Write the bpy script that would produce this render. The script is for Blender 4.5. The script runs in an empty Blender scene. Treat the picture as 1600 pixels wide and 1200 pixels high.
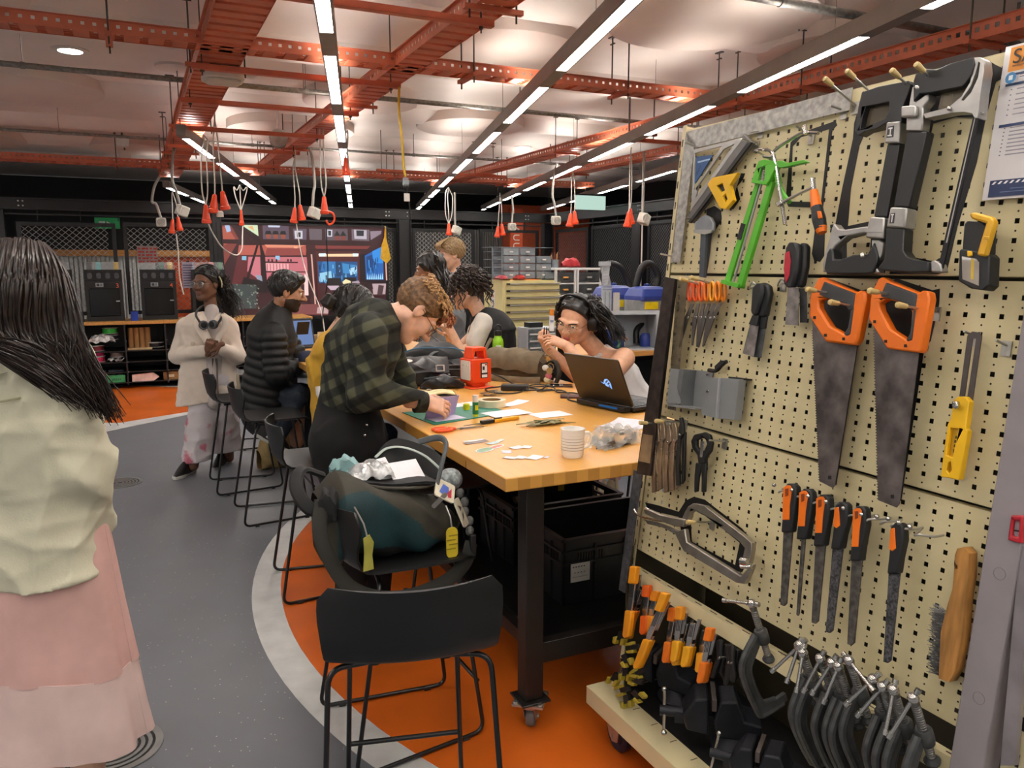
import bpy,bmesh,math,random
import numpy as np
from mathutils import Matrix,Vector,Euler
PI=math.pi
random.seed(7)
np.random.seed(7)
SC=bpy.context.scene
COL=SC.collection
cam_d=bpy.data.cameras.new('camera')
cam=bpy.data.objects.new('camera',cam_d)
COL.objects.link(cam)
cam.location=(0,0,1.62)
cam.rotation_euler=(math.radians(90-8.45),0,0)
cam_d.sensor_width=36
cam_d.lens=1240/1600*36
cam_d.clip_start=.02
cam_d.clip_end=100
SC.camera=cam
SC.view_settings.view_transform='Standard'
SC.view_settings.look='None'
SC.view_settings.gamma=1
SC.view_settings.use_curve_mapping=False
SC.view_settings.exposure=EXPOSURE=0.4
wd=bpy.data.worlds.new('world')
SC.world=wd
wd.use_nodes=True
wd.node_tree.nodes['Background'].inputs[0].default_value=(1,.96,.92,1)
wd.node_tree.nodes['Background'].inputs[1].default_value=.35
E_STRIP=36.0
E_UP=27.0
E_DOWN=30.0
E_SCREEN=1.0
TA=math.radians(-25.4)
TD=Vector((math.sin(TA),math.cos(TA),0))
TU=Vector((math.cos(TA),-math.sin(TA),0))
TC=Vector((-.020,2.420,0))
LA=math.radians(-10.8)
LD=Vector((math.sin(LA),math.cos(LA),0))
LU=Vector((math.cos(LA),-math.sin(LA),0))
def tw(u,v,z=0.):
 return TC+TU*u+TD*v+Vector((0,0,z))
def frame(o,x,y,z):
 M=Matrix.Identity(4)
 for i,a in enumerate((x,y,z)):
  for j in range(3):
   M[j][i]=a[j]
 for j in range(3):
  M[j][3]=o[j]
 return M
MT=frame(TC,TU,TD,Vector((0,0,1)))
ML=frame(Vector((0,0,0)),LU,LD,Vector((0,0,1)))
def at_table(u,v,z=0.,rot=0.):
 return MT@Matrix.Translation((u,v,z))@Matrix.Rotation(rot,4,'Z')
def at(x,y,z=0.,rot=0.):
 return Matrix.Translation((x,y,z))@Matrix.Rotation(rot,4,'Z')
MATS={}
def lin(h):
 h=h.lstrip('#')
 o=[]
 for i in(0,2,4):
  c=int(h[i:i+2],16)/255
  o.append(c/12.92 if c<=.04045 else((c+.055)/1.055)**2.4)
 return(*o,1)
def mat(name,hexc,rough=.5,metal=0.,var=.08,scale=12.,bump=0.,bscale=60.,hex2=None,alpha=1.,trans=0.,coat=0.,emit=0.,stretch=None,sheen=0.):
 if name in MATS:
  return MATS[name]
 m=bpy.data.materials.new(name)
 MATS[name]=m
 m.use_nodes=True
 nt=m.node_tree
 b=nt.nodes['Principled BSDF']
 c=lin(hexc)
 b.inputs['Base Color'].default_value=c
 b.inputs['Roughness'].default_value=rough
 b.inputs['Metallic'].default_value=metal
 b.inputs['Alpha'].default_value=alpha
 b.inputs['Transmission Weight'].default_value=trans
 b.inputs['Coat Weight'].default_value=coat
 b.inputs['Sheen Weight'].default_value=sheen
 if emit:
  b.inputs['Emission Color'].default_value=c
  b.inputs['Emission Strength'].default_value=emit
 tc=None
 if var or bump:
  tc=nt.nodes.new('ShaderNodeTexCoord')
  src=tc.outputs['Object']
  if stretch:
   mp=nt.nodes.new('ShaderNodeMapping')
   mp.inputs['Scale'].default_value=stretch
   nt.links.new(src,mp.inputs['Vector'])
   src=mp.outputs['Vector']
 if var:
  n=nt.nodes.new('ShaderNodeTexNoise')
  n.inputs['Scale'].default_value=scale
  n.inputs['Detail'].default_value=4
  nt.links.new(src,n.inputs['Vector'])
  r=nt.nodes.new('ShaderNodeValToRGB')
  c2=lin(hex2)if hex2 else tuple(min(1,x*(1+var*2))for x in c[:3])+(1,)
  c1=c if hex2 else tuple(x*(1-var*2)for x in c[:3])+(1,)
  r.color_ramp.elements[0].position=.35
  r.color_ramp.elements[1].position=.68
  r.color_ramp.elements[0].color=c1
  r.color_ramp.elements[1].color=c2
  nt.links.new(n.outputs['Fac'],r.inputs['Fac'])
  nt.links.new(r.outputs['Color'],b.inputs['Base Color'])
 if bump:
  n2=nt.nodes.new('ShaderNodeTexNoise')
  n2 .inputs['Scale'].default_value=bscale
  n2 .inputs['Detail'].default_value=3
  nt.links.new(src,n2 .inputs['Vector'])
  bp=nt.nodes.new('ShaderNodeBump')
  bp.inputs['Strength'].default_value=bump
  bp.inputs['Distance'].default_value=.004
  nt.links.new(n2 .outputs['Fac'],bp.inputs['Height'])
  nt.links.new(bp.outputs['Normal'],b.inputs['Normal'])
 return m
def emitter(name,hexc,strength):
 if name in MATS:
  return MATS[name]
 m=bpy.data.materials.new(name)
 MATS[name]=m
 m.use_nodes=True
 nt=m.node_tree
 nt.nodes.clear()
 e=nt.nodes.new('ShaderNodeEmission')
 e.inputs[0].default_value=lin(hexc)
 e.inputs[1].default_value=strength
 o=nt.nodes.new('ShaderNodeOutputMaterial')
 nt.links.new(e.outputs[0],o.inputs[0])
 return m
class G:
 def __init__(s):
  s.v,s.f,s.m=[],[],[]
 def add(s,vs,fs,mi=0,M=None):
  o=len(s.v)
  if M is not None:
   vs=[M@Vector(p)for p in vs]
  s.v.extend(tuple(p)for p in vs)
  s.f.extend(tuple(i+o for i in f)for f in fs)
  s.m.extend([mi]*len(fs))
  return s
 def box(s,c,d,M=None,mi=0,taper=1.):
  x,y,z=d[0]/2,d[1]/2,d[2]/2
  t=taper
  vs=[(c[0]+a*x*(t if k>0 else 1),c[1]+b*y*(t if k>0 else 1),c[2]+k*z)for k in(-1,1)for b in(-1,1)for a in(-1,1)]
  return s.add(vs,[(0,2,3,1),(4,5,7,6),(0,1,5,4),(2,6,7,3),(0,4,6,2),(1,3,7,5)],mi,M)
 def bar(s,p0,p1,w,h,mi=0,up=(0,0,1),M=None):
  p0,p1=Vector(p0),Vector(p1)
  y=(p1-p0)
  L=y.length
  y.normalize()
  up=Vector(up)
  if abs(y.dot(up))>.99:
   up=Vector((1,0,0))
  x=y.cross(up).normalized()
  z=x.cross(y)
  F=frame((p0+p1)/2,x,y,z)
  if M is not None:
   F=M@F
  return s.box((0,0,0),(w,L,h),F,mi)
 def tube(s,pts,r,n=8,mi=0,closed=False,M=None,flat=1.,up=None):
  P=[Vector(p)for p in pts]
  k=len(P)
  R=r if isinstance(r,(list,tuple))else[r]*k
  vs,fs=[],[]
  T=[]
  for i in range(k):
   if closed:
    t=P[(i+1)%k]-P[i-1]
   else:
    t=P[min(i+1,k-1)]-P[max(i-1,0)]
   T.append(t.normalized()if t.length>1e-9 else Vector((0,0,1)))
  ref=Vector(up)if up is not None else(Vector((0,0,1))if abs(T[0].z)<.9 else Vector((1,0,0)))
  a=(ref-T[0]*ref.dot(T[0])).normalized()
  for i in range(k):
   a=a-T[i]*a.dot(T[i])
   if a.length<1e-6:
    a=T[i].orthogonal()
   a.normalize()
   b=T[i].cross(a)
   for j in range(n):
    w=2*PI*j/n
    vs.append(P[i]+a*(R[i]*math.cos(w)*flat)+b*(R[i]*math.sin(w)))
  for i in range(k if closed else k-1):
   q=(i+1)%k
   for j in range(n):
    l=(j+1)%n
    fs.append((i*n+j,i*n+l,q*n+l,q*n+j))
  if not closed:
   fs.append(tuple(range(n-1,-1,-1)))
   fs.append(tuple((k-1)*n+j for j in range(n)))
  return s.add(vs,fs,mi,M)
 def cyl(s,p0,p1,r,n=16,mi=0,r1=None,M=None):
  return s.tube([p0,p1],[r,r if r1 is None else r1],n,mi,M=M)
 def lathe(s,prof,n=24,M=None,mi=0,arc=None):
  vs,fs=[],[]
  for(r,z)in prof:
   for j in range(n):
    a=2*PI*j/n
    vs.append((r*math.cos(a),r*math.sin(a),z))
  for i in range(len(prof)-1):
   for j in range(n):
    l=(j+1)%n
    fs.append((i*n+j,i*n+l,(i+1)*n+l,(i+1)*n+j))
  if prof[0][0]>1e-5:
   fs.append(tuple(range(n-1,-1,-1)))
  if prof[-1][0]>1e-5:
   fs.append(tuple((len(prof)-1)*n+j for j in range(n)))
  return s.add(vs,fs,mi,M)
 def prism(s,poly,z0,z1,M=None,mi=0,inset=0.):
  a=sum(poly[i-1][0]*poly[i][1]-poly[i][0]*poly[i-1][1]for i in range(len(poly)))
  if a<0:
   poly=poly[::-1]
  n=len(poly)
  vs=[(x,y,z0)for x,y in poly]+[(x,y,z1)for x,y in poly]
  fs=[tuple(range(n-1,-1,-1)),tuple(range(n,2*n))]
  fs+=[(i,(i+1)%n,n+(i+1)%n,n+i)for i in range(n)]
  return s.add(vs,fs,mi,M)
 def ring(s,outer,inner,z0,z1,M=None,mi=0):
  n=len(outer)
  vs=[(x,y,z0)for x,y in outer]+[(x,y,z0)for x,y in inner]+[(x,y,z1)for x,y in outer]+[(x,y,z1)for x,y in inner]
  fs=[]
  for i in range(n):
   j=(i+1)%n
   fs+=[(i,n+i,n+j,j),(2*n+i,2*n+j,3*n+j,3*n+i),(i,j,2*n+j,2*n+i),(n+j,n+i,3*n+i,3*n+j)]
  return s.add(vs,fs,mi,M)
 def ball(s,c,r,nu=12,nv=8,M=None,mi=0):
  r=r if isinstance(r,(tuple,list))else(r,r,r)
  vs=[(c[0],c[1],c[2]-r[2])]
  for i in range(1,nv):
   t=-PI/2+PI*i/nv
   for j in range(nu):
    a=2*PI*j/nu
    vs.append((c[0]+r[0]*math.cos(t)*math.cos(a),c[1]+r[1]*math.cos(t)*math.sin(a),c[2]+r[2]*math.sin(t)))
  vs.append((c[0],c[1],c[2]+r[2]))
  fs=[(0,1+(j+1)%nu,1+j)for j in range(nu)]
  for i in range(nv-2):
   for j in range(nu):
    l=(j+1)%nu
    o=1+i*nu
    fs.append((o+j,o+l,o+nu+l,o+nu+j))
  o=1+(nv-2)*nu
  fs+=[(o+j,o+(j+1)%nu,len(vs)-1)for j in range(nu)]
  return s.add(vs,fs,mi,M)
 def grid(s,fn,nu,nv,mi=0,M=None,thick=0.,wrap=False):
  P=[[Vector(fn(i/nu,j/nv))for j in range(nv+1)]for i in range(nu+1)]
  w=nv+1
  vs=[p for row in P for p in row]
  fs=[(i*w+j,(i+1)*w+j,(i+1)*w+j+1,i*w+j+1)for i in range(nu)for j in range(nv)]
  if thick:
   o=len(vs)
   low=[]
   for i in range(nu+1):
    for j in range(nv+1):
     du=P[min(i+1,nu)][j]-P[max(i-1,0)][j]
     dv=P[i][min(j+1,nv)]-P[i][max(j-1,0)]
     nn=du.cross(dv)
     if nn.length>1e-12:
      nn.normalize()
     low.append(P[i][j]-nn*thick)
   vs=vs+low
   fs+=[tuple(o+a for a in f[::-1])for f in list(fs)]
   for i in range(nu):
    for(a,b)in((i*w,(i+1)*w),((i+1)*w+nv,i*w+nv)):
     fs.append((b,a,o+a,o+b))
   for j in range(nv):
    for(a,b)in((j+1,j),(nu*w+j,nu*w+j+1)):
     fs.append((b,a,o+a,o+b))
  return s.add(vs,fs,mi,M)
def rrect(w,h,r,n=4,c=(0,0)):
 o=[]
 for(sx,sy,a0)in((1,1,0),(-1,1,90),(-1,-1,180),(1,-1,270)):
  for i in range(n+1):
   a=math.radians(a0+90*i/n)
   o.append((c[0]+sx*(w/2-r)+r*math.cos(a),c[1]+sy*(h/2-r)+r*math.sin(a)))
 return o
def circ(r,n=24,c=(0,0),ry=None):
 ry=r if ry is None else ry
 return[(c[0]+r*math.cos(2*PI*i/n),c[1]+ry*math.sin(2*PI*i/n))for i in range(n)]
def spline(pts,n=6,closed=False):
 P=[Vector(p)for p in pts]
 k=len(P)
 o=[]
 rng=range(k)if closed else range(k-1)
 for i in rng:
  p0=P[(i-1)%k]if closed or i>0 else P[0]*2-P[1]
  p1=P[i]
  p2=P[(i+1)%k]
  p3=P[(i+2)%k]if closed or i+2<k else P[-1]*2-P[-2]
  for j in range(n):
   t=j/n
   o.append(.5*((2*p1)+(p2-p0)*t+(2*p0-5*p1+4*p2-p3)*t*t+(3*p1-p0-3*p2+p3)*t**3))
 if not closed:
  o.append(P[-1])
 return o
def fillet(pts,r,n=5,closed=False):
 P=[Vector(p)for p in pts]
 o=[]
 k=len(P)
 for i in range(k):
  if not closed and i in(0,k-1):
   o.append(P[i])
   continue
  a,b,c=P[i-1],P[i],P[(i+1)%k]
  d1=min(r,(a-b).length*.45)
  d2=min(r,(c-b).length*.45)
  s,e=b+(a-b).normalized()*d1,b+(c-b).normalized()*d2
  for j in range(n+1):
   t=j/n
   o.append(s*(1-t)**2+b*2*t*(1-t)+e*t*t)
 return o
def mesh_of(name,g,mats,smooth=True,angle=38):
 me=bpy.data.meshes.new(name)
 me.from_pydata(g.v,[],g.f)
 for m in(mats if isinstance(mats,(list,tuple))else[mats]):
  me.materials.append(m)
 if len(me.materials)>1:
  me.polygons.foreach_set('material_index',g.m)
 if smooth:
  me.polygons.foreach_set('use_smooth',[True]*len(me.polygons))
  me.set_sharp_from_angle(angle=math.radians(angle))
 me.update()
 return me
def obj(name,g,mats,parent=None,smooth=True,bevel=0.,M=None,angle=38,label=None):
 me=g if isinstance(g,bpy.types.Mesh)else mesh_of(name,g,mats,smooth,angle)
 o=bpy.data.objects.new(name,me)
 COL.objects.link(o)
 if parent is not None:
  o.parent=parent
 if M is not None:
  o.matrix_local=M
 if bevel:
  b=o.modifiers.new('bevel','BEVEL')
  b.width=bevel
  b.segments=2
  b.limit_method='ANGLE'
  b.angle_limit=math.radians(40)
 if label:
  o['label']=label
 return o
def tag(o,label,cat,group=None,kind=None):
 o['label']=label
 o['category']=cat
 if group:
  o['group']=group
 if kind:
  o['kind']=kind
 return o
def thing(name,label,cat,M=None,group=None):
 o=bpy.data.objects.new(name,None)
 o.empty_display_size=.1
 COL.objects.link(o)
 if M is not None:
  o.matrix_world=M
 return tag(o,label,cat,group)
def struct(o):
 o['kind']='structure'
 return o
def dup(root,M,label=None,group=None):
 r=root.copy()
 COL.objects.link(r)
 r.matrix_world=M
 if label:
  r['label']=label
 if group:
  r['group']=group
 def kids(a,b):
  for ch in list(a.children):
   c=ch.copy()
   COL.objects.link(c)
   c.parent=b
   c.matrix_parent_inverse=ch.matrix_parent_inverse.copy()
   kids(ch,c)
 kids(root,r)
 return r
m_ceil=mat('ceiling_paint','eadfd7',.5,var=.02,scale=2)
m_disc=mat('ceiling_disc_paint','e2d2c8',.6,var=.02,scale=2)
m_black=mat('black_steel','141415',.45,var=.15)
m_dark=mat('dark_room','1a1b1d',.6,var=.1)
def floor_mat():
 m=mat('floor_vinyl','75777b',.38,var=0)
 nt=m.node_tree
 b=nt.nodes['Principled BSDF']
 tc=nt.nodes.new('ShaderNodeTexCoord')
 vo=nt.nodes.new('ShaderNodeTexVoronoi')
 vo.inputs['Scale'].default_value=70
 nt.links.new(tc.outputs['Object'],vo.inputs['Vector'])
 r=nt.nodes.new('ShaderNodeValToRGB')
 r.color_ramp.interpolation='CONSTANT'
 r.color_ramp.elements[0].color=(0,0,0,1)
 r.color_ramp.elements[1].position=.9
 r.color_ramp.elements[1].color=(1,1,1,1)
 sx=nt.nodes.new('ShaderNodeSeparateColor')
 nt.links.new(vo.outputs['Color'],sx.inputs[0])
 lt=nt.nodes.new('ShaderNodeMath')
 lt.operation='LESS_THAN'
 lt.inputs[1].default_value=.16
 nt.links.new(vo.outputs['Distance'],lt.inputs[0])
 nt.links.new(sx.outputs[0],r.inputs['Fac'])
 mu=nt.nodes.new('ShaderNodeMath')
 mu.operation='MULTIPLY'
 nt.links.new(r.outputs['Color'],mu.inputs[0])
 nt.links.new(lt.outputs[0],mu.inputs[1])
 no=nt.nodes.new('ShaderNodeTexNoise')
 no.inputs['Scale'].default_value=3
 nt.links.new(tc.outputs['Object'],no.inputs['Vector'])
 r2=nt.nodes.new('ShaderNodeValToRGB')
 r2 .color_ramp.elements[0].color=lin('64676d')
 r2 .color_ramp.elements[1].color=lin('70737a')
 nt.links.new(no.outputs['Fac'],r2 .inputs['Fac'])
 mx=nt.nodes.new('ShaderNodeMix')
 mx.data_type='RGBA'
 nt.links.new(mu.outputs[0],mx.inputs['Factor'])
 nt.links.new(r2 .outputs['Color'],mx.inputs['A'])
 mx.inputs['B'].default_value=lin('c9c8c4')
 nt.links.new(mx.outputs['Result'],b.inputs['Base Color'])
 return m
struct(obj('floor',G().box((0,0,-.05),(36,36,.1),M=MT@Matrix.Translation((1,5,0))),floor_mat()))
m_orange_floor=mat('orange_floor_vinyl','d4661f',.33,var=.07,scale=2.2,bump=.04,bscale=300)
m_white_floor=mat('white_floor_line','c9cac8',.4,var=.05,scale=9)
m_red_floor=mat('red_floor_vinyl','e0481c',.35,var=.04)
RC,RO,RI=Vector((1.80,4.71,0)),3.24,3.10
def island(r,cut):
 o=[]
 for i in range(160):
  a=2*PI*i/160
  p=RC+Vector((math.cos(a),math.sin(a),0))*r-TC
  u,v=p.dot(TU),p.dot(TD)
  o.append((min(u,cut),v))
 q=[o[0]]
 for p in o[1:]:
  if(Vector(p)-Vector(q[-1])).length>1e-3:
   q.append(p)
 return q
struct(obj('floor_marking',G().prism(island(RO,1.72),0,.0015,MT),m_white_floor,smooth=False))
struct(obj('floor_marking',G().prism(island(RI,1.62),.0005,.0030,MT),m_orange_floor,smooth=False))
def floor_poly(pts,z0,z1,m):
 struct(obj('floor_marking',G().prism(pts,z0,z1),m,smooth=False))
floor_poly([(-2.6,10.3),(-5.6,10.9),(-6.6,7.6),(-4.55,6.9),(-4.02,7.68),(-3.40,8.95),(-2.6,9.6)],0,.0015,m_white_floor)
floor_poly([(-2.8,10.25),(-5.3,10.75),(-5.6,8.9),(-4.9,8.22),(-4.10,8.13),(-3.58,8.85),(-2.8,9.45)],.0005,.003,m_orange_floor)
floor_poly([(-4.16,7.98),(-4.95,8.05),(-5.6,7.8),(-4.55,7.1),(-4.15,7.7)],.0005,.003,m_red_floor)
m_grille=mat('floor_grille_metal','8f9190',.35,.6,var=.05)
def floor_drain(u,v,label):
 t=thing('floor_vent',label,'vent',at_table(u,v,0),'round floor vents')
 obj('frame',G().ring(circ(.16,40),circ(.135,40),0,.004),m_grille,t)
 obj('plate',G().prism(circ(.1355,40),0,.001),m_black,t)
 for k in range(5):
  r=.125-k*.023
  obj('ring',G().ring(circ(r,32),circ(r-.013,32),.001,.0035),m_grille,t)
floor_drain(-1.18,.63,'round metal floor vent just behind the pink skirt hem')
floor_drain(-1.20,4.33,'small looking round floor vent on grey floor beside beige shirt')
floor_drain(-1.62,8.1,'grey oval looking floor vent on the orange field near the counter')
CZ=3.22
struct(obj('ceiling',G().box((1,5,CZ+.1),(36,36,.2),M=MT),m_ceil))
def ceiling_rib(v,w,h,lab):
 n=10
 prof=[(v-w/2,CZ+.01)]+[(v-w/2+w*i/n,CZ-h*math.sin(PI*i/n)**.6)for i in range(n+1)]+[(v+w/2,CZ+.01)]
 vs=[(u,p[0],p[1])for u in(-17,19)for p in prof]
 k=len(prof)
 fs=[(i,i+1,k+i+1,k+i)for i in range(k-1)]
 o=struct(obj('ceiling_rib',G().add(vs,fs,0,MT),m_ceil))
 return o
for v in(2.35,4.05,6.15,8.1,9.6,11.4):
 ceiling_rib(v,.55,.10,'')
for(u,v,r)in((-1.72,5.62,.60),(.62,6.75,.66),(2.25,5.70,.56),(2.15,1.75,.62),(3.35,1.95,.50),(-2.3,2.9,.9),(.9,4.95,.5),(-2.6,8.9,.6),(-.9,8.9,.5),(1.3,2.9,.55),(4.0,3.6,.5)):
 u,v,r=-1.02+1.063*(u+1.02),-2.2+1.063*(v+2.2),r*1.06
 g=G()
 M=at_table(u,v,CZ)
 g.lathe([(0,-.10),(r-.02,-.10),(r-.004,-.094),(r,-.08),(r,.01)],56,M)
 struct(obj('ceiling_disc',g,m_disc))
struct(obj('ceiling_disc',G().prism([(x,y)for x,y in rrect(.30,.30,.149,10)],-.02,.0,at_table(-.6,5.05,CZ)),m_disc))
struct(obj('wall_back',G().box((1,14.6,1.6),(30,.2,3.2),MT),m_dark))
struct(obj('wall_right',G().box((8.2,4,1.6),(.2,30,3.2),MT),m_dark))
m_house=mat('lamp_housing','8d8681',.45,.3,var=.03)
m_diff=emitter('lamp_diffuser','fffaf3',E_STRIP)
m_up=emitter('lamp_upward_slot','fff8f0',E_UP)
SZ=2.67
def strip_lamp(s,t0,t1,first,label,spans=None,cord=True):
 M=ML@Matrix.Translation((s,0,SZ))
 t=thing('linear_lamp',label,'lamp',M,'suspended linear lamps')
 w,h=.075,.085
 g=G()
 L,c=t1-t0,(t0+t1)/2
 g.box((-w/2+.004,c,h/2),(.008,L,h))
 g.box((w/2-.004,c,h/2),(.008,L,h))
 g.box((0,c,h*.55),(w-.016,L,.006))
 for e in(t0+.004,t1-.004):
  g.box((0,e,h/2),(w-.016,.008,h))
 segs=[]
 x=first
 while x<t1:
  a,b=max(x,t0+.02),min(x+1.22,t1-.02)
  if b-a>.1:
   segs.append((a,b))
  x+=1.632
 prev=t0+.008
 for(a,b)in segs+[(t1-.008,t1)]:
  if a-prev>.02:
   g.box((0,(prev+a)/2,.004),(w-.016,a-prev,.008))
  prev=b
 obj('housing',g,m_house,t,smooth=False)
 for(a,b)in segs:
  obj('diffuser',G().box((0,(a+b)/2,.005),(w-.017,b-a-.004,.006)),m_diff,t,smooth=False)
  obj('upward_slot',G().box((0,(a+b)/2,h*.55+.012),(w-.03,b-a-.2,.006)),m_up,t,smooth=False)
 y=t0+.4
 while y<t1:
  obj('suspension_wire',G().cyl((0,y,h*.55),(0,y,CZ-SZ),.0016,6),mat('steel_wire','6c6864',.4,.8,var=0),t)
  y+=2.448
 return t
strip_lamp(-.115,-4.0,15.2,2.68-3*1.632,'linear lamp row above the left edge of the video screen')
strip_lamp(1.11,-4.0,15.2,3.17-4*1.632,'long linear lamp row running across the middle of the ceiling')
strip_lamp(2.33,-4.0,15.2,3.50-4*1.632,'linear lamp row running over the tool board top edge')
strip_lamp(-1.39,7.05,14.4,7.24,'linear lamp row starting beneath the left cable ladder among hanging plugs')
strip_lamp(3.49,6.9,15.2,6.97,'linear lamp row farthest right, beside the top of the tool board')
strip_lamp(-2.52,11.6,14.4,11.75,'short dim linear lamp row above the printer counter at left')
strip_lamp(-2.62,-4.0,3.6,3.2-4*1.632,'linear lamp row above the left aisle',None)
strip_lamp(-3.85,-4.0,7.6,3.2-4*1.632,'added linear lamp row over the unseen left side of the hall')  # added lamp row out of view, brightens the left part of the ceiling
strip_lamp(-5.07,-4.0,10.6,3.2-4*1.632,'added linear lamp row farthest left over the hall, out of view')  # second unseen row, added to lift the ceiling at the far left
strip_lamp(3.55,-4.0,2.0,3.2-4*1.632,'linear lamp row behind the tool trolley')
m_tray=mat('orange_tray_paint','d07455',.42,var=.06,scale=6)
m_rod=mat('hanger_rod_steel','5a5651',.4,.7,var=.05)
m_galv=mat('galvanised_steel','8e8a84',.42,.75,var=.12,scale=40)
def rail(g,L,h,y0,side,pitch=.055):
 hz0,hz1=h*.42,h*.70
 g.box((y0,L/2,hz0/2),(.003,L,hz0))
 g.box((y0,L/2,(hz1+h)/2),(.003,L,h-hz1))
 n=int(L/pitch)
 d=(hz1-hz0)
 for i in range(n+1):
  a=i*pitch
  g.box((y0,a,(hz0+hz1)/2),(.003,pitch-d,d))
 g.box((y0+side*.008,L/2,h),(.019,L,.003))
def tray(M,L,w,label,h=.06,pitch=.12,slot=True):
 t=thing('cable_tray',label,'cable tray',M,'orange cable trays')
 for sgn in(-1,1):
  g=G()
  rail(g,L,h,sgn*w/2,sgn)
  obj('side_rail',g,m_tray,t,smooth=False)
 g=G()
 rr=random.Random(3)
 n=int(L/pitch)
 for i in range(n):
  y=(i+.5)*pitch
  g.box((0,y,.0045),(w-.004,pitch*.62,.003))
  g.box((0,y-pitch*.31,.010),(w-.004,.003,.012))
  g.box((0,y+pitch*.31,.010),(w-.004,.003,.012))
 for x in(-w*.42,-w*.14,w*.14,w*.42):
  g.box((x,L/2,.0155),(w*.13,L,.002))
 o=obj('tray_bed',g,m_tray,t,smooth=False)
 return t
TZ=2.82
def hanger(t,x,y,w,zt=CZ-TZ,low=-.06):
 for s_ in(-1,1):
  g=G()
  g.cyl((x+s_*(w/2+.03),y,low),(x+s_*(w/2+.03),y,zt),.005,6)
  g.box((x+s_*(w/2+.03),y,zt-.005),(.07,.03,.008))
  g.box((x+s_*(w/2+.03),y,zt-.05),(.05,.012,.008))
  obj('hanger_rod',g,m_rod,t)
 g=G()
 g.box((x,y,-.012),(w+.12,.035,.022))
 obj('hanger_channel',g,m_tray,t,smooth=False)
Rz90=Matrix.Rotation(-PI/2,4,'Z')
tA=tray(at_table(-4.0,2.72,TZ)@Rz90,8.1,.15,'narrow orange cable tray crossing the picture just beyond the pale beam',.065)
for y in(1.0,2.95,5.0,6.15,7.1):
 hanger(tA,0,y,.15)
tB=tray(at_table(-.47,-1.0,TZ),11.0,.25,'wide orange cable ladder tray running back above the people at left',.075)
for y in(2.2,4.1,6.4,8.2,9.3):
 hanger(tB,0,y,.25)
tC=tray(at_table(.59,-1.0,TZ),10.2,.18,'orange cable tray running diagonally over the middle, crossing the narrow one',.075)
for y in(2.4,4.9,7.4,9.2):
 hanger(tC,0,y,.18)
tD=tray(at_table(3.25,-1.5,TZ),4.3,.20,'orange cable tray passing right above the tool board',.09)
for y in(1.1,2.3,3.5):
 hanger(tD,0,y,.2)
tE=tray(at_table(3.25,2.85,TZ),6.6,.20,'orange cable tray beyond the crossing, right of the middle lamp row',.07)
for y in(1.2,2.6,4.8):
 hanger(tE,0,y,.2)
tF=tray(at_table(4.35,1.6,TZ),7.6,.20,'orange cable tray farthest right behind the lamp rows',.07)
for y in(1.7,3.2,5.5):
 hanger(tF,0,y,.2)
tG=tray(at_table(-5.0,8.72,TZ)@Rz90,10.5,.28,'far orange cable tray crossing in front of the back partition',.07)
for y in(2.0,3.9,5.6,7.3,9.0):
 hanger(tG,0,y,.28)
m_chan=mat('orange_channel_paint','cf6e50',.4,var=.05)
def channel_bar(u0,u1,v,z,label):
 M=at_table(u0,v,z)
 t=thing('channel_bar',label,'channel',M,'orange channel bars under the trays')
 L=u1-u0
 g=G()
 g.box((L/2,0,.003),(L,.041,.003))
 for s_ in(-1,1):
  g.box((L/2,s_*.019,.017),(L,.003,.03))
  g.box((L/2,s_*.014,.032),(L,.010,.003))
 obj('channel',g,m_chan,t,smooth=False)
 for x in(.06,L-.06):
  g=G()
  g.cyl((x,0,-.03),(x,0,CZ-z),.004,6)
  g.cyl((x,0,-.012),(x,0,0),.011,6)
  obj('threaded_rod',g,m_rod,t)
for(v,lab)in((1.43,'orange channel bar nearest, at the top of the picture under two trays'),(2.88,'orange channel bar second from the top, above the smoke sensor box'),(3.92,'orange channel bar just beyond the white access point under the left tray'),(5.12,'orange channel bar from which the long white cords fan out'),(6.25,'orange channel bar above the hanging orange plug cluster'),(7.5,'orange channel bar last but one before the far tray')):
 channel_bar(-.64,.60,v,2.735,lab)
channel_bar(3.05,4.5,4.05,2.735,'orange channel bar between the two right hand trays')
channel_bar(1.7,3.4,7.3,2.735,'orange channel bar over the drawer towers')
def conduit(v,u0,u1,z,r,label,dz=0.0):
 t=thing('conduit',label,'pipe',MT,'ceiling conduits')
 obj('pipe',G().cyl((u0,v,z),(u1,v,z+dz),r,12),m_galv,t)
 u=u0+.5
 while u<u1:
  g=G()
  g.ring(circ(r+.005,12),circ(r,12),-.014,.014,M=Matrix.Translation((u,v,z))@Matrix.Rotation(PI/2,4,'Y'))
  g.bar((u,v,z+r),(u,v,CZ),.02,.004)
  obj('pipe_clip',g,m_galv,t)
  u+=1.9
conduit(4.34,-4,5.5,2.97,.020,'grey ribbed ceiling conduit passing above the recessed downlight')
conduit(4.42,-.2,5.5,2.99,.012,'thin grey conduit beside the thicker ribbed one')
conduit(7.40,-4,5.5,2.97,.016,'thin grey conduit deeper in, above the hanging cords')
conduit(1.13,1.6,5.5,2.97,.024,'dark grey conduit at the top right over the lamps')
conduit(9.3,-3,5.0,2.9,.02,'far dark pipe close to the back partition')
m_white=mat('white_plastic','d8d4cd',.45,var=.03)
m_spot=emitter('downlight_glow','fff1df',E_DOWN)
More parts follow.
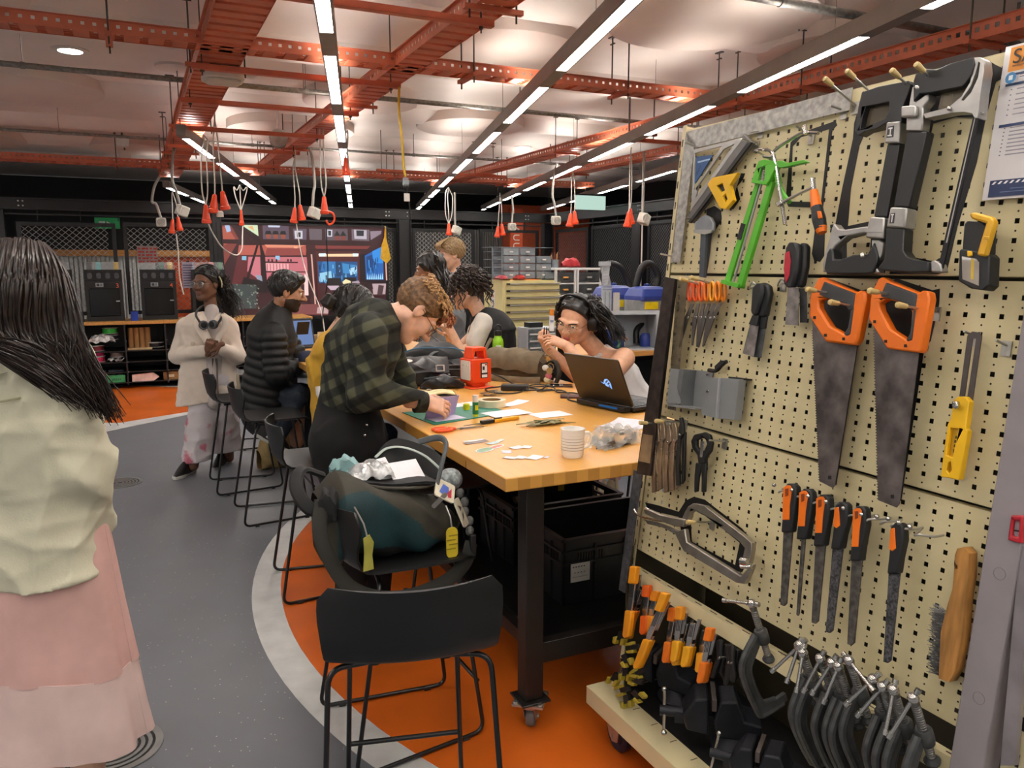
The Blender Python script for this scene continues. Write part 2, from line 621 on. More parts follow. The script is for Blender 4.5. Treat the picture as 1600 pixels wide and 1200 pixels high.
for(u,v,lab)in((-1.33,4.86,'bright recessed downlight at upper left beside a ceiling disc'),(-2.6,8.0,'recessed downlight at the left edge above the printers'),(-2.2,9.7,'recessed downlight close above the black beam'),(3.9,7.8,'recessed downlight far right between cable trays')):
 t=thing('downlight',lab,'light',at_table(u,v,CZ),'recessed downlights')
 obj('trim_ring',G().lathe([(.085,.0),(.13,0),(.13,-.006),(.085,-.012),(.085,0)],32),m_white,t)
 obj('lens',G().lathe([(0,-.004),(.084,-.004),(.084,0)],32),m_spot,t)
t=thing('smoke_detector','small round smoke detector on the ceiling between the trays','detector',at_table(-.02,5.0,CZ))
obj('base',G().lathe([(0,0),(.065,0),(.065,-.015),(0,-.015)][::-1],24),m_white,t)
obj('sensor_head',G().lathe([(0,-.055),(.03,-.055),(.05,-.04),(.055,-.015),(0,-.015)],24),m_white,t)
t=thing('speaker','white round spherical speaker hanging by the channel bars','speaker',at_table(.34,5.9,2.84))
obj('shell',G().ball((0,0,0),.085,24,14),mat('speaker_grey','b3aba4',.5),t)
obj('grille',G().lathe([(0,-.09),(.05,-.086),(.075,-.066),(.07,-.05)],24,Matrix.Rotation(.9,4,'X')),mat('speaker_mesh','9b938d',.6),t)
obj('bracket',G().cyl((0,0,.08),(0,0,.26),.012),m_white,t)
t=thing('access_point','white wireless access point hung under the left cable tray','device',at_table(-.44,3.15,2.74))
g=G()
g.prism(rrect(.24,.24,.06,6),0,.03)
g.prism(rrect(.20,.20,.05,6),-.012,.0)
obj('housing',g,m_white,t,bevel=.006)
g=G()
g.box((0,0,.055),(.16,.16,.05))
obj('mount',g,mat('dark_gap','3a2a24',.6),t)
for(u,v,lab)in((-1.02,8.2,'small white box sensor on the ceiling left of the trays'),(-1.0,9.3,'small grey box sensor above the black beam')):
 t=thing('motion_sensor',lab,'sensor',at_table(u,v,CZ-.2),'ceiling sensors')
 obj('case',G().box((0,0,0),(.14,.10,.10)),m_white,t,bevel=.01)
 obj('stem',G().cyl((0,0,.05),(0,0,.2),.01),m_rod,t)
def print_mat(name,strength=0.,rough=.45):
 if name in MATS:
  return MATS[name]
 m=bpy.data.materials.new(name)
 MATS[name]=m
 m.use_nodes=True
 nt=m.node_tree
 a=nt.nodes.new('ShaderNodeVertexColor')
 a.layer_name='Col'
 b=nt.nodes['Principled BSDF']
 b.inputs['Roughness'].default_value=rough
 if strength:
  b.inputs['Base Color'].default_value=(.01,.01,.01,1)
  nt.links.new(a.outputs['Color'],b.inputs['Emission Color'])
  b.inputs['Emission Strength'].default_value=strength
 else:
  nt.links.new(a.outputs['Color'],b.inputs['Base Color'])
 return m
def flat_print(name,polys,M,material,parent=None,step=.0002,label=None):
 vs,fs,cs=[],[],[]
 for k,(c,p)in enumerate(polys):
  o=len(vs)
  ar=sum(p[i-1][0]*p[i][1]-p[i][0]*p[i-1][1]for i in range(len(p)))
  if ar<0:
   p=p[::-1]
  vs+=[M@Vector((x,y,k*step))for x,y in p]
  fs.append(tuple(range(o,o+len(p))))
  cs.append((lin(c),len(p)))
 me=bpy.data.meshes.new(name)
 me.from_pydata(vs,[],fs)
 me.materials.append(material)
 at_=me.color_attributes.new('Col','FLOAT_COLOR','CORNER')
 buf=[]
 for c,n in cs:
  buf+=list(c)*n
 at_.data.foreach_set('color',buf)
 return obj(name,me,None,parent,label=label)
def R4(x0,y0,x1,y1):
 return[(x0,y0),(x1,y0),(x1,y1),(x0,y1)]
def text(name,s,size,M,m,parent=None,extrude=.0006,align='CENTER',space=1.):
 cu=bpy.data.curves.new(name,'FONT')
 cu.body=s
 cu.size=size
 cu.extrude=extrude
 cu.align_x=align
 cu.align_y='CENTER'
 cu.space_character=space
 tmp=bpy.data.objects.new(name,cu)
 COL.objects.link(tmp)
 bpy.context.view_layer.update()
 me=bpy.data.meshes.new_from_object(tmp.evaluated_get(bpy.context.evaluated_depsgraph_get()))
 bpy.data.objects.remove(tmp)
 me.materials.clear()
 me.materials.append(m)
 o=bpy.data.objects.new(name,me)
 COL.objects.link(o)
 if parent is not None:
  o.parent=parent
 o.matrix_local=M
 return o
FACE_U=Matrix(((1,0,0,0),(0,0,-1,0),(0,1,0,0),(0,0,0,1)))
m_print=print_mat('printed_paper')
VW=10.2
m_mesh=mat('expanded_metal','b4b5b3',.45,.2,var=.05)
m_bolt=mat('bolt_steel','b9b9b6',.3,.9,var=0)
m_frame=mat('partition_black','18181a',.4,var=.1)
def beam(M,L,label,bolts):
 t=thing('steel_beam',label,'beam',M,'black steel beams')
 g=G()
 g.box((L/2,0,.0075),(L,.14,.015))
 g.box((L/2,0,.1425),(L,.14,.015))
 g.box((L/2,.0,.075),(L,.09,.12))
 obj('flanges',g,m_frame,t,smooth=False)
 for(x,n)in bolts:
  g=G()
  for i in range(n):
   for j in range(2):
    for k in range(2):
     g.cyl((x+i*.35+j*.05,-.045,.045+k*.06),(x+i*.35+j*.05,-.058,.045+k*.06),.011,6)
  o=obj('bolt_group',g,m_bolt,t)
  o['kind']='stuff'
 return t
beam(at_table(-4.6,VW,2.36),10.2,'black bolted steel beam over the printers and the video screen',[(2.3,1),(4.65,1),(7.25,2),(9.7,1)])
beam(at_table(5.56,VW,2.36)@Matrix.Rotation(-PI/2,4,'Z'),8.0,'black steel beam running off to the right behind the drawer towers',[(.2,1),(2.8,1)])
def post(u,v,label,w=.17):
 t=thing('steel_post',label,'post',at_table(u,v,0),'black steel posts')
 g=G()
 g.box((0,0,1.18),(w,w*.5,2.34))
 for s_ in(-1,1):
  g.box((s_*w*.45,0,1.18),(.016,w*.8,2.34))
 obj('column',g,m_frame,t,smooth=False)
 obj('foot_plate',G().box((0,0,.006),(w*1.5,w*1.5,.012)),m_frame,t,smooth=False)
post(-2.56,VW,'black steel post at the left end of the mesh partition')
post(.14,VW,'black steel post between the mesh and the video screen',.13)
post(2.95,VW,'black steel post just right of the video screen',.20)
post(5.54,VW,'black corner post behind the drawer organiser stack',.18)
post(5.56,7.35,'black steel post rising behind the dust collectors',.20)
post(5.56,4.9,'black steel post right of the dust collectors',.18)
def mesh_panel(M,w,z0,z1,label,infill='mesh',rows=(.026,.062),m_in=None):
 t=thing('mesh_panel',label,'panel',M,'framed partition panels')
 h=z1-z0
 f=.05
 for(nm,c,d)in(('frame_post',(f/2,0,z0+h/2),(f,.04,h)),('frame_post',(w-f/2,0,z0+h/2),(f,.04,h)),('frame_rail',(w/2,0,z1-f/2),(w-2*f,.04,f)),('frame_rail',(w/2,0,z0+f/2),(w-2*f,.04,f))):
  obj(nm,G().box(c,d),m_frame,t,smooth=False)
 g=G()
 if infill=='mesh':
  ry,rx=rows
  n=int((h-2*f)/ry)
  k=int((w-2*f)/rx)
  tt=.0075 if ry>.033 else.0055
  for i in range(n):
   zb=z0+f+i*ry
   vs,fs=[],[]
   for j in range(2*k+1):
    x=f+j*rx/2
    z=zb+(ry if(j+i)%2 else 0)
    vs+=[(x,-.004 if(j+i)%2 else.004,z),(x,-.006 if(j+i)%2 else.002,z+tt)]
   for j in range(2*k):
    fs.append((2*j,2*j+2,2*j+3,2*j+1))
   g.add(vs,fs)
  o=obj('mesh_infill',g,m_in or m_mesh,t,smooth=False)
  o['kind']='stuff'
 return t
mesh_panel(at_table(-2.35,VW,0),1.17,.95,2.20,'mesh panel behind the printers, left one of the adjoining pair',rows=(.038,.085))
mesh_panel(at_table(-1.09,VW,0),1.16,.95,2.22,'mesh panel behind the printer numbered 4, bordering the video screen',rows=(.038,.085))
mesh_panel(at_table(-3.6,VW,0),1.0,.95,2.20,'mesh panel beyond the left post, mostly hidden by hair',rows=(.038,.085))
mesh_panel(at_table(3.09,VW,0),1.08,.1,2.22,'mesh panel behind the blond man by the post',rows=(.034,.075))
mesh_panel(at_table(2.62,VW+.1,0),.24,.1,2.22,'narrow mesh panel behind the yellow pennant',rows=(.03,.06))
mesh_panel(at_table(4.27,VW,0),1.10,.1,2.23,'open framed panel before the ribbed curtain wall',infill='none')
RW=Matrix.Rotation(-PI/2,4,'Z')
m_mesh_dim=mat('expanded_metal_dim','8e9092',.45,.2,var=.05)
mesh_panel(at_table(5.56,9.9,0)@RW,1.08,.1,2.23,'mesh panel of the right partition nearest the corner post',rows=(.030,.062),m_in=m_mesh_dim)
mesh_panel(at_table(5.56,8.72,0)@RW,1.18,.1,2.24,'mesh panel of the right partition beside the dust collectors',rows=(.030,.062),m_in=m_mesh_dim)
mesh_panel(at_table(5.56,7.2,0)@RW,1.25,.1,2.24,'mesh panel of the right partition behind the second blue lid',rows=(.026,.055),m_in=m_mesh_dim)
mesh_panel(at_table(5.56,5.85,0)@RW,1.2,.1,2.24,'mesh panel of the right partition just left of the tool board',rows=(.026,.055))
g=G()
g.box((.3,VW,2.30),(5.6,.03,.02))
g.box((4.2,VW,2.30),(2.4,.03,.02))
for u in(-2.1,-1.6,-1.14,-.6,.5,1.3,2.0,2.6,3.3,3.9,4.5,5.1):
 g.box((u,VW,2.30),(.014,.014,.14))
struct(obj('trim_transom',g,m_frame,smooth=False,M=MT))
g=G()
g.box((5.56,6.2,2.29),(.03,7.5,.02))
for v in(9.4,8.7,8.0,7.0,6.2,5.4):
 g.box((5.56,v,2.30),(.014,.014,.14))
struct(obj('trim_transom',g,m_frame,smooth=False,M=MT))
m_rib=mat('ribbed_wall_white','cfcfcc',.5,var=.04)
m_wood=mat('plywood_edge','b57c3e',.5,var=.1,scale=5,stretch=(1,12,12))
m_rust=mat('orange_wall_paint','b8481d',.55,var=.05)
m_curt=mat('dark_ribbed_curtain','4b4744',.6,var=.06)
g=G()
for i in range(70):
 u=-5.0+i*.065
 if u>-.65:
  break
 g.box((u,12.5,.89),(.045,.05,1.78))
g.box((-2.85,12.54,.89),(4.4,.02,1.78))
struct(obj('wall_ribbed',g,m_rib,smooth=False,M=MT))
struct(obj('trim_plywood',G().box((-2.1,12.45,1.83),(5.0,.1,.10)),m_wood,smooth=False,M=MT))
struct(obj('wall_orange',G().box((.1,12.5,.92),(1.4,.08,1.84)),m_rust,smooth=False,M=MT))
g=G()
for i in range(60):
 u=2.7+i*.05
 if u>5.45:
  break
 g.cyl((u,11.9,.02),(u,11.9,2.3),.022,6)
struct(obj('wall_curtain',g,m_curt,M=MT))
struct(obj('wall_orange',G().box((6.5,12.1,1.4),(2.0,.08,2.8)),mat('orange_wall_deep','96401f',.5,var=.05),smooth=False,M=MT))
struct(obj('wall_plywood',G().box((2.75,12.0,1.0),(.5,.06,2.0)),mat('plywood_dark','7c5530',.5,var=.1,scale=5),smooth=False,M=MT))
sg=thing('banner_sign','vertical orange banner with white outlined letters behind the partition','sign',at_table(5.62,11.6,1.75))
obj('panel',G().box((0,0,0),(.26,.02,1.9)),m_rust,sg,smooth=False)
m_letter=mat('pale_letter','cfc4b8',.5,var=0)
for k,ch in enumerate('AUUUUK'):
 text('letter',ch,.19,FACE_U@Matrix.Translation((-.01,.56-k*.155,.012))@Matrix.Rotation(-PI/2,4,'Z'),m_letter,sg)
ex=thing('exit_sign','dark green exit sign box under the beam at left','sign',at_table(-1.32,12.3,2.30))
obj('case',G().box((0,0,0),(.36,.06,.17)),mat('exit_green','1d6b3c',.5,emit=.25),ex,smooth=False)
flat_print('pictogram',[('d9e8dd',R4(-.12,-.03,-.03,.03)),('d9e8dd',[(-.01,.03),(.05,0),(-.01,-.03)])],FACE_U@Matrix.Translation((0,0,.032)),m_print,ex)
ex=thing('exit_sign','small blue green lit sign beside the post right of the screen','sign',at_table(3.35,11.5,2.33))
obj('case',G().box((0,0,0),(.20,.05,.17)),emitter('sign_teal','2d8fb0',1.2),ex,smooth=False)
obj('top_cap',G().box((0,0,.095),(.22,.07,.02)),m_black,ex,smooth=False)
ex=thing('exit_sign','pale green lit sign high up by the corner of the partition','sign',at_table(5.2,8.2,2.55))
obj('case',G().box((0,0,0),(.50,.06,.20)),emitter('sign_pale','b9d6c8',.8),ex,smooth=False)
obj('top_cap',G().box((0,0,.11),(.52,.08,.02)),m_black,ex,smooth=False)
pn=thing('pennant','yellow cloth pennant pinned beside the video screen','flag',at_table(2.62,VW-.06,1.72))
obj('cloth',G().prism([(-.08,.02),(-.06,.22),(-.01,.36),(.0,.52),(.02,.52),(.02,.34),(.09,.02),(.02,-.06)],0,.008,FACE_U),mat('yellow_cloth','d9a92c',.8,bump=.2),pn)
obj('pin',G().ball((.01,-.012,.50),.012),m_bolt,pn)
scr=thing('video_screen','large lit video screen showing a timber cabin interior with snowy windows','screen',at_table(.17,VW-.02,.86))
SW,SH=2.46,1.36
obj('bezel',G().ring([(-.04,-.04),(SW+.04,-.04),(SW+.04,SH+.03),(-.04,SH+.03)],[(0,0),(SW,0),(SW,SH),(0,SH)],-.03,.03,FACE_U),m_frame,scr,smooth=False)
obj('back_panel',G().box((SW/2,.02,SH/2),(SW,.03,SH)),m_black,scr,smooth=False)
P=[]
def sp(c,*xy):
 P.append((c,[((xy[i]-70)/1395*SW,(880-xy[i+1])/812*SH)for i in range(0,len(xy),2)]))
sp('35171c',70,68,1465,68,1465,880,70,880)
sp('7d3b34',75,80,160,75,220,200,90,420,75,420)
sp('a95442',80,90,130,85,190,190,100,250)
sp('9fb4d6',112,78,150,75,158,125,125,138)
sp('c9d9b4',240,70,372,70,375,165)
sp('dba36a',290,85,330,78,345,120)
sp('5a4a58',412,72,625,72,625,190,412,190)
sp('c2c6dc',455,70,555,70,550,86,460,86)
sp('5d5060',660,95,775,95,770,190,665,190)
sp('c9c6d0',672,112,740,112,738,182,676,182)
sp('2a2a30',690,126,724,126,722,168,692,168)
sp('63565c',795,92,905,95,902,190,798,190)
sp('5b4d55',935,88,1130,88,1130,192,935,192)
sp('c9c6d0',948,96,996,98,992,160,950,160)
sp('2a2a30',958,106,985,108,983,150,960,150)
sp('6a5b63',1165,88,1325,90,1320,195,1165,190)
sp('b7aeb8',1185,92,1300,95,1298,178,1188,176)
sp('24262c',1206,98,1275,100,1272,150,1208,150)
for x in(455,515,577):
 sp('151418',x-28,150,x-18,118,x+18,116,x+28,150)
 sp('8d4a35',x-22,148,x+22,148,x+16,186,x-16,186)
for x in(1035,1088):
 sp('191a1c',x-28,155,x,105,x+30,150)
 sp('7b3a33',x-22,152,x+22,152,x+18,192,x-18,192)
sp('8c7a86',1330,105,1435,98,1430,125,1335,185)
sp('2e1216',90,195,1340,205,1330,240,90,232)
sp('b0564a',215,245,770,238,760,330,200,330)
sp('d98a6d',420,238,760,240,700,262,440,262)
sp('e6a27f',690,250,700,290,670,300,660,250)
sp('8a3d39',440,270,720,268,745,330,420,335)
sp('7a322f',830,240,1330,240,1300,268,850,270)
sp('5a2226',200,335,360,335,350,640,130,640)
sp('c4707a',285,345,380,345,380,560,270,470)
sp('c06a72',415,345,770,345,770,590,415,590)
sp('e2a3a4',420,400,620,405,610,470,420,468)
sp('7fb6cf',235,340,270,340,268,375,232,372)
sp('8fb8d8',505,335,540,335,540,372,505,372)
for x in range(430,620,26):
 sp('b3606a',x,405,x+8,405,x+8,466,x,466)
sp('3a1519',415,385,690,388,690,400,415,398)
sp('3a1519',415,470,765,474,765,484,415,482)
for x in(440,470,505,600,625):
 sp('20161c',x,365,x+14,365,x+14,386,x,386)
sp('f0c9c4',740,500,770,500,770,690,735,690)
sp('200c10',355,240,375,235,250,640,225,640)
sp('200c10',375,160,420,330,430,640,395,640,385,340)
sp('250e12',130,70,240,75,380,180,385,230,250,130)
sp('160c10',300,540,420,560,430,660,200,650,240,520)
sp('8d93a4',335,500,385,510,390,560,345,540)
sp('39403f',140,580,340,590,330,800,120,800)
rq=random.Random(5)
for k in range(60):
 x,y=rq.uniform(150,345),rq.uniform(580,800)
 sp(rq.choice(['6f7a68','8d9485','4c574b','4f3a40']),x,y,x+16,y+4,x+8,y+18)
sp('3a181b',760,240,840,240,830,790,785,790)
sp('d9a496',800,320,812,320,830,770,818,770)
sp('4c1d20',840,290,1235,290,1225,770,850,770)
sp('f6c9a0',865,318,1220,312,1215,338,870,340)
sp('d8ecf4',870,312,930,310,925,338,875,340)
sp('d8ecf4',1165,310,1215,310,1212,336,1170,338)
sp('1c4d80',855,385,1205,385,1205,570,862,580)
sp('2b70ad',900,385,1010,385,1010,500,880,470)
sp('16395f',1010,388,1060,388,1065,520,1015,520)
sp('3a83bd',1070,400,1200,420,1200,500,1075,490)
sp('8fc4de',870,490,970,470,980,560,875,570)
sp('a9d0e4',1130,450,1200,430,1200,490,1140,510)
for k in range(26):
 x,y=rq.uniform(860,1195),rq.uniform(390,555)
 sp(rq.choice(['123356','1a4674','4e95c8','0f2a49','75b4d8']),x,y,x+rq.uniform(5,12),y,x+rq.uniform(5,14),y+rq.uniform(20,60),x,y+40)
sp('1a1013',1225,320,1275,315,1270,560,1460,562,1460,585,1225,575)
sp('1c5ea8',1272,330,1440,240,1440,555,1278,552)
sp('2c86d6',1340,290,1440,240,1440,400,1350,400)
sp('123d74',1285,340,1340,320,1345,470,1290,470)
for k in range(22):
 x,y=rq.uniform(1285,1425),rq.uniform(340,460)
 sp(rq.choice(['123d74','174f94','3f95dd','0f3161']),x,y,x+8,y,x+9,y+rq.uniform(30,80),x,y+40)
for k in range(9):
 x=1285+k*17
 sp('a9dcf6',x,548,x+5,rq.uniform(480,510),x+12,550)
sp('d4a79b',1450,160,1462,160,1472,560,1460,560)
sp('3f1d20',860,580,1460,590,1460,700,860,720)
sp('b39a9e',1330,590,1460,590,1450,690,1340,690)
sp('1b1416',930,535,1050,535,1060,610,940,640)
sp('1b1416',1075,530,1190,530,1190,600,1090,600)
sp('c0a7b4',925,605,1030,605,1060,640,960,645)
sp('a592a0',1150,570,1210,560,1240,625,1160,625)
sp('e8d9a6',1065,570,1095,545,1140,565,1130,610,1080,612)
sp('d0c2cc',1000,640,1240,625,1245,640,1010,658)
sp('2a1618',1210,585,1330,585,1340,640,1230,640)
sp('4a3536',1390,600,1440,610,1420,700,1375,690)
sp('7b4443',640,770,940,770,935,870,620,860)
sp('b99a98',840,800,930,790,930,860,830,855)
flat_print('picture',P,FACE_U@Matrix.Translation((0,0,.006)),print_mat('screen_picture',E_SCREEN*.9),scr)
m_top=mat('counter_wood','c4924c',.42,var=.1,scale=4,stretch=(14,1,14))
ct=thing('counter','long wooden counter with black undershelves carrying the printers','counter',at_table(0,9.42,0))
obj('worktop',G().box((-1.0,.36,.88),(4.6,.76,.04)),m_top,ct,bevel=.003)
obj('side_panel',G().box((-1.80,.36,.43),(.035,.72,.86)),m_top,ct,smooth=False)
obj('back_board',G().box((-1.0,.70,.43),(4.5,.02,.86)),m_black,ct,smooth=False)
for u in(-1.64,-1.15,-.66,-.16,.34,.84,1.28):
 obj('upright',G().box((u,.34,.46),(.02,.66,.80)),m_black,ct,smooth=False)
for(a,b)in((-1.63,-1.15),(-1.15,-.66),(-.66,-.16),(-.16,.34),(.34,.84),(.84,1.28)):
 for z in(.085,.225,.36,.505):
  obj('shelf',G().box(((a+b)/2,.34,z),(b-a-.02,.64,.012)),m_black,ct,smooth=False)
g=G()
for u in(-1.15,-.66,-.16,.34):
 for z in(.09,.23,.36,.51,.64):
  g.cyl((u+.012,-.005,z),(u+.012,.01,z),.006,6)
o=obj('connector_dot',g,m_bolt,ct)
o['kind']='stuff'
m_clear=mat('clear_plastic','c9d2d6',.15,var=0,alpha=.28)
def spool(u,v,z,r,h,col,label,lay=True):
 t=thing('filament_spool',label,'spool',at_table(u,v,z),'filament spools under the counter')
 fl=mat('spool_flange','c9c9c6',.4,var=.02)
 obj('flange',G().lathe([(.025,0),(r,0),(r,.005),(.025,.005),(.025,0)],28),fl,t)
 obj('flange',G().lathe([(.025,h-.005),(r,h-.005),(r,h),(.025,h),(.025,h-.005)],28),fl,t)
 obj('winding',G().lathe([(.03,.005),(r*.88,.005),(r*.9,h/2),(r*.88,h-.005),(.03,h-.005)],28),mat('filament_'+col,col,.35,bump=.3,bscale=300),t)
spool(-1.33,9.62,.735,.10,.075,'2fae3a','green filament spool on the top shelf under the counter')
spool(-1.33,9.62,.655,.10,.06,'20201f','black filament spool beneath the green one')
spool(-1.50,9.60,.445,.10,.06,'b0186a','magenta filament spool in the left rack')
spool(-1.50,9.60,.368,.10,.07,'d8305e','pink red filament spool under the magenta one')
spool(-1.50,9.60,.512,.095,.07,'7a1a2a','dark red filament spool above the magenta one')
spool(-1.26,9.62,.42,.095,.06,'8a7a74','grey brown filament spool beside the magenta one')
spool(-.78,9.60,.535,.10,.062,'1b1b1c','black filament spool with white flanges in the middle rack')
bag=tag(obj('plastic_bag',G().grid(lambda a,b:(-.15+.31*a,-.07+.14*b+.01*math.sin(9*a),.085*math.sin(PI*min(1,a*1.02))**.5*math.sin(PI*b)**.5+.012*math.sin(17*a+9*b)+.01*math.sin(23*b-5*a)),22,14,thick=.002),mat('crinkled_film','c3c4c4',.2,.3,var=.25,scale=30,bump=.8,bscale=40)),'crumpled silvery plastic bag on the top shelf under the counter','bag')
bag.matrix_world=at_table(-1.43,9.52,.64)
bag=tag(obj('plastic_bag',G().grid(lambda a,b:(-.1+.2*a,-.06+.12*b,.03+.03*math.sin(7*a)*math.sin(5*b)+.012*math.sin(21*a)),16,10,thick=.002),MATS['crinkled_film']),'small pale blue plastic wrap beside the grey brown spool','bag')
bag.matrix_world=at_table(-1.28,9.5,.365)
m_card=mat('cardboard','9a7445',.75,var=.06)
m_green_box=mat('green_carton','3f9f63',.5,var=.04)
t=thing('carton','green carton with dark tools on the lowest shelf','box',at_table(-1.36,9.58,.091))
g=G()
g.box((0,0,.004),(.36,.22,.008))
for s_ in(-1,1):
 g.box((s_*.177,0,.05),(.006,.22,.10))
 g.box((0,s_*.107,.05),(.36,.006,.10))
obj('tray',g,m_green_box,t,smooth=False)
flat_print('lettering',[('1d5c38',[(.02+k*.022,.025+.006*math.sin(k*2)),(.036+k*.022,.03),(.03+k*.022,.065)])for k in range(5)],FACE_U@Matrix.Translation((0,.0,.112)),m_print,t)
for k,(x,col)in enumerate(((-.10,'2d3540'),(.03,'343c4a'),(.12,'222a34'))):
 tl=thing('tool_case',['leftmost dark tool case in the green carton','widest middle tool case in the green carton','rightmost dark tool case in the green carton'][k],'case',at_table(-1.36+x,9.60,.10),'tool cases in the green carton')
 obj('body',G().prism(rrect(.10,.12,.02),0,.13),mat('case_'+col,col,.5),tl)
 obj('lid',G().prism(rrect(.104,.124,.02),.13,.15),mat('case_'+col,col,.5),tl)
t=thing('tube_rack','cardboard tubes standing in a wooden tray in the middle rack','rack',at_table(-.98,9.60,.512))
obj('tray',G().box((0,0,.012),(.30,.18,.024)),mat('pale_wood','c9a97a',.5),t,smooth=False)
for k in range(4):
 obj('tube',G().lathe([(.028,.024),(.034,.024),(.034,.29),(.028,.29),(.028,.024)],16,Matrix.Translation((-.105+.07*k,0,0))),m_card,t)
for(u,w,lab)in((-.53,.26,'brown carton on the lowest shelf of the middle rack'),(-.02,.30,'brown carton on the lowest shelf behind the cream coat')):
 t=thing('carton',lab,'box',at_table(u-.08,9.58,.091),None)
 obj('body',G().box((0,0,.055),(w*.8,.2,.11)),m_card,t,smooth=False)
 flat_print('label',[('d8c8a8',R4(-.04,.035,.03,.07))],FACE_U@Matrix.Translation((0,0,.1012)),m_print,t)
 obj('tape',G().box((0,0,.1105),(.05,.2,.001)),mat('tape_tan','b5904f',.3),t,smooth=False)
t=tag(obj('cut_foam',G().prism([(-.16,0),(.10,0),(.17,.05),(.10,.11),(-.16,.09)],-.04,.04,FACE_U),mat('pale_pink_foam','e6c3b8',.6)),'pale pink pointed foam offcut on the lowest shelf','foam')
t.matrix_world=at_table(-.94,9.5,.091)
t=tag(obj('cut_foam',G().prism([(-.14,0),(.12,0),(.14,.07),(-.14,.07)],-.05,.05,FACE_U),MATS['pale_pink_foam']),'pale pink block on the shelf right behind the cream coat','foam')
t.matrix_world=at_table(-.06,9.55,.231)
t=tag(obj('shelf_drawer',G().box((0,0,0),(.62,.5,.10)),mat('pale_grey_drawer','a9aaa8',.5)),'pale grey drawer front beneath the screen behind the puffer jacket','drawer')
t.matrix_world=at_table(.76,9.68,.57)
m_pr=mat('printer_black','0e0f11',.5,var=.05)
m_prg=mat('printer_grey','8f8f8c',.45,var=.05)
m_glass=mat('dark_glass','07090c',.12,var=0)
m_num=mat('orange_numeral','e8622a',.5,var=0)
def printer(u,num,label,body,cols,extra=None):
 t=thing('printer',label,'printer',at_table(u,9.62,.90),'3D printers on the counter')
 w,h,d=.44,.52,.42
 g=G()
 for s_ in(-1,1):
  g.box((s_*(w/2-.02),d/2,h/2),(.04,d,h))
 g.box((0,d/2,h-.045),(w-.08,d,.09))
 g.box((0,d/2,.03),(w-.08,d,.06))
 g.box((0,d-.02,h/2),(w-.08,.03,h-.1))
 obj('body',g,body,t,smooth=False)
 obj('door',G().box((0,.012,.245),(w-.082,.012,.36)),m_glass,t,bevel=.004)
 obj('handle',G().box((w/2-.065,.0,.26),(.045,.016,.014)),m_bolt,t,smooth=False)
 obj('print_bed',G().box((0,.02,.40 if num=='4' else.34),(w*.62,.02,.012)),m_prg,t,smooth=False)
 obj('display',G().box((-.05,-.003,h-.045),(.09,.012,.05)),mat('display_grey','9aa0a4',.3),t,smooth=False)
 flat_print('display_picture',[('30343a',R4(-.035,-.018,.0,.018)),('5c6a78',R4(.005,-.018,.035,.018))],FACE_U@Matrix.Translation((-.05,h-.045,.010)),m_print,t)
 if num:
  text('numeral',num,.085,FACE_U@Matrix.Translation((w/2-.06,h-.06,.006)),m_num,t)
 g=G()
 z0=h+.004
 g.box((0,d/2,z0+.075),(w,d*.9,.15))
 for k in range(4):
  x=-w*.36+k*w*.24
  g.prism(rrect(.055,.075,.02),0,.012,FACE_U@Matrix.Translation((x,z0+.07,-.02)),mi=1)
 obj('feeder_base',g,[m_pr,mat('feeder_hatch','4b4e54',.35)],t)
 lid=obj('feeder_lid',G().box((0,d/2,z0+.20),(w-.01,d*.86,.10),taper=.93),m_clear,t,smooth=False)
 for k,c in enumerate(cols):
  if c:
   obj('spool',G().lathe([(.02,-.03),(.085,-.03),(.085,.03),(.02,.03)],20,Matrix.Translation((-w*.36+k*w*.24,d*.3,z0+.165))@Matrix.Rotation(PI/2,4,'Y')),mat('spool_'+c,c,.4),t)
 return t
printer(-1.96,'2','grey framed 3D printer beside the dark hair, blue and white spools',m_prg,['d8d8d4','2a5fd0',None,None])
printer(-1.36,'3','black 3D printer numbered 3 with yellow spool on top',m_pr,['3a3b3e','7fd4da',None,'d9b43a'])
printer(-.70,'4','black 3D printer numbered 4 left of the woman in cream',m_pr,[None,None,'1f6b5c','d9b43a'])
printer(-.06,'5','black 3D printer hidden partly by the woman in the cream coat',m_pr,[None,None,'e0837a','2a6b34'])
printer(-2.60,'1','black 3D printer at the far left behind the long hair',m_pr,[None,None,None,None])
for(u,c,w,h,lab)in((-1.02,'1f3ba0',.09,.12,'blue plastic bin between the two numbered printers'),(-1.66,'171c2c',.09,.13,'dark blue bin left of the printer numbered 3')):
 t=thing('small_bin',lab,'bin',at_table(u,9.55,.90))
 obj('wall',G().ring(rrect(w,.09,.01),rrect(w-.006,.084,.008),0,h),mat('bin_'+c,c,.35),t)
 obj('base',G().prism(rrect(w,.09,.01),0,.004),mat('bin_'+c,c,.35),t)
t=thing('charger','small white charger block with black cable on the counter','charger',at_table(-1.74,9.5,.90))
obj('block',G().box((0,0,.012),(.10,.05,.024)),m_white,t,bevel=.003)
obj('cable',G().tube(spline([(-.03,0,.03),(-.03,.01,.09),(0,.02,.10),(.02,.02,.05)]),.005,6),m_black,t)
t=thing('wall_chart','red patterned paper on the mesh between the printers','chart',at_table(-.80,VW-.04,1.78))
obj('sheet',G().box((0,0,0),(.26,.004,.24)),mat('paper_grey','8e7f7c',.6),t,smooth=False)
flat_print('print',[('a3261f',R4(-.12+(k%5)*.05,-.11+(k//5)*.045,-.12+(k%5)*.05+(.03 if k%3 else.045),-.085+(k//5)*.045))for k in range(25)],FACE_U@Matrix.Translation((0,0,.003)),m_print,t)
t=thing('wall_chart','pale gridded paper beside the printer numbered 4','chart',at_table(-.31,9.72,1.50))
obj('sheet',G().box((0,0,0),(.16,.004,.36)),mat('paper_lilac','9a96a8',.6),t,smooth=False)
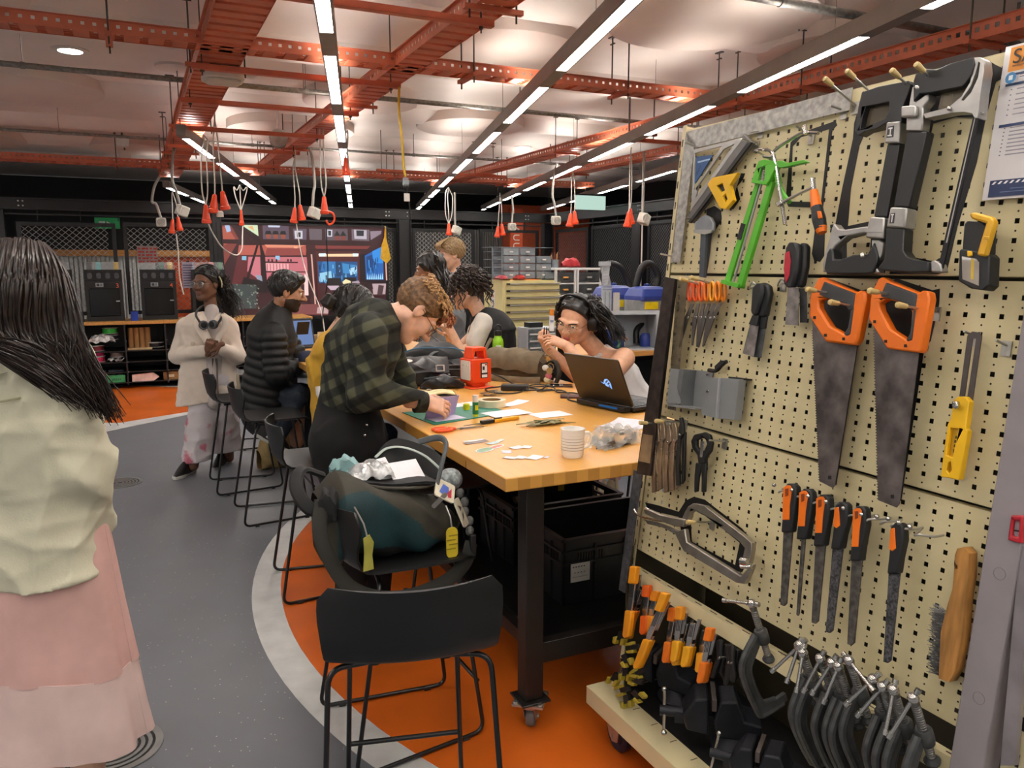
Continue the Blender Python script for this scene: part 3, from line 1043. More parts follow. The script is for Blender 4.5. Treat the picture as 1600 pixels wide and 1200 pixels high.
flat_print('print',[('4d4a66',R4(-.07,.14-k*.035,.07,.125-k*.035))for k in range(9)],FACE_U@Matrix.Translation((0,0,.003)),m_print,t)
obj('clip',G().box((0,0,.185),(.04,.012,.02)),m_black,t,smooth=False)
m_plug=mat('orange_plug','e2481c',.35,var=.03)
m_cord=mat('white_cord','cfc9bf',.5,var=.03)
m_box=mat('pale_socket_box','cfcdc0',.4,var=.03)
m_flex=mat('grey_flex_conduit','a29c94',.45,var=.05)
def plug_shape(x,y,z,tilt=0.,big=1.):
 g=G()
 M=Matrix.Translation((x,y,z))@Matrix.Rotation(tilt,4,'Y')
 b=big
 g.lathe([(.010*b,0),(.016*b,-.01),(.020*b,-.05),(.027*b,-.10),(.030*b,-.125),(.036*b,-.13),(.036*b,-.155),(.026*b,-.16),(.0,-.16)][::-1],14,M)
 return g
def plug_drop(name,u,v,zt,zb,n,label,spread=.022,cords=2,tail=None,top_bend=0.,big=1.,pig=0):
 t=thing(name,label,'power cord',at_table(u,v,0),'hanging power cords')
 r=random.Random(int(u*1000)+n)
 for k in range(n):
  dx=(k-(n-1)/2)*spread*2.2
  top=zb+.16+(k%2)*.03
  sp_=obj('socket',plug_shape(dx,(k%2)*.02,top,(k-(n-1)/2)*-.22,big),m_plug,t)
  for c in range(cords):
   o_=(c-(cords-1)/2)*.03
   pts=spline([(top_bend*.3,.0,zt),(o_+top_bend,.01,zt-.05-.1*abs(top_bend)),(o_*1.8+dx*.3+r.uniform(-.02,.02),.01,(zt+top)/2+.1),(o_*1.5+dx*.8,.0,top+.12),(dx,(k%2)*.02,top-.01)],6)
   obj('cord',G().tube(pts,.006,6),m_cord,t)
 if pig:
  obj('cap',G().lathe([(.018,0),(.03,-.01),(.03,-.05),(0,-.052)][::-1],12,Matrix.Translation((0,-.01,zb+.02))),m_white,t)
 return t
def box_drop(u,v,zt,zb,label,shape='square',bend=.05,tail=None):
 t=thing('power_socket',label,'socket',at_table(u,v,0),'hanging socket boxes')
 s=.105
 if shape=='square':
  obj('box',G().box((0,0,zb+s/2),(s,s*.9,s),Matrix.Translation((0,0,zb))@Matrix.Rotation(.35,4,'Y')@Matrix.Rotation(.5,4,'Z')@Matrix.Translation((0,0,-zb))),m_box,t,bevel=.008)
  obj('outlet',G().lathe([(.034,0),(.040,0),(.040,.006),(.034,.006),(.034,0)],20,Matrix.Translation((.0,-s*.56,zb+s/2))@Matrix.Rotation(PI/2,4,'X')),m_white,t)
 else:
  obj('box',G().prism(rrect(s,s*.95,.02),-.03,.03,Matrix.Translation((0,0,zb+s/2))@FACE_U),m_box,t,bevel=.006)
  for r0 in(.040,.026,.012):
   obj('outlet',G().ring(circ(r0,20),circ(r0-.008,20),.03,.038,Matrix.Translation((0,0,zb+s/2))@FACE_U),m_flex,t)
 pts=spline([(bend*.2,0,zt),(-bend*.6,0,zt-.12),(-bend,0,(zt+zb)/2),(-bend*.5,0,zb+.25),(0,0,zb+s)],6)
 obj('conduit',G().tube(pts,.014,8),m_flex,t)
 return t
box_drop(-.52,6.9,2.88,2.14,'pale square socket box hanging lowest left on a thick white conduit',bend=.06)
box_drop(-.68,7.8,2.62,2.06,'pale socket box with round outlet hanging at far left on grey conduit','round',bend=.08)
plug_drop('hanging_plug',-.54,7.6,2.5,1.98,2,'pair of orange plugs hanging over the printer numbered 4',.025,1)
plug_drop('hanging_plug',-.41,5.2,2.72,1.98,1,'single long orange plug with white cap hanging left of a close pair',cords=2,top_bend=.03,big=1.15)
plug_drop('hanging_plug',-.30,5.2,2.90,2.07,2,'close pair of orange plugs hanging on tan cords by the left tray',.03,1,big=1.2,pig=1)
plug_drop('hanging_plug',.01,6.3,2.42,2.02,1,'bundle of white cords ending in one small orange plug',cords=3,big=.7)
plug_drop('hanging_plug',.55,6.2,2.78,2.05,2,'two orange plugs side by side hanging before the video screen',.026,1,big=1.1)
box_drop(.70,6.2,2.80,2.11,'pale square socket box hanging between orange plugs before the screen',bend=-.03)
plug_drop('hanging_plug',.585,5.12,2.88,2.08,1,'orange plug with curled orange lead right of the pale box',cords=2,big=1.1)
obj('curl',G().tube(spline([(.02,0,2.11),(.075,0,2.09),(.085,0,2.03),(.04,0,1.99),(.01,0,2.03)]),.010,6),m_plug,[o for o in COL.objects if o.name.startswith('hanging_plug')and o.parent is None][-1])
plug_drop('hanging_plug',.79,5.12,2.86,2.43,1,'orange plug highest up, dangling against the lamp row',cords=2,big=1.1)
plug_drop('hanging_plug',2.88,8.0,2.66,2.03,1,'orange plug hanging straight above the blond man',cords=3,big=1.15)
box_drop(2.97,8.0,2.6,2.05,'pale square socket box above the blond man',bend=.0)
plug_drop('hanging_plug',3.64,8.0,2.62,2.01,2,'two orange plugs spread apart above the drawer organiser',.03,1,big=1.1)
box_drop(3.82,8.0,2.58,2.11,'white socket box right above the drawer organiser','round',bend=-.02)
box_drop(3.54,6.2,2.80,2.10,'round faced socket box on a bent grey conduit near the corner post','round',bend=.05)
plug_drop('hanging_plug',3.77,6.2,2.78,2.08,2,'two orange plugs spread apart right of the round faced socket box',.028,1,big=1.2)
plug_drop('hanging_plug',3.51,4.6,2.78,2.00,2,'stacked orange plugs close to the tool board corner',.012,1,big=1.15)
box_drop(3.66,4.6,2.75,2.04,'pale square socket box hanging nearest the tool board',bend=.0)
def cable(name,pts,r,m,label,M=None,cat='cable',n=8,k=8,group=None):
 o=tag(obj(name,G().tube(spline(pts,k),r,n),m),label,cat,group)
 o.matrix_world=M or MT
 return o
cable('white_cable',[(-.40,5.2,1.99),(-.36,5.25,1.90),(-.27,5.4,1.78),(-.14,5.6,1.72),(-.05,5.9,1.78),(.0,6.2,1.92),(.02,6.3,2.03)],.006,m_cord,'white cable looping between two orange plugs before the screen edge')
cable('white_cable',[(-.54,7.6,1.98),(-.53,7.6,1.8),(-.53,7.62,1.5),(-.50,7.6,1.3)],.007,m_cord,'white cable dropping in front of the printer numbered 4')
cable('white_cable',[(.53,6.2,2.06),(.54,6.1,1.8),(.57,5.9,1.5),(.62,5.6,1.2),(.60,5.35,.99)],.005,m_cord,'thin white cable dropping to the table past the bearded head')
cable('black_cable',[(.60,5.12,2.0),(.60,5.14,1.8),(.61,5.2,1.5),(.60,5.4,1.2),(.60,5.5,.9),(.6,5.5,.6)],.005,m_black,'thin black cable dropping across the lit screen')
cable('white_cable',[(3.66,4.6,2.05),(3.66,4.6,1.7),(3.67,4.62,1.3),(3.66,4.6,.95)],.008,m_cord,'white tube cable dropping behind the grey bin')
yc=thing('extension_lead','yellow extension cord hanging to a clear plug and white tag','cord',at_table(.585,2.85,0))
obj('yellow_lead',G().tube(spline([(0,0,2.74),(-.005,0,2.6),(.012,0,2.42),(.02,0,2.25),(.03,.0,2.19)]),.0085,8),mat('yellow_rubber','c9a11a',.45),yc)
obj('clear_socket',G().lathe([(.0,2.19),(.018,2.185),(.022,2.15),(.020,2.13),(0,2.13)],12,Matrix.Translation((.032,0,0))),m_clear,yc)
obj('black_plug',G().lathe([(.0,2.145),(.016,2.14),(.017,2.12),(.006,2.10),(0,2.10)],12,Matrix.Translation((.034,0,0))),m_black,yc)
obj('paper_tag',G().box((.035,-.005,2.06),(.038,.002,.05)),m_white,yc,smooth=False)
obj('black_lead',G().tube(spline([(.034,0,2.10),(.05,0,2.03),(.065,.02,1.92),(.075,.05,1.7),(.09,.1,1.45),(.13,.15,1.25),(.2,.0,1.15),(.22,-.3,1.08),(.25,-.55,.985)]),.005,6),m_black,yc)
ZT=.96
m_but=None
def wood_block():
 m=mat('beech_block','c58a3f',.36,var=0)
 nt=m.node_tree
 b=nt.nodes['Principled BSDF']
 tc=nt.nodes.new('ShaderNodeTexCoord')
 br=nt.nodes.new('ShaderNodeTexBrick')
 br.offset=.43
 mp=nt.nodes.new('ShaderNodeMapping')
 mp.inputs['Rotation'].default_value=(0,0,PI/2)
 nt.links.new(tc.outputs['Object'],mp.inputs['Vector'])
 nt.links.new(mp.outputs['Vector'],br.inputs['Vector'])
 br.inputs['Scale'].default_value=1.
 br.inputs['Brick Width'].default_value=.62
 br.inputs['Row Height'].default_value=.043
 br.inputs['Mortar Size'].default_value=.0006
 br.inputs['Color1'].default_value=lin('daa14e')
 br.inputs['Color2'].default_value=lin('d89e4b')
 br.inputs['Mortar'].default_value=lin('c08a40')
 no=nt.nodes.new('ShaderNodeTexNoise')
 mp2=nt.nodes.new('ShaderNodeMapping')
 mp2 .inputs['Scale'].default_value=(30,2.2,30)
 nt.links.new(tc.outputs['Object'],mp2 .inputs['Vector'])
 nt.links.new(mp2 .outputs['Vector'],no.inputs['Vector'])
 no.inputs['Scale'].default_value=2
 no.inputs['Detail'].default_value=6
 mx=nt.nodes.new('ShaderNodeMix')
 mx.data_type='RGBA'
 mx.blend_type='MULTIPLY'
 mx.inputs['Factor'].default_value=.22
 nt.links.new(br.outputs['Color'],mx.inputs['A'])
 nt.links.new(no.outputs['Color'],mx.inputs['B'])
 r=nt.nodes.new('ShaderNodeValToRGB')
 r.color_ramp.elements[0].color=(.72,.70,.66,1)
 r.color_ramp.elements[1].color=(1.1,1.1,1.1,1)
 nt.links.new(no.outputs['Fac'],r.inputs['Fac'])
 nt.links.new(r.outputs['Color'],mx.inputs['B'])
 nt.links.new(mx.outputs['Result'],b.inputs['Base Color'])
 return m
m_but=wood_block()
m_leg=mat('table_leg_black','1a1716',.42,var=.06)
m_rubber=mat('grey_rubber','6d6c6b',.6,var=.05)
m_chrome=mat('zinc_plate','b5b2ad',.3,.85,var=.05)
def caster(parent,x,y,r=.038,h=.115,rot=.6,brake=True,tyre=None,name='caster'):
 M=Matrix.Translation((x,y,0))@Matrix.Rotation(rot,4,'Z')
 g=G()
 g.box((0,0,h-.004),(.11,.11,.008),M)
 for a in(-1,1):
  for b in(-1,1):
   g.cyl((a*.043,b*.043,h-.012),(a*.043,b*.043,h+.006),.008,6,M=M)
 g.cyl((0,0,h-.03),(0,0,h-.006),.032,16,M=M)
 for s_ in(-1,1):
  g.prism([(-.035,h-.02),(.035,h-.02),(.045,r*.9),(.02,r*.7),(.0,r*.9)],s_*.02-.002,s_*.02+.002,M@FACE_U)
 g.cyl((.022,-.028,r),(.022,.028,r),.009,8,M=M)
 c=obj(name,g,m_chrome,parent,M=None)
 w=G()
 w.lathe([(.008,-.014),(r*.55,-.015),(r*.6,-.011),(r*.8,-.011),(r*.96,-.014),(r,-.008),(r,.008),(r*.96,.014),(r*.8,.011),(r*.6,.011),(r*.55,.015),(.008,.014)],24,M@Matrix.Translation((.022,0,r))@Matrix.Rotation(PI/2,4,'X'))
 obj('wheel',w,tyre or m_rubber,c)
 if brake:
  obj('brake_lever',G().prism([(.03,h-.03),(.06,h-.035),(.072,.035),(.055,.03)],-.016,.016,M@FACE_U),mat('brake_grey','5b605f',.5),c,bevel=.003)
 return c
def work_table(v0,L,label,legs,near=True):
 t=thing('work_table',label,'table',at_table(0,v0,0),'wooden work tables')
 W=1.22
 top=obj('tabletop',G().box((W/2,L/2,ZT-.0225),(W,L,.045)),m_but,t,bevel=.004)
 if near:
  for(p,q)in(((-.0006,.33,ZT-.03),(.002,.002,.026)),((-.0006,1.02,ZT-.022),(.002,.002,.044)),((-.0006,1.75,ZT-.022),(.002,.002,.044))):
   obj('edge_seam',G().box(p,q),mat('seam_brown','7c5226',.6,var=0),top,smooth=False)
 for(x,y)in((.155,.13),(W-.155,.13),(.155,L-.13),(W-.155,L-.13)):
  g=G()
  g.box((x,y,.52),(.068,.068,.79))
  g.box((x,y,.119),(.11,.11,.008))
  l=obj('leg',g,m_leg,t,bevel=.003)
  caster(t,x,y,rot=.9 if y<1 else 2.2)
 for y in(.13,L-.13):
  obj('cross_bar',G().box((W/2,y,.285),(W-.31-.068,.045,.075)),m_leg,t,bevel=.002)
 for x in(.22,W-.22):
  obj('long_bar',G().box((x,L/2,.26),(.05,L-.30,.05)),m_leg,t,smooth=False)
 for x in(.155,W-.155):
  obj('apron',G().box((x,L/2,ZT-.075),(.04,L-.33,.06)),m_leg,t,smooth=False)
 obj('lower_shelf',G().box((W/2,L/2,.292),(W-.46,L-.35,.012)),mat('shelf_black','0e0e0f',.35,var=.1),t,smooth=False)
 return t
work_table(0,2.36,'near wooden block work table on black casters, covered in crafts',4)
work_table(2.375,2.36,'far wooden work table end to end behind the near one',4,near=False)
m_shell=mat('stool_shell_black','0d0e0f',.5,var=.05,bump=.08,bscale=500)
m_wire=mat('stool_wire_black','0e0e10',.3,var=0,coat=.2)
def make_stool(name='bar_stool'):
 t=thing(name,'black plastic bar stool on a wire sled frame','stool',Matrix.Identity(4),'black bar stools around the table')
 zs=.655
 def sec(a,b):
  x=(a-.5)*2
  L=b*.70
  if L<.36:
   y=.20-L
   z=zs+.004*math.cos(x*2)+(.018*(x*x)if L<.3 else.018*x*x)
   if L<.05:
    z-=.018*(1-L/.05)**2
   w=.205+.012*math.sin(L/.36*PI)
  else:
   q=(L-.36)/.34
   ang=min(1,q/.45)
   y=-.16-.085*math.sin(ang*PI/2)-.035*max(0,q-.3)
   z=zs+.085*(1-math.cos(ang*PI/2))+max(0,q-.45)*.235
   w=.205+.016*min(1,q*1.6)
   y+=.055*x*x*min(1,q*1.4)
   z+=.018*x*x*(1-min(1,q))
  e=1.
  if b>.90:
   k=(b-.90)/.10
   e=1-.13*(1-math.sqrt(max(0,1-k*k)))
  if b<.08:
   k=1-b/.08
   e=1-.16*(1-math.sqrt(max(0,1-k*k)))
  return(x*w*e,y,z)
 obj('shell',G().grid(sec,30,16,thick=-.009),m_shell,t,angle=60)
 r=.0075
 for s_ in(-1,1):
  side=[(s_*.10,-.13,zs-.024),(s_*.205,-.145,zs-.026),(s_*.235,-.25,.012),(s_*.175,.225,.012),(s_*.150,.14,zs-.02),(s_*.06,.13,zs-.016)]
  fr=obj('sled_frame',G().tube(fillet(side,.045,6),r,10),m_wire,t)
  for y_ in(-.17,.15):
   q=(y_+.25)/.475
   obj('glide',G().cyl((s_*(.235-.06*q),y_-.012,.006),(s_*(.235-.06*q),y_+.012,.006),.0062+.004,8),m_rubber if False else m_black,fr)
 f=.20
 obj('foot_bar',G().tube([(-.168,.205,f),(.168,.205,f)],r,10),m_wire,t)
 obj('seat_bar',G().tube([(-.07,-.13,zs-.022),(-.05,.13,zs-.018),(.05,.13,zs-.018),(.07,-.13,zs-.022)],r,8),m_wire,t)
 for s_ in(-1,1):
  g=G().lathe([(.0,-.012),(.016,-.012),(.018,-.004),(.022,.004)],10,Matrix.Translation((s_*.09,-.135,zs-.014)))
  obj('mount',g,m_black,t)
 return t
FU=-PI/2
stool0=make_stool()
stool0 .matrix_world=at(-.285,2.03,0,.20)
stool0['label']='black bar stool nearest the camera, empty, its back turned to us'
for(u,v,rz,lab)in((-.235,.34,FU+.03,'black bar stool carrying the overfull olive backpack'),(.19,1.12,FU,'black bar stool tucked fully under the near table edge'),(-.20,1.76,FU-.06,'black bar stool behind the black trousers, under the yellow top'),(-.24,3.06,FU+.02,'empty black bar stool in front of the puffer jacket'),(-.33,3.86,FU+.02,'black bar stool under the man in the puffer jacket'),(-.02,5.25,FU-.1,'black bar stool at the far end, seen behind the cream coat'),(1.62,1.62,PI/2,'black bar stool under the woman wearing headphones'),(1.62,3.22,PI/2,'black bar stool under the curly haired sitter in the vest')):
 dup(stool0,at_table(u,v,0,rz),lab)
m_crate=mat('crate_black','121213',.4,var=.08)
def crate(u,v,label,M=None,w=.56,d=.38,h=.27,paper=True,m=m_crate):
 t=thing('storage_crate',label,'crate',M or at_table(u,v,.299),'black stacking crates under the table')
 r=.02
 g=G()
 g.box((w/2,d/2,.006),(w-.02,d-.02,.012))
 obj('floor_plate',g,m,t,smooth=False)
 def wall(nm,M,L,hole):
  g=G()
  if hole:
   a=L*.36
   g.box((a/2,0,h/2),(a,.012,h))
   g.box((L-a/2,0,h/2),(a,.012,h))
   g.box((L/2,0,h*.36),(L-2*a,.012,h*.72))
   g.box((L/2,0,h*.96),(L-2*a,.012,h*.08))
  else:
   g.box((L/2,0,h/2),(L,.012,h))
  for z in(h*.98,h*.80,h*.62):
   g.box((L/2,-.010,z),(L,.012,.010))
  for k in range(1,4):
   if not hole or k!=2:
    g.box((L*k/4,-.010,h*.45),(.008,.012,h*.86))
  for k in range(10):
   g.box((L*.12+k*.012,-.008,h*.71),(.004,.006,h*.16))
   g.box((L*.88-k*.012,-.008,h*.71),(.004,.006,h*.16))
  obj(nm,g,m,t,smooth=False,M=M)
 wall('side_wall',Matrix.Translation((0,.006,0)),w,False)
 wall('side_wall',Matrix.Translation((w,d-.006,0))@Matrix.Rotation(PI,4,'Z'),w,False)
 wall('end_wall',Matrix.Translation((w-.006,0,0))@Matrix.Rotation(PI/2,4,'Z'),d,True)
 wall('end_wall',Matrix.Translation((.006,d,0))@Matrix.Rotation(-PI/2,4,'Z'),d,False)
 if paper:
  lb=obj('paper_label',G().box((.065,-.018,h*.50),(.085,.002,.075)),mat('label_grey','a9a59c',.7),t,smooth=False)
  flat_print('handwriting',[('3a3a3a',R4(.03+.012*k,h*.58,.037+.012*k,h*.60))for k in range(5)]+[('4a4a4a',[(.035+.014*k,h*.49),(.044+.014*k,h*.50),(.04+.014*k,h*.52)])for k in range(4)]+[('777777',R4(.028,h*.435,.10,h*.445))],FACE_U@Matrix.Translation((0,0,.0195)),m_print,lb)
 return t
crate(.43,.39,'black stacking crate with a paper label nearest under the table')
crate(.43,.84,'open black crate second from the near table end',paper=False)
crate(.45,1.40,'black crate behind the first two under the near table',paper=False)
sb=tag(obj('spray_nozzle',G().tube(spline([(0,0,0),(.05,.01,.012),(.10,.015,.0),(.16,.03,-.01)]),[.018,.016,.012,.009,.008,.007,.007,.006,.006,.006,.006,.006,.006,.006,.006,.006,.006,.006,.006,.006,.006,.006,.006,.006,.006][:25],8),m_chrome),'small chromed hose end lying in the second open crate','nozzle')
sb.matrix_world=at_table(.52,1.02,.545)
yt=tag(obj('sticky_note',G().box((0,0,0),(.035,.002,.03)),mat('dull_yellow','a38a1e',.6)),'small yellow sticker inside the open crate wall','sticker')
yt.matrix_world=at_table(.86,1.19,.52)
def on_t(u,v,rot=0.,dz=.0008):
 return at_table(u,v,ZT+dz,rot)
m_mugw=mat('white_ceramic','efede8',.22,var=.02,coat=.3)
t=thing('mug','white ribbed ceramic mug near the front table edge','mug',on_t(.335,.165,-.15))
obj('cup',G().lathe([(0,.004),(.030,.003),(.031,0),(.034,.0),(.038,.010),(.0405,.045),(.042,.092),(.0435,.100),(.0405,.100),(.0385,.09),(.036,.015),(0,.012)],40),m_mugw,t)
g=G()
for k in range(6):
 g.tube([(.0405*math.cos(a),.0405*math.sin(a),.028+k*.010)for a in[2*PI*i/32 for i in range(32)]],.0012,5,closed=True)
o=obj('rib',g,mat('mug_line','9a958c',.4,var=0),t)
o['kind']='stuff'
obj('handle',G().tube(spline([(.038,0,.082),(.062,0,.080),(.068,0,.058),(.058,0,.034),(.037,0,.026)]),.0055,8,up=(0,1,0)),m_mugw,t)
t=thing('cutting_mat','green cutting mat under the lilac card','mat',on_t(.03,.89,0))
obj('sheet',G().prism([(.055,.0),(.47,.13),(.43,.36),(.02,.33)],0,.003),mat('mat_green','1f7f6a',.45,var=.04),t,smooth=False)
MM=Matrix.Translation((0,0,.0032))
flat_print('grid_lines',[('3f9d88',R4(.08+.03*k,.02+.03*k*.3,.081+.03*k,.32))for k in range(11)],MM,m_print,t)
m_paper=mat('white_paper','ebeaee',.6,var=.02)
m_lilac=mat('lilac_card','b3a5d0',.55,var=.03)
t=thing('folded_card','lilac folded card held open on the cutting mat','card',on_t(.125,.955,.18,.0055))
obj('base_leaf',G().box((.055,.03,.0008),(.15,.10,.0016)),mat('card_white_lilac','d6cfe4',.5),t,smooth=False)
obj('raised_leaf',G().box((0,0,.05),(.15,.0016,.10),Matrix.Translation((.055,.078,.002))@Matrix.Rotation(.42,4,'X')),m_lilac,t,smooth=False)
def paper(u,v,w,d,rot,label,c=None,grp=None,dz=.0008,outline=None,name='paper_sheet',curl=0.):
 m_=m_paper if c is None else mat('paper_'+c,c,.6,var=.03)
 g=G().prism(outline,0,.0012)if outline else G().grid(lambda a,b:(w*(a-.5),d*(b-.5),.0006+curl*(abs(a-.5)*2)**3),8,2,thick=.0006)
 o=tag(obj(name,g,m_,smooth=not outline),label,'paper',grp)
 o.matrix_world=on_t(u,v,rot,dz)
 return o
paper(.47,1.0,.20,.13,.15,'white lined paper lying just right of the cutting mat',dz=.004)
paper(.64,.90,.17,.12,.05,'blank white paper right of the yellow knife')
paper(.36,1.29,.22,.10,.3,'white paper partly under the masking tape roll')
paper(.60,1.22,.20,.07,.5,'narrow white strip of paper right of the tape roll',curl=.006)
for k,(u,v,r)in enumerate(((.74,.49,.32),(.75,.50,.42),(.76,.515,.5))):
 paper(u,v,.21,.13,r,['bottom sheet of the white paper stack beside the plastic bag','middle sheet of the white paper stack beside the bag','top sheet of the white paper stack beside the laptop'][k],'d9d8df','stacked sheets by the laptop',dz=.001+k*.004,curl=.012)
cuts=[(.12,.545,.085,.018,.1,'e3e2e6','white paper strip topmost of the cut outs near the edge'),(.115,.515,.10,.03,.12,'8f7f78','grey brown cut out strip near the table edge'),(.165,.475,.05,.03,.25,'b9cfd2','pale blue paper cut out beside the brown strip'),(.205,.50,.05,.02,.6,'d8d6cf','thin off white paper scrap right of the blue cut out'),(.155,.325,.035,.045,-.4,'dddde4','lined white paper square nearest the mug'),(.215,.37,.05,.04,.2,'e4e4e8','ragged white paper scrap left of the mug'),(.25,.36,.04,.035,.7,'e4e4e8','second ragged white scrap closest to the mug'),(.125,.235,.03,.045,.7,'dfdfe4','white rectangle at the corner, leftmost of the front row'),(.16,.225,.04,.035,.6,'dcdce2','white rectangle with a printed mark in the front row'),(.205,.205,.06,.045,.6,'e2e2e6','largest white rectangle of the front row'),(.245,.19,.03,.014,.6,'dedee4','small white slip at the right end of the front row')]
for(u,v,w,d,r,c,lab)in cuts:
 paper(u,v,w,d,r,lab,c,'paper cut outs',name='paper_cutout',curl=.002)
for(u,v,rx,ry,c,lab)in((.095,.385,.045,.026,'8fae8c','round mint green cut out shape near the table edge'),(.155,.415,.042,.018,'c98474','coral red oval cut out touching the mint one')):
 t=thing('paper_cutout',lab,'paper',on_t(u,v,.5),'paper cut outs')
 obj('white_border',G().prism(circ(rx,24,ry=ry),0,.001),m_paper,t,smooth=False)
 obj('coloured_face',G().prism(circ(rx-.006,24,ry=ry-.006),.0008,.0016),mat('cut_'+c,c,.6),t,smooth=False)
m_or=mat('orange_handle','e2551a',.35,var=.03)
m_steel=mat('tool_steel','9a9792',.3,.9,var=.1,scale=30)
t=thing('scissors','orange handled scissors lying on the table by the cutting mat','scissors',on_t(.075,.765,-.02))
g=G()
for(x,y,rx,ry)in((-.005,.022,.030,.017),(.0,-.014,.034,.016)):
 g.tube([(x+rx*math.cos(a),y+ry*math.sin(a),.006)for a in[2*PI*i/20 for i in range(20)]],.006,8,closed=True)
g.tube([(.028,.014,.006),(.055,.002,.006)],[.007,.005],8)
g.tube([(.030,-.008,.006),(.055,-.002,.006)],[.007,.005],8)
obj('handle',g,m_or,t)
for(s_,dz)in((1,.005),(-1,.003)):
 obj('blade',G().prism([(.05,s_*-.005),(.08,s_*.009),(.18,s_*.003),(.085,s_*-.004)],dz,dz+.002),m_steel,t,smooth=False)
obj('pivot',G().lathe([(.005,0),(.005,.009),(0,.009)],10,Matrix.Translation((.08,0,0))),m_chrome,t)
t=thing('craft_knife','yellow and black craft knife lying by the papers','knife',on_t(.20,.805,.24))
obj('body',G().prism([(.10,-.011),(.25,-.012),(.275,-.008),(.275,.010),(.25,.013),(.10,.011)],0,.014),mat('knife_yellow','e0a21b',.35),t,bevel=.003)
obj('grip',G().prism([(.07,-.010),(.135,-.013),(.135,.013),(.07,.010)],.001,.016),m_black,t,bevel=.002)
obj('slider',G().box((.16,0,.016),(.04,.008,.005)),m_black,t)
obj('blade',G().prism([(-.02,.001),(.08,-.008),(.08,.008)],.005,.0066),mat('dark_blade','3a3a3c',.3,.7),t,smooth=False)
t=thing('glue_stick','upright green and white glue stick with yellow base','glue',on_t(.312,.985))
obj('base_ring',G().lathe([(0,0),(.0125,0),(.0125,.014),(0,.014)],20),mat('glue_yellow','d8d21c',.35),t)
obj('tube',G().lathe([(0,.014),(.014,.014),(.014,.068),(0,.068)],20),mat('glue_green','1c7a42',.35),t)
obj('collar',G().lathe([(0,.068),(.0125,.068),(.0135,.098),(0,.098)],20),m_white,t)
obj('label_band',G().box((0,-.0135,.044),(.014,.003,.022)),mat('glue_yellow','d8d21c',.35),t,smooth=False)
t=thing('yellow_stopper','yellow glue stick cap standing left of the glue stick','cap',on_t(.34,1.16))
obj('cap',G().lathe([(0,0),(.0150,0),(.0155,.004),(.0150,.028),(.012,.031),(0,.031)],20),MATS['glue_yellow'],t)
g=G()
for k in range(12):
 a=2*PI*k/12
 g.box((.0152*math.cos(a),.0152*math.sin(a),.012),(.002,.002,.016))
o=obj('grip_ribs',g,MATS['glue_yellow'],t)
o['kind']='stuff'
t=thing('tape_roll','wide roll of cream masking tape lying flat','tape',on_t(.485,1.20))
obj('tape',G().lathe([(.045,0),(.066,0),(.066,.034),(.045,.034),(.045,0)],40),mat('masking_tape','d9cfae',.6),t)
obj('core',G().lathe([(.042,.001),(.0452,.001),(.0452,.033),(.042,.033),(.042,.001)],40),m_card,t)
rl=random.Random(11)
leafm=[mat('leaf_'+c,c,.6,var=.1)for c in('7d7a4c','8c8657','6d6a48','948b66')]
labs_l=None
for k in range(16):
 a=rl.uniform(0,2*PI)
 L=rl.uniform(.05,.10)
 g=G().grid(lambda p,q:((p-.5)*L,(q-.5)*.022*max(.12,math.sin(PI*p)),.004*math.sin(PI*p)+.003*(q-.5)**2*4),7,2,thick=.0012)
 o=tag(obj('dried_leaf',g,leafm[k%4]),'narrow olive dried leaf in the heap on the bare wood','leaf','dried leaves heaped on the table')
 o.matrix_world=on_t(.50+rl.gauss(0,.05),.715+rl.gauss(0,.03),a if k>2 else.1*k,.001+.0018*(k//2))
o=tag(obj('dried_leaf',G().grid(lambda p,q:((p-.5)*.11,(q-.5)*.02*max(.12,math.sin(PI*p)),.003*math.sin(PI*p)),7,2,thick=.0012),leafm[0]),'single dried leaf lying apart to the right of the heap','leaf','dried leaves heaped on the table')
o.matrix_world=on_t(.60,.70,-.1)
for k in range(9):
 a=rl.uniform(0,PI)
 g=G().prism([(-.03,-.006),(.0,-.010),(.032,-.003),(.02,.008),(-.02,.010)],0,.003)
 o=tag(obj('scrap_clip',g,m_steel if k%3 else mat('scrap_olive','6a6346',.5)),'small metal and olive scrap piece in the pile beyond the tape','scrap','scrap pieces beyond the tape roll')
 o.matrix_world=on_t(.60+rl.gauss(0,.035),1.50+rl.gauss(0,.03),a,.001+.003*k)
m_ob=mat('outlet_orange','e4481a',.35,var=.03)
t=thing('outlet_block','orange portable power outlet block with carrying handle','power outlet',on_t(.655,1.80,.17))
g=G()
g.prism(rrect(.15,.15,.012),0,.008)
g.prism(rrect(.085,.085,.012),.008,.03)
g.box((0,0,.095),(.125,.125,.13))
g.box((0,0,.030),(.10,.10,.02))
obj('body',g,m_ob,t,bevel=.005)
hd=[(-.05,.160),(-.036,.215),(.036,.215),(.05,.160)]
g=G()
g.prism([(-.055,.160),(-.042,.222),(.042,.222),(.055,.160),(.034,.160),(.026,.202),(-.026,.202),(-.034,.160)],-.04,.04,FACE_U)
obj('handle',g,m_ob,t,bevel=.004)
obj('socket_plate',G().prism(rrect(.095,.105,.008),.0,.004,Matrix.Translation((-.0625,0,.098))@Matrix.Rotation(-PI/2,4,'Z')@FACE_U),m_white,t)
for(x,z)in((-.02,.125),(.02,.125)):
 obj('socket_pin',G().cyl((-.0665,x,z),(-.070,x,z),.006,10),mat('beige_pin','b5b0a4',.4),t)
lb=obj('rating_label',G().box((.015,-.0632,.098),(.045,.0012,.085)),mat('label_dark','2a2022',.5),t,smooth=False)
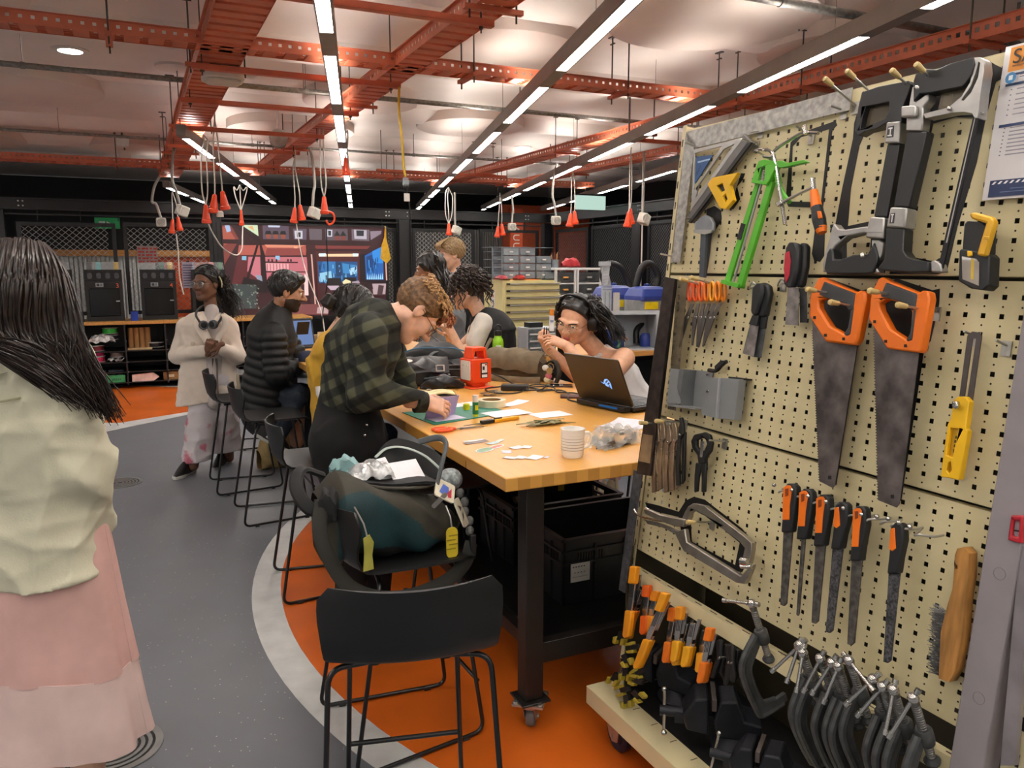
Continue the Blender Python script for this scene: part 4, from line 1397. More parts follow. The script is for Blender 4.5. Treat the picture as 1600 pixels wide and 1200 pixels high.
flat_print('label_print',[('d8d8d8',R4(.0,.085,.034,.135)),('1d1d1f',R4(.004,.10,.018,.12)),('e8e8e8',R4(.0,.06,.034,.075)),('a02a20',R4(.02,.125,.032,.133))],FACE_U@Matrix.Translation((0,0,.0642)),m_print,lb)
for z in(.085,.11):
 obj('plug',G().cyl((.0625,.0,z),(.092,.0,z),.011,10),m_black,t)
t=thing('water_bottle','lime green metal water bottle with black loop cap','bottle',on_t(1.135,2.56))
obj('body',G().lathe([(0,0),(.034,0),(.0365,.004),(.0365,.16),(.034,.18),(.024,.196),(.024,.206),(0,.206)],32),mat('bottle_lime','8fce1e',.35,var=.03),t)
obj('cap',G().lathe([(0,.206),(.024,.206),(.0255,.210),(.0255,.236),(.022,.240),(0,.240)],24),m_black,t)
obj('loop',G().tube(spline([(-.018,0,.236),(-.02,0,.262),(0,0,.276),(.02,0,.262),(.018,0,.236)]),.006,8),m_black,t)
lb=obj('sticker',G().lathe([(.0368,.085),(.0372,.088),(.0372,.142),(.0368,.145)],32),mat('sticker_white','d4d8cf',.5),t)
bmx=bmesh.new()
bmx.from_mesh(lb.data)
bmesh.ops.delete(bmx,geom=[v for v in bmx.verts if not(v.co.y<-.018 and abs(v.co.x+.008)<.022)],context='VERTS')
bmx.to_mesh(lb.data)
bmx.free()
m_sat=mat('olive_canvas','6d5f49',.8,var=.10,scale=20,bump=.25,bscale=250)
t=thing('satchel','olive brown canvas satchel slumped on the table','bag',on_t(1.02,1.98,-.95))
def satch(a,b):
 th=2*PI*b
 x=-.20+.40*a
 env=(math.sin(PI*min(1,max(0,.06+a*.88))))**.45
 hgt=(.15+.03*math.sin(3*a+.5))*env
 dep=.085*env
 z=hgt/2+hgt/2*math.copysign(abs(math.cos(th))**.7,math.cos(th))
 y=dep*math.copysign(abs(math.sin(th))**.7,math.sin(th))*(1.1-.5*z/max(.01,hgt))
 f=.006*math.sin(14*a+5*math.sin(th))+.004*math.sin(27*a-4*th)
 return(x+.02*z*3,y*(1+f*6),max(.002,z+f))
obj('body',G().grid(satch,40,36),m_sat,t,angle=80)
obj('flap',G().grid(lambda a,b:(-.19+.36*a,-.015-.092*math.sin(min(1,b*1.15)*PI/2)-.004*math.sin(20*a),.165+.014*math.sin(3*a+.5)-.11*b**1.8+.005*math.sin(16*a+4*b)),24,12,thick=.005),m_sat,t,angle=80)
obj('strap',G().tube(spline([(-.19,-.02,.235),(-.21,-.06,.16),(-.205,-.10,.06),(-.17,-.13,.022),(-.05,-.15,.016),(.10,-.145,.016),(.19,-.12,.02)]),.02,8,flat=.25),m_sat,t)
obj('shoulder_strap',G().tube(spline([(.18,-.05,.10),(.26,-.08,.13),(.30,-.10,.07),(.285,-.11,.01)]),.016,8,flat=.4),mat('dark_olive_web','3a352a',.8),t)
for k,(x,z,c)in enumerate(((.215,.09,'d9d9d6'),(.235,.045,'c86a78'),(.225,.022,'d6cfae'))):
 obj('charm',G().ball((x,-.105,z),(.022,.012,.018),10,7),mat('charm_'+c,c,.4),t)
obj('badge',G().lathe([(0,.004),(.018,.004),(.02,0)],16,Matrix.Translation((.245,-.115,.075))@Matrix.Rotation(PI/2,4,'X')),mat('brass_badge','b59b6a',.35,.6),t)
t=thing('laptop_charger','black laptop power brick lying among the cables','charger',on_t(.80,1.60,-.5))
obj('brick',G().box((0,0,.016),(.15,.07,.032)),mat('brick_black','131316',.35,var=.03),t,bevel=.006)
obj('lead',G().tube(spline([(.075,0,.014),(.11,.01,.008),(.15,-.02,.006),(.20,.0,.006)]),.004,6),m_black,t)
cable('charge_cable',[(.88,1.50,ZT+.006),(1.0,1.47,ZT+.006),(.98,1.33,ZT+.006),(.90,1.20,ZT+.006),(.90,1.12,ZT+.006),(.93,1.03,ZT+.006),(.97,.96,ZT+.02)],.0042,m_black,'black cable curving over the wood to the laptop')
cable('charge_cable',[(.72,1.80,ZT+.085),(.80,1.79,ZT+.05),(.87,1.78,ZT+.01),(.88,1.65,ZT+.006),(.78,1.50,ZT+.006),(.68,1.50,ZT+.006),(.64,1.60,ZT+.006),(.68,1.70,ZT+.006),(.78,1.72,ZT+.006)],.004,m_black,'black cable looping beside the orange outlet block')
cable('charge_cable',[(.80,1.55,ZT+.010),(.90,1.60,ZT+.012),(1.0,1.55,ZT+.012),(.96,1.42,ZT+.006),(1.02,1.36,ZT+.006),(1.03,1.30,ZT+.006)],.004,m_black,'thin black cable running to the brown wallet')
cable('charge_cable',[(.82,1.50,ZT+.014),(.88,1.47,ZT+.016),(.94,1.53,ZT+.016),(.99,1.60,ZT+.016),(.93,1.64,ZT+.016),(.86,1.58,ZT+.016),(.82,1.5,ZT+.018)],.004,m_black,'tangled black cable coil before the satchel')
t=thing('wallet','dark brown leather wallet lying flat left of the laptop','wallet',on_t(.955,1.27,-.5))
obj('cover',G().box((0,0,.005),(.105,.08,.010)),mat('brown_leather','4a2a26',.45,bump=.2,bscale=300),t,bevel=.003)
obj('pages',G().box((.002,0,.005),(.104,.074,.006)),mat('page_brown','6d5348',.6),t,smooth=False)
t=thing('phone','dark phone lying beside the satchel strap','phone',on_t(1.08,1.62,-.55))
obj('body',G().prism(rrect(.15,.07,.01),0,.009),mat('phone_brown','3b2620',.3),t,bevel=.002)
obj('screen',G().prism(rrect(.142,.064,.008),.009,.0095),m_glass,t,smooth=False)
t=thing('laptop','open black laptop with a glowing blue emblem on its lid','laptop',on_t(.955,.935,-PI/2+.19))
LW,LDp=.37,.26
m_lap=mat('laptop_bronze','3a3126',.38,.35,var=.05)
m_lapb=mat('laptop_base_black','17171a',.4,var=.04)
g=G()
g.prism(rrect(LW,LDp,.012),.010,.026,Matrix.Translation((0,.13,0)))
g.box((0,-.018,.016),(LW*.88,.05,.022))
base=obj('base',g,m_lapb,t,bevel=.003)
for x in(-.14,.14):
 obj('foot',G().box((x,.02,.005),(.06,.012,.012)),m_lapb,base)
 obj('foot',G().box((x,.24,.005),(.06,.012,.012)),m_lapb,base)
obj('light_bar',G().box((.06,-.044,.018),(.12,.003,.008)),emitter('laptop_bar_blue','2d5f96',.6),base,smooth=False)
g=G()
for r_ in range(5):
 for c_ in range(15):
  g.box((-.16+c_*.0225,.04+r_*.022,.0275),(.019,.018,.003))
o=obj('keyboard',g,mat('key_teal_black','23343a',.4),base,smooth=False)
o['kind']='stuff'
obj('touchpad',G().box((-.02,.195,.0265),(.11,.07,.001)),mat('pad_grey','2c2c30',.35),base,smooth=False)
HM=Matrix.Translation((0,0,.024))@Matrix.Rotation(math.radians(25),4,'X')
lid=obj('lid',G().prism(rrect(LW,.245,.010,c=(0,.128)),-.004,.004,HM@Matrix(((1,0,0,0),(0,0,-1,0),(0,1,0,0),(0,0,0,1)))),m_lap,t,bevel=.002)
obj('screen',G().prism(rrect(LW-.012,.225,.006,c=(0,.132)),-.0052,-.0042,HM@FACE_U),emitter('laptop_screen','7f8aa0',.5),lid,smooth=False)
em_=mat('emblem_blue','5f8fe0',.3,emit=1.6)
EMB=[('6f9df0',[(-.055,.012),(-.028,-.006),(-.012,.004),(-.02,-.012),(-.004,-.018),(.02,-.022),(.03,-.034),(.034,.002),(.028,.02),(.014,.034),(-.006,.030),(-.018,.018),(-.026,.004),(-.034,.003)]),('3a3126',[(-.012,.010),(.012,.028),(.020,.022),(-.004,.004)]),('3a3126',[(.002,.0),(.024,.016),(.028,.006),(.008,-.008)]),('3a3126',[(.006,-.016),(.020,-.004),(.022,-.020)])]
flat_print('emblem',[(c,[(x*.8,y*.8)for x,y in p])for c,p in EMB],HM@FACE_U@Matrix.Translation((.06,.115,.0046)),print_mat('emblem_print',1.3),lid)
t=thing('plastic_bag','clear plastic bag of small metal parts at the front right','bag',on_t(.57,.30,.3))
obj('film',G().grid(lambda a,b:(-.13+.30*a,-.09+.18*b,max(.001,.06*math.sin(PI*a)**.6*math.sin(PI*b)**.6+.008*math.sin(19*a+7*b)+.006*math.sin(31*b-11*a))),26,18),mat('clear_film','d8dad6',.12,var=0,alpha=.35,bump=1,bscale=40),t)
for k in range(10):
 a=rl.uniform(0,2*PI)
 x,y=rl.uniform(-.09,.10),rl.uniform(-.07,.03)
 obj('metal_part',G().lathe([(.008,0),(.018,0),(.018,.01),(.008,.01),(.008,0)],14,Matrix.Translation((x,y,.004+.002*k))@Matrix.Rotation(a,4,'X')),mat('part_brown','5d4f45',.4,.5),t)
obj('dark_tool',G().prism([(-.13,-.05),(-.02,-.08),(.05,-.07),(-.03,-.045)],.002,.014),mat('dark_tool','3d3630',.4,.4),t)
m_nyl=mat('black_nylon','15171a',.6,var=.15,scale=18,bump=.2,bscale=300)
def blob_bag(w,d,h,seed,squ=.55,lean=0.):
 def f(a,b):
  th=2*PI*b
  x=-w/2+w*a
  env=math.sin(PI*min(.97,max(.03,a)))**.38
  c,s_=math.cos(th),math.sin(th)
  z=h/2*(1+math.copysign(abs(c)**squ,c))*env
  y=d/2*math.copysign(abs(s_)**squ,s_)*env+lean*z
  n=.012*math.sin(9*a+seed+3*s_)+.008*math.sin(17*a+2*seed+5*c)
  return(x,y+n*.6,max(.001,z+n*min(1,z*12)))
 return f
t=thing('backpack','black backpack with pale blue piping lying on the table','backpack',on_t(.60,2.36,-.15))
obj('body',G().grid(blob_bag(.46,.30,.20,1.3),36,32),m_nyl,t,angle=80)
obj('piping',G().tube(spline([(-.20,-.10,.150),(-.12,-.13,.178),(0,-.145,.182),(.10,-.14,.176),(.19,-.11,.15)]),.004,6),mat('blue_piping','3e6d8c',.5),t)
obj('front_pocket',G().grid(blob_bag(.38,.10,.12,.4),24,20,M=Matrix.Translation((.02,-.15,0))),m_nyl,t,angle=80)
for k,z in enumerate((.055,.08)):
 obj('zip',G().tube(spline([(-.15,-.205,z),(0,-.212,z+.004),(.18,-.198,z)]),.004,6),mat('zip_grey','4d5054',.4),t)
obj('strap',G().tube(spline([(.02,-.12,.16),(-.03,-.17,.15),(-.08,-.20,.10)]),.013,8,flat=.35),mat('strap_grey','55585a',.6),t)
t=thing('messenger_bag','black leather messenger bag with round sticker and pen','bag',on_t(.40,2.03,-.30))
obj('body',G().grid(blob_bag(.36,.22,.14,2.2,.4),28,28),mat('black_leather','17161a',.38,var=.1,bump=.25,bscale=120),t,angle=80)
obj('flap',G().grid(lambda a,b:(-.16+.33*a,.04-.165*b,.148-.07*b**1.5+.004*math.sin(12*a)),18,10,thick=.006),MATS['black_leather'],t,angle=80)
obj('round_sticker',G().lathe([(0,.001),(.024,.001),(.024,0)],20,Matrix.Translation((-.06,-.02,.136))@Matrix.Rotation(.35,4,'X')@Matrix.Diagonal((1.3,.8,1,1))),m_white,t)
obj('pen',G().tube([(-.05,-.075,.112),(.06,-.068,.118)],.007,8),mat('pen_blue','8fb2c4',.4),t)
obj('buckle',G().ring(rrect(.05,.05,.004),rrect(.034,.034,.003),0,.004,Matrix.Translation((.12,-.10,.10))@Matrix.Rotation(.7,4,'X')),m_chrome,t)
t=thing('pouch','small black leather pouch in front of the messenger bag','pouch',on_t(.47,1.83,-.18))
obj('body',G().grid(blob_bag(.24,.10,.065,3.1,.6),24,20),MATS['black_leather'],t,angle=80)
obj('zip',G().tube(spline([(-.10,-.02,.06),(0,-.02,.068),(.10,-.02,.058)]),.003,6),MATS['zip_grey'],t)
t=thing('notebook','open pale yellow notebook behind the plaid sleeve','book',on_t(.34,1.66,-.25))
obj('cover',G().box((0,0,.003),(.26,.15,.006)),m_black,t,smooth=False)
obj('pages',G().grid(lambda a,b:(-.125+.25*a,-.07+.14*b,.008+.012*abs(math.sin(PI*a*2))*(1-.3*b)),16,3,thick=.006),mat('page_yellow','d9cf9e',.6),t)
t=thing('key_ring','small brass key bunch by the black pouch','keys',on_t(.365,1.75))
for k in range(4):
 obj('key',G().prism([(0,-.004),(.03,-.003),(.03,.003),(0,.004),(-.012,.010),(-.02,0),(-.012,-.010)],0,.002,Matrix.Rotation(k*.9,4,'Z')@Matrix.Translation((.012,0,.001+.0025*k))),mat('brass','a98a4d',.35,.8),t)
obj('ring',G().tube([(.012*math.cos(a),.012*math.sin(a),.012)for a in[2*PI*i/16 for i in range(16)]],.0014,6,closed=True),m_chrome,t)
t=thing('backpack','black bag standing beside the tan folder behind the tilted head','backpack',on_t(.42,2.78,.2))
obj('body',G().grid(blob_bag(.34,.22,.22,.7),28,26),m_nyl,t,angle=80)
obj('handle',G().tube(spline([(-.05,0,.20),(-.04,0,.25),(.04,0,.25),(.05,0,.20)]),.009,8),m_nyl,t)
t=tag(obj('folder',G().box((0,0,.13),(.22,.012,.26)),mat('tan_folder','9a7434',.5)),'tan folder leaning upright behind the plaid shoulder','folder')
t.matrix_world=on_t(.20,2.20,-.5)@Matrix.Rotation(-.35,4,'X')
t=thing('tablet','tablet in a black case propped up before the bearded man','tablet',on_t(.20,4.30,.15))
obj('case',G().box((0,0,.125),(.20,.012,.25),Matrix.Rotation(-.30,4,'X')),m_black,t,bevel=.004)
obj('screen',G().box((0,-.0068,.13),(.172,.002,.20),Matrix.Rotation(-.30,4,'X')),emitter('tablet_screen','6f86b4',.75),t,smooth=False)
obj('stand',G().box((0,.075,.10),(.10,.006,.21),Matrix.Rotation(.45,4,'X')),m_black,t,smooth=False)
t=thing('small_box','cream carton corner peeping out behind the tablet','box',on_t(.36,4.40,.4))
obj('body',G().box((0,0,.05),(.10,.06,.10)),mat('cream_card','c9b592',.6),t,smooth=False)
obj('flap',G().box((0,-.03,.11),(.10,.002,.03),Matrix.Rotation(0,4,'X')),MATS['cream_card'],t,smooth=False)
t=tag(obj('cap_blue',G().lathe([(.0,.075),(.03,.07),(.055,.05),(.066,.015),(.064,0),(0,0)],18),mat('navy_cloth','1d2440',.7)),'dark navy ball shaped pouch at the table edge by the puffer cuff','pouch')
t.matrix_world=on_t(.06,3.42)
t=tag(obj('black_tray',G().lathe([(0,0),(.09,0),(.105,.012),(.10,.012),(.088,.004),(0,.004)],28),m_black),'flat black dish on the table left of the green bottle','dish')
t.matrix_world=on_t(.98,2.52)
m_oli=mat('pack_olive','38352b',.75,var=.1,scale=14,bump=.25,bscale=300)
m_teal=mat('pack_teal','0d3236',.7,var=.1,scale=14,bump=.2,bscale=300)
m_blk=mat('pack_black','121214',.7,var=.1,bump=.2,bscale=300)
BM=at_table(-.235,.34,.672)
bp=thing('backpack','overfull olive and teal backpack lying open on the stool','backpack',BM)
def pack(a,b):
 th=2*PI*b
 x=-.29+.47*a
 env=min(1,a*4+.45)**.6*(math.sin(PI*min(.985,.5+max(0,a-.25)*.66))**.4)
 c,s_=math.cos(th),math.sin(th)
 lift=.075*(1-a)**1.3
 hh=.215-.03*a
 z=lift*(.5+.5*c)+hh/2*(1+math.copysign(abs(c)**.55,c))*env
 y=-.005+.145*math.copysign(abs(s_)**.6,s_)*env
 n=.007*math.sin(8*a+3*s_+1)+.005*math.sin(19*a+4*c)
 return(x+.03*c*a,y+n,max(.002,z+n))
g=G()
g.grid(pack,130,120)
for k in range(len(g.f)):
 i,j=k//120,k%120
 a,b=i/130,j/120
 if.53<b<.88:
  q=(b-.53)/.33
  g.m[k]=1 if q<1.0-.9*max(0,a-.30)and a>.08 else 0
  if q<.42-.5*max(0,a-.38)and.25<a<.86:
   g.m[k]=2
obj('body',g,[m_oli,m_teal,m_blk],bp,angle=80)
obj('open_rim',G().tube(spline([(-.22,-.06,.272),(-.10,-.085,.235),(.04,-.075,.215),(.12,.0,.205),(.08,.075,.215),(-.08,.085,.24),(-.20,.05,.275)],6),.009,8,flat=.6),m_oli,bp)
obj('inside',G().grid(lambda a,b:(-.20+.30*a,-.07+.14*b,.225+.03*(1-a)+.004*math.sin(9*a)),8,6,thick=.01),m_blk,bp)
obj('open_flap',G().grid(lambda a,b:(-.06+.25*a,.06+.07*b+.03*math.sin(PI*a),.20+.135*b*math.sin(PI*min(.93,.12+a*.8))**.6+.01*math.sin(7*a)),22,12,thick=.008),m_blk,bp,angle=80)
obj('zip_tape',G().tube(spline([(-.055,.12,.285),(-.01,.125,.312),(.05,.12,.310),(.11,.08,.285),(.15,.03,.245)],6),.009,8,flat=.4),mat('zip_pale','a9b4ae',.5),bp)
obj('grab_handle',G().tube(spline([(.10,-.07,.20),(.13,-.05,.28),(.165,.0,.335),(.155,.05,.35),(.10,.10,.33)],6),.012,8,flat=.6),mat('strap_grey','55585a',.6),bp)
obj('shoulder_strap',G().tube(spline([(-.29,-.10,.22),(-.31,-.17,.12),(-.24,-.21,-.03),(-.10,-.215,-.095),(.06,-.20,-.085),(.16,-.17,-.04),(.20,-.14,.02)],6),.024,8,flat=.3,up=(0,-1,0)),mat('strap_olive_dark','24231d',.8,bump=.2),bp)
obj('shoulder_strap',G().tube(spline([(-.26,.02,.27),(-.33,.0,.30),(-.36,-.06,.26),(-.33,-.10,.20),(-.28,-.09,.19)],6),.022,8,flat=.5),m_blk,bp)
obj('strap_knot',G().grid(blob_bag(.09,.07,.10,1.7),14,12,M=Matrix.Translation((-.27,-.10,.15))),m_blk,bp)
obj('lower_web',G().tube(spline([(-.05,-.20,-.08),(.0,-.16,-.12),(.07,-.18,-.10)],5),.014,8,flat=.35),m_blk,bp)
obj('buckle',G().box((.20,-.15,.015),(.022,.02,.075)),m_black,bp,bevel=.004)
obj('zip_pull',G().prism(rrect(.065,.016,.006),0,.004,Matrix.Translation((.095,-.115,.175))@Matrix.Rotation(-.7,4,'Y')@Matrix.Rotation(PI/2,4,'X')),m_chrome,bp)
def facing(o,n,xh):
 n=Vector(n).normalized()
 x=(Vector(xh)-n*Vector(xh).dot(n)).normalized()
 return frame(Vector(o),x,n.cross(x),n)
PT=facing((.125,-.085,.195),(.35,-.60,.75),(.8,-.1,-.5))
obj('patch',G().prism(rrect(.075,.085,.01),0,.005,PT),mat('patch_cream','d2cbb4',.7),bp)
flat_print('patch_picture',[('3558b0',[(-.022,-.02),(-.01,.025),(.012,.02),(.015,-.005),(.0,-.028)]),('b02c38',[(.008,-.01),(.024,.02),(.026,-.025),(.014,-.028)])],PT@Matrix.Translation((0,0,.0055)),m_print,bp)
PT2=facing((.178,-.095,.115),(.75,-.62,.40),(.25,-.2,-.9))
obj('patch',G().prism(rrect(.10,.05,.01),0,.005,PT2),MATS['patch_cream'],bp)
flat_print('patch_picture',[('2a2a2c',[(-.03,-.012),(-.015,.014),(-.005,-.004)]),('2a2a2c',[(.0,.012),(.018,.004),(.03,-.014),(.008,-.004)])],PT2@Matrix.Translation((0,0,.0055)),m_print,bp)
m_yel=mat('tag_yellow','cdb52c',.4,var=.05)
obj('yellow_tag',G().prism(rrect(.040,.105,.018),0,.005,Matrix.Translation((.115,-.175,.045))@FACE_U),m_yel,bp)
obj('tag_chain',G().tube([(.105,-.150,.165),(.113,-.170,.13),(.115,-.176,.098)],.003,6),m_chrome,bp)
for k in range(4):
 obj('tag_rib',G().box((.115+(.004 if k%2 else-.004),-.1808,.025+k*.015),(.032,.0016,.004)),mat('tag_dark','8d7a14',.5),bp,smooth=False)
obj('green_tag',G().prism([(-.015,0),(.018,.004),(.014,.05),(.020,.09),(.008,.115),(-.012,.105),(-.010,.06)],0,.006,Matrix.Translation((-.185,-.235,.02))@FACE_U),mat('tag_olive_yellow','a5a04a',.4),bp)
obj('tag_chain',G().tube([(-.20,-.15,.20),(-.19,-.22,.165),(-.185,-.238,.13)],.003,6),m_chrome,bp)
for(x,y,z,w,h,rx,rz,lab)in((.03,-.01,.225,.12,.085,-.9,.2,'white papers sticking out of the open backpack, right sheet'),(-.05,.0,.235,.09,.08,-.7,.5,'white papers sticking out of the open backpack, left sheet')):
 o=tag(obj('paper_sheet',G().box((0,0,h/2),(w,.002,h),Matrix.Rotation(rx,4,'X')),m_paper,smooth=False),lab,'paper','papers in the backpack')
 o.matrix_world=BM@at(x,y,z,rz)
o=tag(obj('plastic_wrap',G().grid(lambda a,b:(-.08+.15*a,-.04+.08*b,.05*math.sin(PI*a)**.5*math.sin(PI*b)**.5+.008*math.sin(17*a+9*b)),16,10,thick=.001),MATS['crinkled_film']),'crinkled silver wrap poking out of the backpack','wrap')
o.matrix_world=BM@at(-.10,.0,.255)
o=tag(obj('pale_cloth',G().grid(blob_bag(.10,.06,.05,.3),14,12),mat('teal_pale','7fa3a4',.7)),'pale teal cloth corner poking out at the left of the backpack','cloth')
o.matrix_world=BM@at(-.18,.05,.265)
o=tag(obj('wool_ball',G().ball((0,0,0),(.045,.040,.040),18,12),mat('wool_grey','9aa3a3',.9,var=.25,scale=60,bump=1.,bscale=90)),'grey knitted wool ball at the right end of the backpack','wool')
o.matrix_world=BM@at(.19,.03,.20)
for k in range(5):
 o=tag(obj('tassel',G().ball((0,0,0),(.016,.014,.018),8,6),mat('wool_dark','6d6f6c',.9,bump=1.,bscale=90)),['topmost yarn tassel under the grey wool ball','second yarn tassel below the wool ball','middle yarn tassel down the end of the backpack','fourth yarn tassel down the backpack end','lowest yarn tassel down the backpack end'][k],'tassel','yarn tassels on the backpack')
 o.matrix_world=BM@at(.215+.008*(k%2),.0-.022*k,.155-.028*k)
m_ch=mat('chest_cream','d2c68f',.42,var=.03,scale=4)
m_hand=mat('drawer_pull_aluminium','cfcdc6',.35,.7,var=.03)
t=thing('tool_chest','tall cream steel tool chest with nine wide drawers','cabinet',at_table(2.99,6.5,0))
W_,H_,D_=.80,1.45,.62
obj('carcass',G().box((W_/2,D_/2+.012,H_/2),(W_,D_,H_)),m_ch,t,bevel=.004)
obj('plinth',G().box((W_/2,D_/2,.045),(W_-.06,D_-.06,.09)),m_black,t,smooth=False)
zz=1.42
for k in range(12):
 h=.085 if k<5 else.115
 if zz-h<.1:
  break
 d=obj('drawer',G().box((W_/2,.004,zz-h/2),(W_-.07,.022,h-.008)),m_ch,t,smooth=False)
 obj('pull',G().box((W_/2+.02,-.016,zz-.012),(W_-.12,.022,.016)),m_hand,d,smooth=False)
 obj('pull_end',G().box((.065,-.016,zz-.012),(.05,.022,.018)),m_black,d,smooth=False)
 obj('mark',G().box((W_*.55,-.0075,zz-h*.55),(.006,.001,.016)),mat('mark_amber','d98a2b',.5),d,smooth=False)
 zz-=h
lb=obj('notice',G().box((-.001,.30,1.18),(.002,.12,.30)),m_white,t,smooth=False)
flat_print('notice_print',[('a33d34',R4(.27,1.24,.30,1.27)),('a33d34',R4(.31,1.24,.34,1.27)),('3a4a8c',R4(.27,1.18,.30,1.21)),('6a6a6a',R4(.27,1.08,.345,1.10)),('6a6a6a',R4(.27,1.12,.33,1.135))],Matrix(((0,0,-1,-.0022),(1,0,0,0),(0,1,0,0),(0,0,0,1))),m_print,lb)
obj('top_tray',G().box((W_*.40,.30,H_+.006),(W_*.5,.5,.012)),mat('orange_liner','d8843c',.5),t,smooth=False)
m_cl2=mat('drawer_clear','aab4ba',.2,var=.05,alpha=.55)
m_cl3=mat('drawer_grey_clear','8d979d',.25,var=.05,alpha=.75)
t=thing('drawer_organizer','stack of smoky clear small drawers on the cream tool chest','organizer',at_table(2.90,6.62,H_+.014))
for c in range(3):
 for r in range(4):
  if(c,r)in((2,3),):
   continue
  x,z=.14+c*.225,.005+r*.093
  d=obj('drawer',G().ring(R4(x,z,x+.215,z+.088),R4(x+.006,z+.006,x+.209,z+.082),-.14,.14,Matrix.Translation((0,.14,0))@FACE_U),m_cl2,t,smooth=False)
  obj('front',G().prism(rrect(.20,.075,.01,c=(x+.107,z+.044)),.004,.012,FACE_U),m_cl3 if(c+r)%3 else m_cl2,d)
  obj('pull',G().box((x+.107,-.016,z+.044),(.05,.012,.014)),m_white,d,smooth=False)
  obj('contents',G().box((x+.09,.12,z+.03),(.14,.2,.045)),mat('contents_'+str((c*3+r)%4),('7a8088','9a4a48','5a6068','a09a90')[(c*3+r)%4],.6,var=.3,scale=40),d,smooth=False)
for r in range(4):
 obj('end_frame',G().box((.07,.14,.05+r*.093),(.12,.28,.006)),m_cl3,t,smooth=False)
for x in(.01,.13):
 obj('end_post',G().box((x,.01,.19),(.012,.014,.38)),m_cl3,t,smooth=False)
obj('lid',G().box((.41,.14,.382),(.84,.29,.008)),m_cl3,t,smooth=False)
t=thing('drawer_box','single low clear drawer lying right of the organizer stack','organizer',at_table(3.60,6.60,H_+.014))
obj('tray',G().ring(R4(0,0,.26,.08),R4(.006,.006,.254,.074),-.1,.1,Matrix.Translation((0,.1,0))@FACE_U),m_cl2,t,smooth=False)
obj('front',G().prism(rrect(.25,.07,.01,c=(.13,.04)),.002,.010,FACE_U),m_cl3,t)
obj('contents',G().box((.12,.09,.03),(.2,.14,.045)),mat('contents_red','8d3a3c',.6,var=.3),t,smooth=False)
for k,(u,c)in enumerate(((2.86,'b8505a'),(3.10,'c23a34'))):
 o=tag(obj('parts_bag',G().grid(blob_bag(.16,.10,.05,1.+k),14,12),mat('bag_red_'+c,c,.4,var=.3)),['pinkish bag of parts at the left on the tool chest','red bag of parts below the organizer on the tool chest'][k],'bag')
 o.matrix_world=at_table(u+.12,6.53,H_+.001+.0125)
m_wd=mat('white_drawer_frame','d9d9d8',.4,var=.02)
m_smk=mat('smoke_drawer','4d4f50',.2,var=.08,alpha=.88)
for k,(u,w,lab)in enumerate(((3.70,.30,'white drawer tower with narrow smoky drawers beside the tool chest'),(4.01,.36,'white drawer tower with wide smoky drawers, rightmost'))):
 t=thing('drawer_tower',lab,'drawers',at_table(u,6.5,0),'white drawer towers')
 g=G()
 for x in(.014,w-.014):
  for y in(.014,.36):
   g.box((x,y,.79),(.028,.028,1.58))
 obj('frame_post',g,m_wd,t,smooth=False)
 obj('top_board',G().box((w/2,.19,1.585),(w+.01,.39,.03)),m_wd,t,bevel=.004)
 for r in range(10):
  z=1.55-r*.15
  obj('shelf',G().box((w/2,.19,z-.145),(w,.37,.018)),m_wd,t,smooth=False)
  d=obj('drawer',G().box((w/2,.19,z-.067),(w-.06,.36,.118),taper=1.),m_smk,t,bevel=.006)
  obj('pull',G().box((w/2,.004,z-.07),(.07,.02,.022)),mat('label_amber','d59a4a',.5)if(r<3 and k==0)else m_hand,d,bevel=.003)
t=thing('potted_plant','green leafy plant behind the white drawer towers','plant',at_table(4.55,8.2,1.0))
obj('pot',G().lathe([(0,0),(.09,0),(.12,.2),(.11,.2),(.10,.17),(0,.17)],18),mat('pot_dark','3a3532',.5),t)
for k in range(22):
 a,e=k*2.4,.35+.25*((k*7)%5)/5
 L=.34+.02*((k*5)%9)
 obj('leaf',G().grid(lambda p,q:((L*p*math.cos(e+p*.8))*math.cos(a)-(q-.5)*.06*math.sin(PI*min(1,p+.05))*math.sin(a),(L*p*math.cos(e+p*.8))*math.sin(a)+(q-.5)*.06*math.sin(PI*min(1,p+.05))*math.cos(a),.18+L*p*(1.3-p*.7)),6,2,thick=.002),mat('leaf_green','3f6b2c',.5,var=.2),t)
t=thing('plant_stand','shelf stand carrying the plant behind the towers','stand',at_table(4.55,8.2,0))
obj('board',G().box((0,0,.985),(.6,.4,.03)),m_black,t)
for x in(-.26,.26):
 obj('leg',G().box((x,0,.485),(.04,.3,.97)),m_black,t)
o=tag(obj('red_pouch',G().grid(blob_bag(.26,.14,.10,2.),18,14),mat('pouch_red','c2343c',.6)),'red cloth pouch on top of the white drawer tower','pouch')
o.matrix_world=at_table(3.98,6.62,1.601+.0125)
t=thing('craft_jar','jar of red and tan sticks on the left white tower','jar',at_table(3.76,6.62,1.601))
obj('jar',G().lathe([(0,0),(.045,0),(.045,.10),(.040,.10),(.038,.01),(0,.01)],18),m_cl3,t)
for k in range(9):
 a=k*.7
 obj('stick',G().tube([(.02*math.cos(a),.02*math.sin(a),.012),(.05*math.cos(a),.05*math.sin(a),.16+.01*(k%4))],.006,6),mat('stick_'+str(k%3),('7a3328','b58a5a','4d3a30')[k%3],.6),t)
m_bn=mat('bench_ply','cf9550',.42,var=.08,scale=4,stretch=(2,14,14))
